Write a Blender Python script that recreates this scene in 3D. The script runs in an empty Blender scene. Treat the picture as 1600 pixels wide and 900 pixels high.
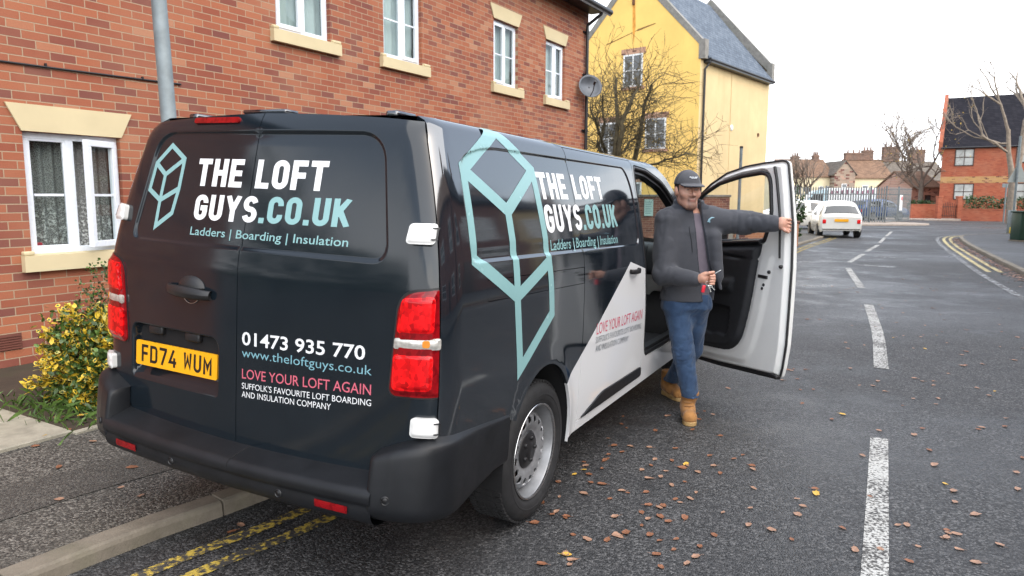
import bpy, bmesh, math, random
import numpy as np
from mathutils import Vector, Matrix
from mathutils.geometry import delaunay_2d_cdt
random.seed(7); RNG = np.random.default_rng(7)
S = bpy.context.scene
COL = S.collection
R = math.radians

# ------------------------------------------------------------------ camera
CF, CPITCH, CROLL, CH = 1108.84, 0.1261, 0.0035, 1.568
cd = bpy.data.cameras.new('camera'); cam = bpy.data.objects.new('camera', cd); COL.objects.link(cam)
cd.sensor_width = 36; cd.lens = CF/1600*36; cd.clip_start = .05; cd.clip_end = 3000
cam.matrix_world = Matrix.Translation((0, 0, CH)) @ Matrix.Rotation(math.pi/2-CPITCH, 4, 'X') @ Matrix.Rotation(CROLL, 4, 'Z')
cd.dof.use_dof = True; cd.dof.focus_distance = 3.4; cd.dof.aperture_fstop = 6.3
S.camera = cam
# ------------------------------------------------------------------ sky, sun, exposure
SUN_EL, SUN_AZ = R(46), R(135)          # azimuth measured from +Y (view) towards +X (right)
w = bpy.data.worlds.new('World'); S.world = w; w.use_nodes = True
nt = w.node_tree; N = nt.nodes; L = nt.links; N.clear()
out = N.new('ShaderNodeOutputWorld'); bg = N.new('ShaderNodeBackground')
sky = N.new('ShaderNodeTexSky'); sky.sky_type = 'NISHITA'; sky.sun_disc = False
sky.sun_elevation = SUN_EL; sky.sun_rotation = SUN_AZ; sky.air_density = 1.2; sky.dust_density = 2.0; sky.ozone_density = 1.4
tc = N.new('ShaderNodeTexCoord'); sep = N.new('ShaderNodeSeparateXYZ'); L.new(tc.outputs['Generated'], sep.inputs[0])
def wm(op, a, b=None, clamp=False):
    m = N.new('ShaderNodeMath'); m.operation = op; m.use_clamp = clamp
    for i, v in enumerate((a, b)):
        if v is None: continue
        if isinstance(v, (int, float)): m.inputs[i].default_value = v
        else: L.new(v, m.inputs[i])
    return m.outputs[0]
zz = wm('MAXIMUM', sep.outputs[2], 0.0)
den = wm('ADD', zz, .22)
px_ = wm('DIVIDE', sep.outputs[0], den); py_ = wm('DIVIDE', sep.outputs[1], den)
cmb = N.new('ShaderNodeCombineXYZ'); L.new(px_, cmb.inputs[0]); L.new(py_, cmb.inputs[1])
cn = N.new('ShaderNodeTexNoise'); cn.inputs['Scale'].default_value = 1.05; cn.inputs['Detail'].default_value = 7; cn.inputs['Roughness'].default_value = .56
cn.inputs['Distortion'].default_value = .35
L.new(cmb.outputs[0], cn.inputs['Vector'])
band = wm('MULTIPLY', wm('SUBTRACT', .36, zz), 1.5)      # cloud thickens towards the horizon and ahead
ahead = wm('ADD', wm('ADD', wm('MULTIPLY', wm('MAXIMUM', sep.outputs[1], 0.0), .26), wm('MULTIPLY', wm('MAXIMUM', wm('MULTIPLY', sep.outputs[1], -1.0), 0.0), .17)), wm('MULTIPLY', sep.outputs[0], -.34))
cov = wm('MULTIPLY', wm('SUBTRACT', wm('ADD', wm('ADD', cn.outputs['Fac'], band), ahead), .60), 4.0, True)
cov = wm('MAXIMUM', wm('ADD', cov, wm('MULTIPLY', wm('MAXIMUM', wm('SUBTRACT', zz, .80), 0.0), 2.0), True), .30)      # thin high veil, thicker overhead
mix = N.new('ShaderNodeMix'); mix.data_type = 'RGBA'
L.new(cov, mix.inputs[0]); L.new(sky.outputs[0], mix.inputs[6]); mix.inputs[7].default_value = (8.4, 8.6, 8.9, 1)
L.new(mix.outputs[2], bg.inputs['Color']); bg.inputs['Strength'].default_value = .15
L.new(bg.outputs[0], out.inputs[0])
sd = bpy.data.lights.new('sun', 'SUN'); sd.energy = 2.3; sd.angle = R(110); sd.color = (1, .95, .87)
so = bpy.data.objects.new('sun', sd); COL.objects.link(so)
so.rotation_euler = (math.pi/2-SUN_EL, 0, math.pi-SUN_AZ)
so.location = (20, 5, 30)
S.view_settings.view_transform = 'Standard'; S.view_settings.look = 'None'
S.view_settings.gamma = 1; S.view_settings.exposure = 1.05; S.view_settings.use_curve_mapping = False
try:
    S.cycles.max_bounces = 8; S.cycles.transparent_max_bounces = 12; S.cycles.use_denoising = True
    S.cycles.caustics_reflective = False; S.cycles.caustics_refractive = False
except Exception: pass

# ------------------------------------------------------------------ helpers: naming, linking
def tag(o, label=None, cat=None, group=None, kind=None):
    if label: o['label'] = label
    if cat: o['category'] = cat
    if group: o['group'] = group
    if kind: o['kind'] = kind
    return o
def empty(name, label, cat, loc=(0, 0, 0), rz=0, group=None, mat=None):
    o = bpy.data.objects.new(name, None); COL.objects.link(o); o.empty_display_size = .2
    if mat is not None: o.matrix_world = mat
    else: o.location = loc; o.rotation_euler = (0, 0, rz)
    return tag(o, label, cat, group)
def copy_tree(o, parent=None):
    c = o.copy(); COL.objects.link(c)
    if parent is not None: c.parent = parent
    for ch in list(o.children): copy_tree(ch, c)
    return c
def at(u, v, Y):
    """photo pixel + distance along the view -> world point (used to survey the place)"""
    a = (u-800)/CF; b = (v-450)/CF; cr, sr = math.cos(CROLL), math.sin(CROLL)
    x = a*cr+b*sr; y = -a*sr+b*cr; c, s = math.cos(CPITCH), math.sin(CPITCH)
    d = np.array([x, c-y*s, -s-y*c]); return np.array([0, 0, CH])+d*(Y/d[1])
def gnd(u, v, z=0.):
    p = at(u, v, 1.)-np.array([0, 0, CH]); return np.array([0, 0, CH])+p*((z-CH)/p[2])

# ------------------------------------------------------------------ helpers: mesh builder
class MB:
    def __init__(s): s.v = []; s.f = []; s.m = []; s.sm = []; s.n = []
    def add(s, vs, fs, m=0, smooth=True, normals=None):
        b = len(s.v); s.v.extend([tuple(map(float, p)) for p in vs])
        for i, f in enumerate(fs):
            s.f.append([b+int(k) for k in f]); s.m.append(m[i] if isinstance(m, (list, np.ndarray)) else m); s.sm.append(smooth)
            s.n.append([tuple(normals[int(k)]) for k in f] if normals is not None else [(0, 0, 0)]*len(f))
        return s
    def bm(s, b, m=0, smooth=False, M=None):
        b.verts.index_update()
        s.add([(M @ v.co if M is not None else v.co) for v in b.verts], [[v.index for v in f.verts] for f in b.faces], m, smooth); b.free(); return s
    def box(s, x0, x1, y0, y1, z0, z1, m=0, bev=0, seg=2, M=None, smooth=False):
        b = bmesh.new(); bmesh.ops.create_cube(b, size=1)
        for v in b.verts: v.co = Vector(((x0+x1)/2+v.co.x*(x1-x0), (y0+y1)/2+v.co.y*(y1-y0), (z0+z1)/2+v.co.z*(z1-z0)))
        if bev: bmesh.ops.bevel(b, geom=b.edges[:], offset=bev, segments=seg, affect='EDGES', profile=.5)
        return s.bm(b, m, smooth or bool(bev and seg > 1), M)
    def tube(s, path, rad, n=8, m=0, caps=True, smooth=True):
        P = np.array(path, float); k = len(P); rad = np.full(k, rad, float) if np.isscalar(rad) else np.array(rad, float)
        T = np.gradient(P, axis=0); T /= np.linalg.norm(T, axis=1)[:, None]+1e-12
        up = np.array([0, 0, 1.]) if abs(T[0][2]) < .9 else np.array([1., 0, 0]); vs = []
        for i in range(k):
            a = np.cross(T[i], up); a /= np.linalg.norm(a)+1e-12; b = np.cross(a, T[i]); up = b
            for j in range(n):
                t = 2*math.pi*j/n; vs.append(P[i]+rad[i]*(math.cos(t)*a+math.sin(t)*b))
        fs = [[i*n+j, i*n+(j+1) % n, (i+1)*n+(j+1) % n, (i+1)*n+j] for i in range(k-1) for j in range(n)]
        s.add(vs, fs, m, smooth)
        if caps:
            s.add(vs[:n][::-1], [list(range(n))], m, False); s.add(vs[-n:], [list(range(n))], m, False)
        return s
    def lathe(s, prof, n=32, M=None, m=0, smooth=True):
        """profile (r, y) spun about the local Y axis"""
        vs = []; k = len(prof)
        for j in range(n):
            t = 2*math.pi*j/n
            for r, y in prof:
                p = Vector((r*math.cos(t), y, r*math.sin(t))); vs.append(M @ p if M is not None else p)
        fs = [[j*k+i, j*k+i+1, ((j+1) % n)*k+i+1, ((j+1) % n)*k+i] for j in range(n) for i in range(k-1)]
        return s.add(vs, fs, m, smooth)
    def grid(s, G, m=0, smooth=True, flip=False):
        G = np.asarray(G, float); a, b = G.shape[:2]
        fs = [[i*b+j, i*b+j+1, (i+1)*b+j+1, (i+1)*b+j] for i in range(a-1) for j in range(b-1)]
        if flip: fs = [f[::-1] for f in fs]
        return s.add(G.reshape(-1, 3), fs, m, smooth)
    def prism(s, poly, d, m=0, smooth=False):
        """closed planar polygon (3-D points) pushed along d"""
        k = len(poly); P = [Vector(p) for p in poly]; D = Vector(d)
        vs = P+[p+D for p in P]
        n = Vector((0, 0, 0))
        for i in range(k): n += P[i].cross(P[(i+1) % k])
        fs = [list(range(k)), list(range(k, 2*k))[::-1]]+[[i, i+k, (i+1) % k+k, (i+1) % k] for i in range(k)]
        if n.dot(D) > 0: fs = [f[::-1] for f in fs]
        return s.add(vs, fs, m, smooth)
    def build(s, name, mats, parent=None, me=None):
        me = bpy.data.meshes.new(name); me.from_pydata(s.v, [], s.f)
        if not isinstance(mats, (list, tuple)): mats = [mats]
        for x in mats: me.materials.append(x)
        me.polygons.foreach_set('material_index', np.array(s.m, np.int32)); me.polygons.foreach_set('use_smooth', np.array(s.sm, bool))
        if any(q[0] != (0, 0, 0) for q in s.n):
            me.normals_split_custom_set([x for q in s.n for x in q])
        me.update()
        o = bpy.data.objects.new(name, me); COL.objects.link(o)
        if parent is not None: o.parent = parent
        return o

def resample(poly, d, closed=True):
    out = []; k = len(poly)
    for i in range(k if closed else k-1):
        a = np.array(poly[i], float); b = np.array(poly[(i+1) % k], float); n = max(1, int(math.ceil(np.linalg.norm(b-a)/d)))
        for j in range(n): out.append(tuple(a+(b-a)*j/n))
    if not closed: out.append(tuple(map(float, poly[-1])))
    return out
def rounded(poly, r, seg=6):
    """round the corners of a polygon; r is one radius or one per corner"""
    k = len(poly); out = []
    for i in range(k):
        p = np.array(poly[i], float); a = np.array(poly[i-1], float)-p; b = np.array(poly[(i+1) % k], float)-p
        rr = r[i] if isinstance(r, (list, tuple)) else r
        la, lb = np.linalg.norm(a), np.linalg.norm(b)
        if rr <= 0: out.append(tuple(p)); continue
        rr = min(rr, la*.49, lb*.49); A = p+a/la*rr; B = p+b/lb*rr
        for j in range(seg+1):
            t = j/seg; out.append(tuple((1-t)**2*A+2*t*(1-t)*(p*.85+.15*(A+B)/2)+t*t*B))
    return out
def area2(poly):
    P = np.array(poly); x, y = P[:, 0], P[:, 1]; return float(np.sum(x*np.roll(y, -1)-np.roll(x, -1)*y))
def ccw(poly): return list(poly) if area2(poly) > 0 else list(poly)[::-1]
def inset(poly, d):
    """offset a smooth closed polygon inwards by d"""
    P = np.array(ccw(poly)); t = np.roll(P, -1, 0)-np.roll(P, 1, 0); t /= np.linalg.norm(t, axis=1)[:, None]+1e-12
    return [tuple(q) for q in P+np.stack([-t[:, 1], t[:, 0]], 1)*d]
def inside(poly, Q):
    P = np.array(poly); Q = np.asarray(Q, float); c = np.zeros(len(Q), bool); k = len(P); j = k-1
    for i in range(k):
        xi, yi = P[i]; xj, yj = P[j]
        if yi != yj: c ^= ((yi > Q[:, 1]) != (yj > Q[:, 1])) & (Q[:, 0] < (xj-xi)*(Q[:, 1]-yi)/(yj-yi)+xi)
        j = i
    return c
def pdist(poly, Q, closed=True):
    P = np.array(poly, float); Q = np.asarray(Q, float); best = np.full(len(Q), 1e9)
    for i in range(len(P) if closed else len(P)-1):
        a = P[i]; b = P[(i+1) % len(P)]; ab = b-a; t = np.clip(((Q-a)@ab)/(ab@ab+1e-15), 0, 1)
        best = np.minimum(best, np.hypot(*(Q-(a+t[:, None]*ab)).T))
    return best
def fill2d(outers, holes=(), pts=None, lines=()):
    """union of the outer polygons minus the holes, triangulated -> (2-D verts, tris)"""
    V = []; F = []; E = []
    for p in list(outers)+list(holes):
        p = ccw(p); b = len(V); V += [Vector((float(q[0]), float(q[1]))) for q in p]; F.append(list(range(b, b+len(p))))
    for ln in lines:
        b = len(V); V += [Vector((float(q[0]), float(q[1]))) for q in ln]; k = len(ln)
        E += [(b+i, b+(i+1) % k) for i in range(k)]
    if pts is not None and len(pts): V += [Vector((float(q[0]), float(q[1]))) for q in pts]
    no = len(outers)
    vs, es, fs, ov, oe, of = delaunay_2d_cdt(V, E, F, 0, 1e-5)
    keep = [f for f, o in zip(fs, of) if o and any(k < no for k in o) and not any(k >= no for k in o)]
    return np.array([(v.x, v.y) for v in vs]), keep
def panel(mb, outline, fmap, holes=(), sp=.04, loops=(), m=0, fold=.015, flip=False, grid=True, eps=.0015):
    """a sheet cut to an outline in (u, v), laid on the surface fmap(u, v) with exact normals and turned-in edges"""
    out = resample(outline, sp*.7); hs = [resample(h, sp*.7) for h in holes]; O = np.array(out)
    lo, hi = O.min(0), O.max(0); pts = None
    if grid:
        gx = np.arange(lo[0]+sp/2, hi[0], sp); gy = np.arange(lo[1]+sp/2, hi[1], sp)
        G = np.stack(np.meshgrid(gx, gy), -1).reshape(-1, 2); G[:, 0] += (np.round((G[:, 1]-lo[1])/sp) % 2)*sp*.5
        ok = inside(out, G) & (pdist(out, G) > sp*.35)
        for h in hs: ok &= pdist(h, G) > sp*.35
        for l in loops: ok &= pdist(l, G) > sp*.18
        pts = G[ok]
    V2, F = fill2d([out], hs, pts, loops)
    sgn = -1 if flip else 1
    def nrm(Q):
        u, v = Q[:, 0], Q[:, 1]
        a = fmap(u+eps, v)-fmap(u-eps, v); b = fmap(u, v+eps)-fmap(u, v-eps); n = np.cross(a, b)*sgn
        return n/(np.linalg.norm(n, axis=1)[:, None]+1e-12)
    P = fmap(V2[:, 0], V2[:, 1]); NR = nrm(V2)
    if flip: F = [f[::-1] for f in F]
    mb.add(P, F, m, True, NR)
    if fold:
        cnt = {}
        for f in F:
            for i in range(len(f)):
                a, b = f[i], f[(i+1) % len(f)]; k = (min(a, b), max(a, b)); cnt[k] = None if k in cnt else (a, b)
        be = [e for e in cnt.values() if e]
        vs = []; fs = []
        for a, b in be:
            i = len(vs); vs += [P[a], P[b], P[b]-NR[b]*fold, P[a]-NR[a]*fold]; fs.append([i+1, i, i+3, i+2])
        mb.add(vs, fs, m, False)
    return mb
def ribbon(path, wd, closed=False):
    """centre line -> list of mitred quads"""
    P = np.array(path, float); k = len(P)
    if closed: T = np.roll(P, -1, 0)-P
    else: T = np.vstack([P[1:]-P[:-1], P[-1]-P[-2]])
    T = T/(np.linalg.norm(T, axis=1)[:, None]+1e-12); nn = np.stack([-T[:, 1], T[:, 0]], 1)
    A = []; B = []
    for i in range(k):
        n1 = nn[i-1] if (closed or i > 0) else nn[i]; n2 = nn[i] if (closed or i < k-1) else nn[i-1]
        mm = n1+n2; mm /= np.linalg.norm(mm)+1e-12; d = wd/2/max(.35, mm@n1); A.append(P[i]+mm*d); B.append(P[i]-mm*d)
    r = range(k if closed else k-1)
    return [[tuple(A[i]), tuple(B[i]), tuple(B[(i+1) % k]), tuple(A[(i+1) % k])] for i in r]

# ------------------------------------------------------------------ materials
MATS = {}
def nodes(name):
    m = bpy.data.materials.new(name); m.use_nodes = True; t = m.node_tree
    return m, t, t.nodes, t.links, t.nodes['Principled BSDF']
def nd(t, kind, **kw):
    n = t.nodes.new('ShaderNode'+kind)
    for k, v in kw.items():
        if hasattr(n, k) and not k[0].isupper(): setattr(n, k, v)
        else: n.inputs[k.replace('_', ' ')].default_value = v
    return n
def math_n(t, op, a, b=None, clamp=False):
    n = t.nodes.new('ShaderNodeMath'); n.operation = op; n.use_clamp = clamp
    for i, v in enumerate((a, b)):
        if v is None: continue
        if isinstance(v, (int, float)): n.inputs[i].default_value = v
        else: t.links.new(v, n.inputs[i])
    return n.outputs[0]
def mixc(t, fac, a, b, blend='MIX'):
    n = t.nodes.new('ShaderNodeMix'); n.data_type = 'RGBA'; n.blend_type = blend
    for i, v in ((0, fac), (6, a), (7, b)):
        if isinstance(v, (int, float)): n.inputs[i].default_value = v
        elif isinstance(v, tuple): n.inputs[i].default_value = v if len(v) == 4 else v+(1,)
        else: t.links.new(v, n.inputs[i])
    return n.outputs[2]
def ramp(t, fac, stops):
    n = t.nodes.new('ShaderNodeValToRGB'); e = n.color_ramp.elements
    while len(e) < len(stops): e.new(.5)
    for k, (p, c) in zip(e, stops): k.position = p; k.color = c if len(c) == 4 else tuple(c)+(1,)
    t.links.new(fac, n.inputs[0]); return n.outputs[0]
def coords(t, kind='Object'): return t.nodes.new('ShaderNodeTexCoord').outputs[kind]
def noise(t, vec, scale, detail=4, rough=.55):
    n = t.nodes.new('ShaderNodeTexNoise'); n.inputs['Scale'].default_value = scale; n.inputs['Detail'].default_value = detail; n.inputs['Roughness'].default_value = rough
    if vec is not None: t.links.new(vec, n.inputs['Vector'])
    return n.outputs['Fac']
def bump(t, p, h, strength=.3, dist=.01):
    b = t.nodes.new('ShaderNodeBump'); b.inputs['Strength'].default_value = strength; b.inputs['Distance'].default_value = dist
    t.links.new(h, b.inputs['Height']); t.links.new(b.outputs[0], p.inputs['Normal'])
def pmat(name, col, rough=.5, var=.12, scale=4., metal=0., bmp=0., bscale=60., bdist=.004, coat=0., emit=None, spec=None):
    """plain painted / plastic / cloth surface with slight uneven colour, gloss and relief"""
    if name in MATS: return MATS[name]
    m, t, n, l, p = nodes(name); v = coords(t); f = noise(t, v, scale, 5)
    lo = tuple(c*(1-var) for c in col); hi = tuple(min(1, c*(1+var)) for c in col)
    l.new(ramp(t, f, [(.3, lo), (.7, hi)]), p.inputs['Base Color'])
    p.inputs['Metallic'].default_value = metal; p.inputs['Coat Weight'].default_value = coat
    l.new(math_n(t, 'ADD', math_n(t, 'MULTIPLY', noise(t, v, scale*3, 3), .14), rough-.07), p.inputs['Roughness'])
    if spec is not None: p.inputs['Specular IOR Level'].default_value = spec
    if bmp: bump(t, p, noise(t, v, bscale, 4), bmp, bdist)
    if emit: p.inputs['Emission Color'].default_value = emit[0]+(1,); p.inputs['Emission Strength'].default_value = emit[1]
    MATS[name] = m; return m
def brick_mat(name, c1, c2, mortar, axis='x', bw=.225, rh=.075, mo=.010, dark=(.10, .03, .03), pale=(.5, .27, .2)):
    m, t, n, l, p = nodes(name); v = coords(t); s = nd(t, 'SeparateXYZ'); l.new(v, s.inputs[0]); c = nd(t, 'CombineXYZ')
    l.new(s.outputs[0 if axis == 'x' else 1], c.inputs[0]); l.new(s.outputs[2], c.inputs[1])
    b = nd(t, 'TexBrick', offset=.5); l.new(c.outputs[0], b.inputs['Vector'])
    for k, q in (('Scale', 1), ('Brick Width', bw), ('Row Height', rh), ('Mortar Size', mo/2), ('Mortar Smooth', .25), ('Bias', -.1)): b.inputs[k].default_value = q
    b.inputs['Color1'].default_value = (0, 0, 0, 1); b.inputs['Color2'].default_value = (1, 1, 1, 1); b.inputs['Mortar'].default_value = (.5, .5, .5, 1)
    tone = ramp(t, b.outputs['Color'], [(0, dark), (.12, c1), (.45, tuple((a+d)/2 for a, d in zip(c1, c2))), (.8, c2), (.93, pale), (1, pale)])
    big = noise(t, c.outputs[0], 1.1, 4); fine = noise(t, c.outputs[0], 70, 4)
    tone = mixc(t, math_n(t, 'MULTIPLY', fine, .38), tone, (.09, .035, .03)); tone = mixc(t, math_n(t, 'MULTIPLY', math_n(t, 'SUBTRACT', big, .42, True), 1.1, True), tone, (.36, .18, .11))
    col = mixc(t, b.outputs['Fac'], tone, mixc(t, fine, mortar, tuple(k*.72 for k in mortar)))
    l.new(col, p.inputs['Base Color']); p.inputs['Roughness'].default_value = .88
    h = math_n(t, 'ADD', math_n(t, 'MULTIPLY', b.outputs['Fac'], -1.), math_n(t, 'MULTIPLY', fine, .35)); bump(t, p, h, .6, .006)
    return m
def glass_thin(name, tint=(.85, .92, .9), rough=.01, alpha=.25):
    """a pane: fresnel mirror over a tinted see-through body"""
    m, t, n, l, p = nodes(name); n.remove(p); o = n['Material Output']
    tr = nd(t, 'BsdfTransparent'); tr.inputs[0].default_value = tint+(1,); gl = nd(t, 'BsdfGlossy'); gl.inputs['Roughness'].default_value = rough
    lw = nd(t, 'LayerWeight'); lw.inputs[0].default_value = .5; fz = math_n(t, 'POWER', lw.outputs['Facing'], 4.)
    mx = nd(t, 'MixShader'); l.new(math_n(t, 'ADD', math_n(t, 'MULTIPLY', fz, .85), .06, True), mx.inputs[0]); l.new(tr.outputs[0], mx.inputs[1]); l.new(gl.outputs[0], mx.inputs[2]); l.new(mx.outputs[0], o.inputs[0])
    MATS[name] = m; return m
# ================================================================== SETTING: ground, road, pavements, markings
def asphalt(name, base, chip, wet=.25, patch=(.03, .03, .032), scale=1.):
    m, t, n, l, p = nodes(name); v = coords(t)
    vo = nd(t, 'TexVoronoi', feature='F1'); vo.inputs['Scale'].default_value = 105*scale; l.new(v, vo.inputs['Vector'])
    sp = nd(t, 'SeparateColor'); l.new(vo.outputs['Color'], sp.inputs[0])
    vo2 = nd(t, 'TexVoronoi', feature='F1'); vo2.inputs['Scale'].default_value = 60*scale; l.new(v, vo2.inputs['Vector'])
    sp2 = nd(t, 'SeparateColor'); l.new(vo2.outputs['Color'], sp2.inputs[0])
    chips = ramp(t, sp.outputs[0], [(0, tuple(c*.28 for c in base)), (.5, base), (.8, chip), (1, tuple(min(1, c*1.75) for c in chip))])
    big = noise(t, v, .55, 5, .6); mid = noise(t, v, 3.2, 5, .6); fine = noise(t, v, 240, 3)
    col = mixc(t, math_n(t, 'MULTIPLY', math_n(t, 'SUBTRACT', mid, .47, True), 2.6, True), chips, patch)
    col = mixc(t, math_n(t, 'MULTIPLY', math_n(t, 'SUBTRACT', big, .5, True), 2.2, True), col, tuple(c*1.25 for c in base))
    spot = math_n(t, 'GREATER_THAN', sp2.outputs[1], .975); col = mixc(t, math_n(t, 'MULTIPLY', spot, .28), col, tuple(min(1, c*2.2) for c in chip))
    pw = math_n(t, 'MULTIPLY', math_n(t, 'SUBTRACT', math_n(t, 'ADD', math_n(t, 'MULTIPLY', noise(t, v, 1.15, 7, .66), .75), math_n(t, 'MULTIPLY', noise(t, v, .21, 3), .30)), .525, True), 9., True)   # damp patches
    col = mixc(t, math_n(t, 'MULTIPLY', pw, .50*min(1, wet*3)), col, tuple(c*.38 for c in base))
    l.new(col, p.inputs['Base Color'])
    wetf = math_n(t, 'MULTIPLY', math_n(t, 'SUBTRACT', noise(t, v, .24, 4, .5), .40, True), 3.2, True)
    l.new(math_n(t, 'SUBTRACT', math_n(t, 'ADD', math_n(t, 'MULTIPLY', fine, .2), .62), math_n(t, 'ADD', math_n(t, 'MULTIPLY', wetf, wet), math_n(t, 'MULTIPLY', pw, wet*.55)), True), p.inputs['Roughness'])
    h = math_n(t, 'ADD', math_n(t, 'MULTIPLY', vo.outputs['Distance'], -1.3), math_n(t, 'MULTIPLY', fine, .35)); bump(t, p, h, .75, .006)
    p.inputs['Specular IOR Level'].default_value = .45
    return m
M_ROAD = asphalt('wet_asphalt', (.034, .0345, .0360), (.076, .075, .075), .38)
M_XROAD = asphalt('wet_cross_road', (.040, .040, .042), (.075, .073, .070), .42)
M_PAVE = asphalt('pavement_asphalt', (.066, .061, .053), (.135, .125, .108), .05, (.075, .07, .058))
M_TRENCH = asphalt('trench_asphalt', (.062, .057, .05), (.10, .093, .08), .05, (.05, .046, .04), 1.4)
def concrete(name, base, moss=(.06, .075, .025), mossy=.5, rough=.85):
    m, t, n, l, p = nodes(name); v = coords(t)
    a = noise(t, v, 6, 6, .65); b = noise(t, v, 90, 3); c = noise(t, v, 2.3, 5, .7)
    col = ramp(t, a, [(.25, tuple(k*.6 for k in base)), (.55, base), (.8, tuple(min(1, k*1.25) for k in base))])
    col = mixc(t, math_n(t, 'MULTIPLY', b, .35), col, tuple(k*.45 for k in base))
    col = mixc(t, math_n(t, 'MULTIPLY', math_n(t, 'SUBTRACT', c, .5, True), 3.*mossy, True), col, moss)
    l.new(col, p.inputs['Base Color']); p.inputs['Roughness'].default_value = rough; bump(t, p, b, .5, .004); return m
M_KERB = concrete('kerb_concrete', (.21, .18, .14)); M_SLAB = concrete('slab_concrete', (.36, .33, .26), mossy=.25)
M_FARPAVE = concrete('far_pavement', (.36, .30, .25), mossy=.15); M_SOIL = concrete('soil', (.05, .035, .022), (.03, .04, .012), .8)
def struct(name, mb, mats): return tag(mb.build(name, mats), kind='structure')
def flat(poly, z, m=0):
    mb = MB(); vs, fs = fill2d([poly]); mb.add([(x, y, z) for x, y in vs], fs, m, False); return mb
def slab(poly, z0, z1):
    mb = MB(); vs, fs = fill2d([poly]); mb.add([(x, y, z1) for x, y in vs], fs, 0, False)
    P = ccw(poly); k = len(P); vs = [(x, y, z1) for x, y in P]+[(x, y, z0) for x, y in P]
    mb.add(vs, [[i, i+k, (i+1) % k+k, (i+1) % k] for i in range(k)], 0, False); return mb
M_GROUND = concrete('rough_ground', (.10, .11, .06), (.05, .07, .02), 1.)
struct('ground', flat([(-1500, -1500), (1500, -1500), (1500, 1500), (-1500, 1500)], -.06), M_GROUND)
struct('road', flat([(-60, -60), (80, -60), (80, 36.5), (-60, 36.5)], 0), M_ROAD)
struct('cross_road', flat([(-60, 36.5), (140, 36.5), (140, 140), (-60, 140)], 0), M_XROAD)
# the left kerb runs beside and under the van, then bends into the cross road
def smooth_line(pts, n=8):
    P = np.array(pts, float); P = np.vstack([2*P[0]-P[1], P, 2*P[-1]-P[-2]]); out = []
    for i in range(1, len(P)-2):
        for j in range(n):
            t = j/n; a, b, c, d = P[i-1:i+3]
            out.append(.5*((2*b)+(c-a)*t+(2*a-5*b+4*c-d)*t*t+(3*b-a-3*c+d)*t**3))
    out.append(P[-2]); return np.array(out)
KL = smooth_line([(-8.2, -9), (-4.6, -2.2), (-3.2, .6), (-1.84, 2.80), (-1.26, 3.56), (-.52, 4.75), (1.1, 7.9), (5.0, 15.6), (9.1, 23.0), (11.9, 27.6), (13.1, 30.0), (12.9, 32.4), (11.0, 34.0), (6, 34.8), (-30, 35.4)])
KR = smooth_line([(1.8, -6.5), (5.9, 4.2), (8.2, 9.5), (10.3, 14.0), (12.8, 19.0), (15.6, 24.4), (18.0, 28.6), (19.6, 30.4), (22.4, 31.6), (28, 32.2), (70, 33.6)])
def offset_line(P, d):
    P = np.asarray(P); t = np.gradient(P, axis=0); t /= np.linalg.norm(t, axis=1)[:, None]; return P+np.stack([t[:, 1], -t[:, 0]], 1)*d   # +d = right of the direction of travel
ZP = .075; KW = .125
left_in = offset_line(KL, -KW); right_in = offset_line(KR, KW)
struct('pavement_left', slab([tuple(q) for q in left_in]+[(-60, 35), (-60, -9)], -.05, ZP-.004), M_PAVE)
struct('pavement_right', slab([tuple(q) for q in right_in]+[(70, -6)], -.05, ZP+.02), asphalt('right_pavement_asphalt', (.06, .062, .066), (.10, .10, .10), .2))
def kerb(line, width, z, seg=.915, jitter=.003):
    mb = MB(); d = np.r_[0, np.cumsum(np.linalg.norm(np.diff(line, axis=0), axis=1))]
    inn = offset_line(line, width); n = int(d[-1]/seg)
    for i in range(n):
        a, b = i*seg+.005, (i+1)*seg-.005; k = 2 if i*seg > 0 else 2; s = np.linspace(a, b, 4); dz = RNG.normal(0, jitter)
        o = np.stack([np.interp(s, d, line[:, 0]), np.interp(s, d, line[:, 1])], 1); q = np.stack([np.interp(s, d, inn[:, 0]), np.interp(s, d, inn[:, 1])], 1)
        G = []
        for (x, y), (u, v) in zip(o, q):
            f = lambda t, zz: (x+(u-x)*t, y+(v-y)*t, zz+dz)
            G.append([f(0, -.04), f(.03, z-.025), f(.09, z-.008), f(.2, z), f(1, z), f(1, -.04)])
        mb.grid(G, 0, False, flip=width > 0)
        for e, fl in ((G[0], 0), (G[-1], 1)): mb.add(e, [list(range(6)) if fl ^ (width < 0) else list(range(6))[::-1]], 0, False)
    return mb
struct('kerb_left', kerb(KL[8:80], -KW, ZP), M_KERB); struct('kerb_right', kerb(KR[8:], KW, ZP+.025), M_KERB)
struct('pavement_trench', flat([tuple(q) for q in offset_line(KL[20:60], -.62)]+[tuple(q) for q in offset_line(KL[20:60], -1.02)][::-1], ZP), M_TRENCH)
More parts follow.
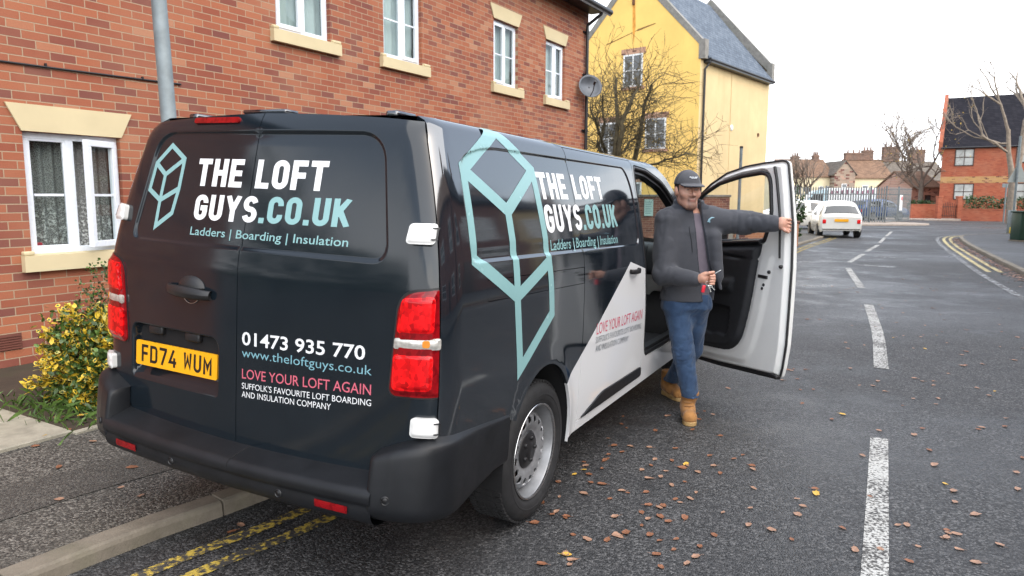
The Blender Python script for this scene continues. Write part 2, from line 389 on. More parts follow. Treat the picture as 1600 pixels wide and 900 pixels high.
# planting bed, slab path to the house
WA = R(31); WD = np.array([math.sin(WA), math.cos(WA)]); WN = np.array([math.cos(WA), -math.sin(WA)]); W0 = np.array([-4.37, 6.17])
def wp(x, out): return tuple(W0+WD*x+WN*out)      # along the wall, out from it
struct('planting_bed', flat([wp(-.9, .0), wp(11.7, .0), wp(11.7, 2.15), wp(1.0, 2.22), wp(-.72, 2.27)], ZP+.004), M_SOIL)
pth = MB()
for i in range(4):
    for j in range(2):
        x1 = -.74-j*.66; pth.box(x1-.645, x1, 2.30-(i+1)*.56, 2.30-i*.56-.012, ZP-.02, ZP+.018+RNG.normal(0, .002), 0, .006, 1)
for v in range(len(pth.v)):
    x, y, z = pth.v[v]; q = wp(x, y); pth.v[v] = (q[0], q[1], z)
pth.f = [f[::-1] for f in pth.f]
struct('slab_path', pth, M_SLAB)
edg = MB(); edg.box(-.74, 9, 2.28, 2.33, ZP-.03, ZP+.014, 0, .006, 1)
for v in range(len(edg.v)):
    x, y, z = edg.v[v]; q = wp(x, y); edg.v[v] = (q[0], q[1], z)
edg.f = [f[::-1] for f in edg.f]
struct('path_edging', edg, M_SLAB)
# markings
def paint(name, col, wear=.45, scale=34.):
    m, t, n, l, p = nodes(name); v = coords(t)
    a = noise(t, v, scale, 5, .65); b = noise(t, v, 3.1, 4)
    f = math_n(t, 'MULTIPLY', math_n(t, 'SUBTRACT', math_n(t, 'ADD', a, math_n(t, 'MULTIPLY', b, .35)), wear+.16), 9., True)
    vo = nd(t, 'TexVoronoi'); vo.inputs['Scale'].default_value = 95; l.new(v, vo.inputs['Vector'])
    l.new(mixc(t, f, (.05, .047, .044), col), p.inputs['Base Color']); p.inputs['Roughness'].default_value = .7
    bump(t, p, math_n(t, 'SUBTRACT', f, vo.outputs['Distance']), .5, .004); return m
M_WHITE = paint('worn_white_paint', (.46, .455, .43), .45, 62); M_YELL = paint('worn_yellow_paint', (.50, .36, .06), .48, 30); M_FAINT = paint('faint_white_paint', (.34, .35, .36), .50, 14)
def strip(line, wd, z=.004):
    A = offset_line(line, -wd/2); B = offset_line(line, wd/2); k = len(A); mb = MB()
    mb.add([(x, y, z) for x, y in np.vstack([A, B])], [[i, i+k, i+k+1, i+1] for i in range(k-1)], 0, False); return mb
def dash(a, b, wd=.11, c=None):
    pts = [gnd(*a)[:2]]+([gnd(*c)[:2]] if c else [])+[gnd(*b)[:2]]; return strip(smooth_line(pts, 6), wd)
cl = MB()
def merge(A, B): A.add(B.v, B.f, list(B.m), False); return A
merge(cl, strip(smooth_line([(.75, 1.35), (1.535, 2.82), (2.431, 4.53)], 6), .105))
for a, b, c in (((1377, 576), (1357, 476), (1371, 520)), ((1346, 450), (1325, 419), (1335, 434)), ((1327, 410), (1349, 397), None), ((1354, 393), (1372, 383), None), ((1374, 380), (1383, 371), None), ((1385, 369), (1393, 362), None)):
    merge(cl, dash(a, b, .125, c))
struct('road_centre_line', cl, M_WHITE)
tl = MB()
for a, b in (((1232, 410.5), (1267, 409)), ((1347, 414), (1396, 418)), ((1366, 401), (1411, 403.5))): merge(tl, dash(a, b, .32))
struct('road_cross_marks', tl, M_FAINT)
gl = MB()
for y0 in (39.2,):
    for i in range(14): merge(gl, strip(np.array([(13+i*2.9, y0+i*.05), (14.7+i*2.9, y0+.03+i*.05)]), .22))
struct('road_give_way_marks', gl, M_FAINT)
yl = MB()
for o in (.26, .43): merge(yl, strip(offset_line(KL[10:100], o), .075))
struct('yellow_lines_left', yl, M_YELL)
yr = MB()
for o in (-.30, -.52): merge(yr, strip(offset_line(KR[26:72], o), .10))
struct('yellow_lines_right', yr, paint('right_yellow_paint', (.46, .38, .18), .40, 12))
struct('white_edge_line_right', strip(offset_line(KR[10:58], -.74), .12), M_FAINT)
# far pavements beyond the cross road
struct('pavement_far', slab([tuple(q) for q in smooth_line([(-30, 44.4), (10, 43.2), (19, 42.6), (24.3, 43.0), (26.2, 45.2), (25.5, 50), (24.8, 64)], 6)]+[(-30, 64)], -.05, .08), M_FARPAVE)
struct('pavement_red_house', slab([(28.5, 56), (31, 53.6), (36, 52.8), (120, 52.0), (120, 90), (28.5, 90)], -.05, .08), M_FARPAVE)

# ================================================================== BRICK HOUSE on the left
WALLM = Matrix.Translation((W0[0], W0[1], 0)) @ Matrix.Rotation(math.pi/2-WA, 4, 'Z')
M_BRICK = brick_mat('red_brick', (.28, .072, .035), (.40, .130, .058), (.40, .295, .195), dark=(.185, .055, .040), pale=(.46, .235, .135))
M_BRICKY = brick_mat('red_brick_end', (.27, .06, .036), (.40, .115, .06), (.58, .44, .29), 'y')
M_STONE = pmat('cast_stone', (.56, .47, .29), .85, .07, 2.2, bmp=.25, bscale=120); M_UPVC = pmat('white_upvc', (.74, .78, .84), .28, .04, 3, coat=.2)
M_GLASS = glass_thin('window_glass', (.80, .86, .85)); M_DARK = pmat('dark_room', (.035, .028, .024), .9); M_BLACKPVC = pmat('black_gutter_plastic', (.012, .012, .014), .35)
M_TILE = pmat('roof_tile', (.055, .05, .05), .75, .3, 9, bmp=.5, bscale=14, bdist=.03)
house = empty('brick_house', 'long red brick house with pale stone lintels and white windows behind the van', 'house', mat=WALLM)
WINS = [(.170, 1.035, 1.05, 2.135, 'low'), (3.02, 3.90, 3.55, 4.69, 'up'), (4.935, 5.80, 3.55, 4.69, 'up'), (7.83, 8.665, 3.57, 4.69, 'up'), (9.75, 10.585, 3.57, 4.69, 'up')]
mb = MB(); planar = lambda u, v: np.stack([u, np.zeros_like(u), v], -1)
panel(mb, [(-5.2, -.1), (11.72, -.1), (11.72, 5.74), (-5.2, 5.74)], planar, [[(a, c), (b, c), (b, d), (a, d)] for a, b, c, d, _ in WINS], sp=3, fold=.11, grid=False)
mb.build('wall', [M_BRICK], house)
mb = MB(); mb.add([(11.721, 0, -.1), (11.721, 8, -.1), (11.721, 8, 5.74), (11.721, 4, 8.6), (11.721, 0, 5.74)], [[0, 1, 2, 3, 4]], 0, False); mb.build('end_wall', [M_BRICKY], house); mb = MB(); mb.add([(-5.199, 0, -.1), (-5.199, 8, -.1), (-5.199, 8, 5.74), (-5.199, 4, 8.6), (-5.199, 0, 5.74)], [[4, 3, 2, 1, 0]], 0, False); mb.build('end_wall', [M_BRICKY], house)
mb = MB(); mb.prism([(-5.4, -.42, 5.62), (-5.4, 4, 8.78), (-5.4, 8.4, 5.62), (-5.4, 8.4, 5.52), (-5.4, 4, 8.66), (-5.4, -.42, 5.52)], (17.35, 0, 0)); mb.build('roof', [M_TILE], house)
mb = MB(); mb.box(-5.3, 11.8, -.30, -.005, 5.58, 5.745, 0, .004, 1); mb.build('fascia', [M_BLACKPVC], house)
mb = MB(); mb.tube([(-5.4, -.40, 5.62), (12.0, -.40, 5.62)], .06, 10); mb.build('gutter', [M_BLACKPVC], house)
mb = MB(); mb.tube([(11.55, -.40, 5.60), (11.55, -.38, 5.5), (11.53, -.07, 5.30), (11.53, -.065, 5.2), (11.53, -.065, 0)], .036, 10)
for z in (.8, 2.0, 3.05, 4.25, 5.15): mb.tube([(11.53, -.065, z-.03), (11.53, -.065, z+.03)], .046, 10); mb.box(11.43, 11.63, -.028, -.003, z-.02, z+.02)
mb.build('downpipe', [M_BLACKPVC], house)
mb = MB(); mb.tube([(-5.2, -.012, 2.638), (-3, -.013, 2.66), (-.5, -.012, 2.695), (.6, -.014, 2.712), (1.72, -.012, 2.737)], .010, 6)
for x in np.arange(-5, 1.7, .9): mb.box(x-.008, x+.008, -.022, -.002, 2.62+.0145*(x+7)-.012-.004*0, 2.62+.0145*(x+7)+.014)
mb.build('cable', [M_BLACKPVC], house)
mb = MB(); mb.box(-.20, .03, -.006, -.001, .225, .37)
for i in range(6): mb.box(-.19, .02, -.016, -.006, .235+i*.022, .247+i*.022)
mb.build('air_vent', [pmat('terracotta_vent', (.14, .045, .03), .8)], house)
def lace():
    m, t, n, l, p = nodes('lace_curtain'); v = coords(t); o = n['Material Output']
    s = nd(t, 'SeparateXYZ'); l.new(v, s.inputs[0])
    a = nd(t, 'TexVoronoi', feature='DISTANCE_TO_EDGE'); a.inputs['Scale'].default_value = 62; l.new(v, a.inputs['Vector'])
    low = math_n(t, 'MULTIPLY', math_n(t, 'SUBTRACT', 1.62, s.outputs[2]), 3.2, True)
    flower = math_n(t, 'MULTIPLY', math_n(t, 'SUBTRACT', noise(t, v, 38, 4), .50, True), 6., True)
    f = math_n(t, 'ADD', math_n(t, 'MULTIPLY', math_n(t, 'LESS_THAN', a.outputs['Distance'], .09), .16), .20)
    f = math_n(t, 'ADD', f, math_n(t, 'MULTIPLY', math_n(t, 'MULTIPLY', flower, low), .75), True)
    p.inputs['Base Color'].default_value = (.75, .76, .74, 1); p.inputs['Roughness'].default_value = .9
    tr = nd(t, 'BsdfTransparent'); mx = nd(t, 'MixShader'); l.new(f, mx.inputs[0]); l.new(tr.outputs[0], mx.inputs[1]); l.new(p.outputs[0], mx.inputs[2]); l.new(mx.outputs[0], o.inputs[0]); return m
M_LACE = lace(); M_NET = pmat('pale_net_curtain', (.50, .56, .55), .9, .10, 2.5)
def frame_bars(mb, x0, x1, z0, z1, wd, y0, y1, m=0):
    mb.box(x0, x1, y0, y1, z0, z0+wd, m, .004, 1); mb.box(x0, x1, y0, y1, z1-wd, z1, m, .004, 1)
    mb.box(x0, x0+wd, y0, y1, z0+wd, z1-wd, m, .004, 1); mb.box(x1-wd, x1, y0, y1, z0+wd, z1-wd, m, .004, 1)
for k, (a, b, c, d, kind) in enumerate(WINS):
    st = MB(); st.prism([(a-.01, -.018, d+.002), (b+.01, -.018, d+.002), (b+.125, -.018, d+.235), (a-.125, -.018, d+.235)], (0, .05, 0)); st.build('lintel', [M_STONE], house)
    si = MB(); si.prism([(a-.09, -.065, c-.005), (a-.09, -.065, c-.148), (a-.09, .03, c-.148), (a-.09, .03, c+.006)], (b-a+.23, 0, 0)); si.box(a-.09, a+.0, -.060, -.001, c-.003, c+.035, 0, .01, 2); si.box(b, b+.14, -.060, -.001, c-.003, c+.035, 0, .01, 2); si.build('sill', [M_STONE], house)
    wn = MB(); frame_bars(wn, a, b, c, d, .055, .055, .115); mid = a+(b-a)*(.48 if kind == 'low' else .52); wn.box(mid-.035, mid+.035, .055, .115, c+.055, d-.055, 0, .004, 1)
    win = wn.build('window', [M_UPVC], house)
    zb = c+(d-c)*.49
    def sash(nm, x0, x1, fixed=False, M=None):
        s_ = MB(); frame_bars(s_, x0, x1, c+.045, d-.045, .052 if not fixed else .03, .04 if not fixed else .06, .085 if not fixed else .09)
        s_.box(x0+.04, x1-.04, .065, .084, zb-.011, zb+.011); o = s_.build(nm, [M_UPVC], win); return o
    gp = MB()
    if kind == 'low':
        sash('fixed_light', a+.05, mid-.03, True)
        s_ = MB(); x0, x1 = 0, b-mid-.05; frame_bars(s_, -x1, 0, c+.045, d-.045, .058, -.022, .028); s_.box(-x1+.05, -.05, -.004, .014, zb-.011, zb+.011)
        op = s_.build('open_sash', [M_UPVC], win); op.location = (b-.035, .045, 0); op.rotation_euler = (0, 0, R(24))
        g_ = MB(); g_.add([(-x1+.05, .004, c+.1), (-.05, .004, c+.1), (-.05, .004, d-.1), (-x1+.05, .004, d-.1)], [[0, 1, 2, 3]], 0, False)
        go = g_.build('pane', [M_GLASS], win); go.location = op.location; go.rotation_euler = op.rotation_euler
        gp.add([(a+.07, .078, c+.07), (mid-.05, .078, c+.07), (mid-.05, .078, d-.07), (a+.07, .078, d-.07)], [[0, 1, 2, 3]], 0, False)
        cu = MB(); xs = np.linspace(a+.02, b-.02, 90); G = [[(x, .20+.022*math.sin(x*62)+.008*math.sin(x*23+1), z) for x in xs] for z in (c+.02, d-.01)]; cu.grid(G); cu.build('curtain', [M_LACE], win)
        it = MB(); it.box(a+.09, a+.16, .13, .17, c+.06, c+.10, 0, .01); it.build('red_box', [pmat('red_packet', (.45, .02, .04), .4)], win)
    else:
        opn = 'sash'; lft = k in (1, 3)
        sash('sash', a+.05 if lft else mid+.02, mid-.02 if lft else b-.05); sash('fixed_light', mid+.02 if lft else a+.05, b-.05 if lft else mid-.02, True)
        gp.add([(a+.06, .075, c+.06), (b-.06, .075, c+.06), (b-.06, .075, d-.06), (a+.06, .075, d-.06)], [[0, 1, 2, 3]], 0, False)
        cu = MB(); xs = np.linspace(a+.01, b-.01, 50); G = [[(x, .17+.014*math.sin(x*41+k), z) for x in xs] for z in (c+.01, d-.01)]; cu.grid(G); cu.build('curtain', [M_NET], win)
    gp.build('pane', [M_GLASS], win)
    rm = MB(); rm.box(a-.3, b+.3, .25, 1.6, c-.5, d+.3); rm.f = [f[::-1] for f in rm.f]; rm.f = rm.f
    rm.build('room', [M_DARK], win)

# satellite dish on the corner of the house
M_DISH = pmat('grey_dish_metal', (.10, .11, .125), .45, .2, 8, metal=.3)
dc = at(922, 135, 15.75); dn = Vector((.30, -.93, .22)).normalized()
q = dn.to_track_quat('Y', 'Z').to_matrix().to_4x4()
dish = empty('satellite_dish', 'round grey satellite dish fixed beside the downpipe at the end of the brick house', 'satellite dish', mat=Matrix.Translation(dc) @ q)
mb = MB(); mb.lathe([(.0, -.075), (.08, -.07), (.16, -.045), (.23, -.008), (.275, .025), (.272, .018), (.22, -.02), (.15, -.055), (.08, -.078), (0, -.085)], 36, Matrix.Scale(.92, 4, (0, 0, 1))); mb.build('reflector', [M_DISH], dish)
mb = MB(); mb.tube([(0, -.06, -.22), (.02, .18, -.16), (.03, .30, -.05)], .011, 6); mb.tube([(.03, .27, -.06), (.03, .35, -.02)], .026, 8); mb.build('receiver_arm', [M_BLACKPVC], dish)
mb = MB(); mb.tube([(0, -.07, 0), (-.05, -.14, 0), (-.20, -.17, .0), (-.27, -.16, -.01)], .018, 8); mb.box(-.30, -.24, -.2, -.12, -.07, .07); mb.build('bracket', [M_BLACKPVC], dish)

# lamp column on the pavement behind the van
M_GALV = pmat('galvanised_steel', (.165, .195, .205), .55, .18, 12, metal=.2)
_a, _b = at(262, 165, 5.), at(248, 0, 5.); _d = (_b-_a)/(_b-_a)[2]; _o = _a+_d*(ZP-_a[2])
lp = empty('lamp_column', 'grey steel lamp column leaning slightly, standing between the van and the brick house', 'lamp post', tuple(_o))
lp.rotation_euler = (-math.atan(_d[1]), math.atan(_d[0]), 0)
mb = MB(); mb.tube([(0, 0, -.1), (0, 0, 1.15), (0, 0, 1.2), (0, 0, 5.6)], [.085, .085, .052, .044], 20); mb.build('column', [M_GALV], lp)
mb = MB(); mb.tube([(0, 0, 5.55), (.05, -.02, 5.72), (.35, -.18, 5.8)], .03, 10); mb.build('bracket', [M_GALV], lp)
mb = MB(); mb.box(.3, .75, -.42, -.2, 5.74, 5.88, 0, .05, 3); mb.build('lantern', [M_GALV], lp)

# ------------------------------------------------------------------ shrubs
M_LY = pmat('yellow_leaf', (.62, .43, .035), .5, .3, 40); M_LP = pmat('cream_leaf', (.58, .52, .16), .5, .2, 40); M_LG = pmat('green_leaf', (.045, .085, .018), .4, .4, 30); M_LD = pmat('deep_green_leaf', (.03, .07, .022), .45, .4, 30); M_LM = pmat('mid_green_leaf', (.085, .15, .03), .45, .3, 30)
M_TWIG = pmat('twig_bark', (.075, .055, .04), .9, .3, 30)
def leaf(mb, p, d, up, ln, wd, m, m2=None):
    d = d/np.linalg.norm(d); s = np.cross(d, up); s /= np.linalg.norm(s)+1e-9; n = np.cross(s, d); dr = n*(-ln*.12)
    a, b, c = p, p+d*ln*.5+n*ln*.05, p+d*ln+dr; l1 = p+d*ln*.30+s*wd*.5; l2 = p+d*ln*.68+s*wd*.42; r1 = p+d*ln*.30-s*wd*.5; r2 = p+d*ln*.68-s*wd*.42
    mb.add([a, b, c, l1, l2, r1, r2], [[0, 1, 4, 3], [1, 2, 4], [0, 5, 6, 1], [1, 6, 2]], m, False)
    if m2 is not None:
        e = n*.0012; k = .52; q = lambda w_: b+(w_-b)*k+e
        mb.add([q(a), b+e, q(c), q(l1), q(l2), q(r1), q(r2)], [[0, 1, 4, 3], [1, 2, 4], [0, 5, 6, 1], [1, 6, 2]], m2, False)
def bush(name, label, c, rad, n, ln, pick, mats, sprays=150, seed=1, squash=.0):
    rg = np.random.default_rng(seed); o = empty(name, label, 'shrub', (c[0], c[1], ZP)); mb = MB(); st = MB()
    for i in range(sprays):
        th = rg.uniform(0, 2*math.pi); ph = math.acos(rg.uniform(-.25, 1)); rr = rg.uniform(.68, 1.02)*(1+.16*math.sin(3*th+seed)+.12*math.sin(5*th+2*ph))
        e = np.array([rad[0]*math.sin(ph)*math.cos(th), rad[1]*math.sin(ph)*math.sin(th), rad[2]*(math.cos(ph)*.95+.30)])*rr; e[2] = max(e[2], .03)
        b0 = np.array([e[0]*.18, e[1]*.18, 0]); md = (b0+e)/2+np.array([0, 0, .06]); st.tube([b0, md, e], [.006, .004, .0015], 4, caps=False)
        dirb = (e-md)/np.linalg.norm(e-md)
        cl_ = rg.random()
        for j in range(n):
            t = rg.uniform(.25, 1.05); p = (1-t)*md+t*e+rg.normal(0, .02, 3); d = dirb*.6+rg.normal(0, .7, 3)+np.array([0, 0, .25]); up = rg.normal(0, .5, 3)+np.array([0, 0, 1])
            if p[2] < .01: continue
            m, m2 = pick(rg, cl_, p, e); leaf(mb, p, d, up, ln*rg.uniform(.65, 1.25), ln*rg.uniform(.5, .66), m, m2)
    st.build('stems', [M_TWIG], o); mb.build('foliage', mats, o); return o
def pick_y(rg, cl_, p, e):
    if cl_ < .42: return (0, 1) if rg.random() < .5 else ((0, None) if rg.random() < .62 else (2, 1))
    return (1, None) if rg.random() < .6 else ((3, None) if rg.random() < .6 else (0, 1))
bush('variegated_shrub', 'bushy yellow and green variegated shrub at the left of the van', (-2.88, 5.24), (.56, .50, .57), 38, .048, pick_y, [M_LY, M_LG, M_LP, M_LM], 520, 3)
def pick_g(rg, cl_, p, e): return (0 if rg.random() < .6 else 1, None)
bush('green_shrub', 'dark green small leaved shrub behind the yellow one against the brick wall', (-2.98, 5.86), (.55, .36, .76), 60, .030, pick_g, [M_LD, M_LM], 240, 9)
gt = MB()
for i in range(900):
    x, y = RNG.uniform(-.7, 1.4), RNG.uniform(1.0, 2.24)
    if RNG.random() < .45: x, y = RNG.normal(-.35, .22), RNG.normal(1.75, .25)
    q = np.array([*wp(x, y), ZP+.004]); d = np.array([RNG.normal(0, .5), RNG.normal(0, .5), 1.]); h = RNG.uniform(.03, .11); s = np.array([RNG.normal(), RNG.normal(), 0])*.004
    gt.add([q-s, q+s, q+d*h*.6+s*.5, q+d*h+np.array([d[0], d[1], -.3])*h*.5], [[0, 1, 2], [0, 2, 3]], 0 if RNG.random() < .7 else 1, False)
tag(gt.build('grass', [M_LM, M_LG]), 'short grass and weeds along the planting bed', kind='stuff')
# ================================================================== THE VAN
VM = Matrix(((.4518, -.8912, .0395, -1.1669), (.8920, .4520, -.0049, 2.8674), (-.0135, .0374, .9992, .0289), (0, 0, 0, 1)))
vx_ = Vector(VM.col[0][:3]).normalized(); vy_ = (Vector(VM.col[1][:3])-vx_*Vector(VM.col[1][:3]).dot(vx_)).normalized(); vz_ = vx_.cross(vy_)
VM = Matrix(((vx_.x, vy_.x, vz_.x, -1.1669), (vx_.y, vy_.y, vz_.y, 2.8674), (vx_.z, vy_.z, vz_.z, .0289), (0, 0, 0, 1)))
VI = VM.inverted()
van = empty('panel_van', 'dark grey lettered panel van parked half on the pavement with its driver door open', 'van', mat=VM)
# ---- surfaces of the body, in the van's own metres: x forward from the rear doors, y left, z up
_zt = np.linspace(0, 2.1, 2101)
def table(xs, ys_, sg):
    t = np.interp(_zt, xs, ys_); k = int(sg*1000); w_ = np.exp(-.5*(np.arange(-3*k, 3*k+1)/k)**2); w_ /= w_.sum(); e = np.pad(t, 3*k, 'edge'); return np.convolve(e, w_, 'valid')
_KX, _KY = [.2, .5, .85, 1.2, 1.35, 1.5, 1.6, 1.7, 1.8, 1.84, 1.86, 1.872, 1.878, 2.1], [.93, .95, .958, .95, .930, .895, .868, .838, .806, .790, .774, .75, .72, .72]
_ys = table(_KX, _KY, .004); _ys = np.where(_zt < 1.76, table(_KX[:9]+[2.1], _KY[:9]+[.705], .045), _ys)
_xr = table([.2, .6, 1.25, 1.36, 1.8, 1.845, 1.868, 2.1], [0, 0, .015, .032, .125, .148, .175, .30], .02)
RC = .13; LC = 1.62*RC; ZTOP = 1.878
def yS(z): return np.interp(z, _zt, _ys)
def xC(z): return np.interp(z, _zt, _xr)
def corner(z):
    y1 = yS(z)-RC; x0 = xC(z)+.05*(y1/.9)**2; sl = .1*y1/.81; return y1, x0, x0+sl*RC
def taper(x): return .16*np.clip((x-3.7)/1.4, 0, 1)**2
def sstep(d, w_): t = np.clip(d/w_, 0, 1); return t*t*(3-2*t)
def base(u, z, side=-1):
    u = np.asarray(u, float); z = np.asarray(z, float); y1, x0, xc = corner(z); Y = yS(z)
    t = np.clip((u-y1)/LC, 0, 1); yb = (1-t)**2*y1+2*t*(1-t)*Y+t*t*Y; xb = (1-t)**2*x0+2*t*(1-t)*xc+t*t*(xc+RC)
    rear = u < y1; sd_ = u > y1+LC
    x = np.where(rear, xC(z)+.05*(u/.9)**2, np.where(sd_, xc+RC+(u-y1-LC), xb)); y = np.where(rear, u, np.where(sd_, Y-taper(x), yb))
    return np.stack([x, side*y, z+.028*sstep(z-1.79, .088)*(1-(np.minimum(np.abs(y), .72)/.72)**2)], -1)
def sU(x, z): y1, x0, xc = corner(z); return x-(xc+RC)+y1+LC     # unrolled side coordinate
def uGap(z): return corner(z)[0]+.50*LC
def xGap(z): y1, x0, xc = corner(z); return uGap(z)-y1-LC+xc+RC
SIDE_WIN = rounded([(.285, 1.326), (2.476, 1.303), (2.50, 1.70), (2.435, 1.803), (.56, 1.792), (.325, 1.73)], [.05, .07, .12, .06, .16, .08], 6)
REAR_WIN = rounded([(-.735, 1.322), (.715, 1.322), (.62, 1.812), (-.64, 1.812)], [.05, .07, .10, .10], 6)
PLATE_REC = rounded([(-.715, .69), (-.115, .69), (-.115, .95), (-.715, .95)], [.03, .03, .05, .05], 4)
ARCH = (.975, .36, .365, .445)
def sdf(poly, Q): d = pdist(poly, Q); return np.where(inside(poly, Q), d, -d)
def dispS(x, z):
    Q = np.stack([np.ravel(x), np.ravel(z)], 1); lo_e = np.clip((1.40-Q[:, 1])/.04, 0, 1); r = -(.006+.004*lo_e)*sstep(sdf(SIDE_WIN, Q), .008+.010*lo_e)
    e = (np.hypot((Q[:, 0]-ARCH[0])/ARCH[2], (Q[:, 1]-ARCH[1])/ARCH[3])-1)*.4
    r = r+.012*np.exp(-(np.clip(e, 0, 9)/.055)**2)
    e2 = (np.hypot((Q[:, 0]-4.30)/.40, (Q[:, 1]-.35)/.42)-1)*.4; r = r+.012*np.exp(-(np.clip(e2, 0, 9)/.05)**2)
    return r.reshape(np.shape(x))
def dispR(s, z):
    Q = np.stack([np.ravel(s), np.ravel(z)], 1)
    r = -.010*sstep(sdf(REAR_WIN, Q), .011+.009*np.clip((1.40-Q[:, 1])/.04, 0, 1))-.040*np.minimum(sstep(sdf(PLATE_REC, Q), .022), sstep(Q[:, 1]-.690, .058))
    return r.reshape(np.shape(s))
def lifted(f, d, off=0., e=.002):
    def g(a, b):
        a = np.asarray(a, float); b = np.asarray(b, float); P = f(a, b); A = f(a+e, b)-f(a-e, b); B = f(a, b+e)-f(a, b-e)
        n = np.cross(A, B); n /= np.linalg.norm(n, axis=-1)[..., None]+1e-12
        return P+n*((d(a, b) if d is not None else 0)+off)[..., None] if d is not None else P+n*off
    return g
bR = lambda x, z: base(sU(x, z), z, -1)
def bL(x, z): return base(sU(x, z), z, 1)
def bRear(s, z):
    s = np.asarray(s, float); P = base(np.abs(s), z, -1); P[..., 1] = np.where(s > 0, P[..., 1], -P[..., 1]); return P
fS = lifted(bR, dispS); fR = lifted(bRear, dispR)
def fSo(o): return lifted(bR, dispS, o)
def fRo(o): return lifted(bRear, dispR, o)
def fL(x, z):
    P = fS(x, z).copy(); P[..., 1] *= -1; return P
# ---- materials
def wrap_mat():
    m, t, n, l, p = nodes('vinyl_wrap'); v = coords(t); s = nd(t, 'SeparateXYZ'); l.new(v, s.inputs[0]); x, y, z = s.outputs
    dx = math_n(t, 'SUBTRACT', x, 2.26)
    a = math_n(t, 'LESS_THAN', z, math_n(t, 'ADD', math_n(t, 'MULTIPLY', dx, .556), 1.21)); b = math_n(t, 'LESS_THAN', z, math_n(t, 'ADD', math_n(t, 'MULTIPLY', dx, -.20), 1.21))
    c = math_n(t, 'GREATER_THAN', x, 1.15); f = math_n(t, 'MULTIPLY', math_n(t, 'MULTIPLY', a, b), c)
    gr = noise(t, v, 2.2, 5, .65)
    dark = ramp(t, gr, [(.3, (.006, .0095, .0140)), (.75, (.0092, .0132, .0180))])
    l.new(mixc(t, f, dark, (.74, .745, .75)), p.inputs['Base Color'])
    l.new(math_n(t, 'ADD', math_n(t, 'MULTIPLY', gr, .08), .03), p.inputs['Roughness']); p.inputs['IOR'].default_value = 2.3
    bump(t, p, noise(t, v, 5, 2), .035, .01)
    return m
M_WRAP = wrap_mat()
def satin():
    m, t, n, l, p = nodes('rear_vinyl_wrap'); v = coords(t); gr = noise(t, v, 3, 5, .65)
    l.new(ramp(t, gr, [(.3, (.0060, .0098, .0140)), (.75, (.0092, .0140, .0190))]), p.inputs['Base Color'])
    l.new(math_n(t, 'ADD', math_n(t, 'MULTIPLY', gr, .10), .06), p.inputs['Roughness']); p.inputs['IOR'].default_value = 1.52
    bump(t, p, noise(t, v, 4, 2), .05, .01); return m
M_REAR = satin()
M_WPAINT = pmat('white_car_paint', (.72, .72, .70), .25, .05, 3, coat=.4); M_BUMP = pmat('black_bumper_plastic', (.0095, .0105, .0125), .43, .25, 9, bmp=.15, bscale=260, bdist=.002, spec=.32)
M_TRIMB = pmat('black_trim', (.010, .010, .011), .45, .2, 10); M_RUB = pmat('tyre_rubber', (.016, .016, .017), .72, .3, 20, bmp=.2, bscale=120)
M_GAPK = pmat('dark_gap', (.004, .004, .005), .9); M_CABIN = pmat('cabin_plastic', (.016, .017, .02), .6, .2, 12, bmp=.2, bscale=200); M_SEATF = pmat('seat_cloth', (.020, .021, .024), .9, .3, 60, bmp=.4, bscale=250)
M_STEEL = pmat('silver_wheel_paint', (.27, .275, .285), .40, .2, 10, metal=.45); M_CHROME = pmat('bright_rim_edge', (.62, .62, .62), .22, .1, 8, metal=1.)
def lens_mat(name, a, b):
    m, t, n, l, p = nodes(name); v = coords(t); vo = nd(t, 'TexVoronoi', feature='F1'); vo.inputs['Scale'].default_value = 62; mp = nd(t, 'Mapping'); mp.inputs['Scale'].default_value = (1, 1, .8); l.new(v, mp.inputs[0]); l.new(mp.outputs[0], vo.inputs['Vector']); s = nd(t, 'SeparateColor'); l.new(vo.outputs['Color'], s.inputs[0])
    f = math_n(t, 'ADD', math_n(t, 'MULTIPLY', s.outputs[0], .5), math_n(t, 'MULTIPLY', noise(t, v, 11, 4), .6), True); l.new(ramp(t, f, [(.28, b), (.62, a)]), p.inputs['Base Color']); p.inputs['Roughness'].default_value = .16; p.inputs['Specular IOR Level'].default_value = .30; p.inputs['Coat Weight'].default_value = .25; p.inputs['Coat Roughness'].default_value = .03
    MATS[name] = m; return m
M_RED = lens_mat('red_lens', (.80, .006, .008), (.36, .001, .003)); M_RED2 = lens_mat('deep_red_lens', (.24, .003, .006), (.14, .001, .003))
M_CLEAR = pmat('clear_lens', (.52, .50, .46), .10, .35, 40, coat=1., metal=.3); M_AMBER = pmat('amber_bulb', (.7, .25, .03), .2)
M_LT = pmat('white_lettering', (.80, .81, .82), .25, .02); M_LA = pmat('aqua_lettering', (.235, .425, .43), .25, .03); M_LP = M_LP; M_LPK = pmat('pink_lettering', (.60, .13, .18), .25, .03); M_LGR = pmat('grey_lettering', (.16, .18, .20), .3, .03); M_LAQ2 = pmat('bright_aqua_lettering', (.20, .40, .46), .2, .03)
M_PLATE = pmat('yellow_plate', (.86, .40, .008), .35, .03); M_PTXT = pmat('plate_black', (.008, .008, .008), .4)
M_DOORP = pmat('door_white_paint', (.74, .735, .71), .42, .04, 3)
M_VGLASS = glass_thin('van_glass', (.72, .80, .78))

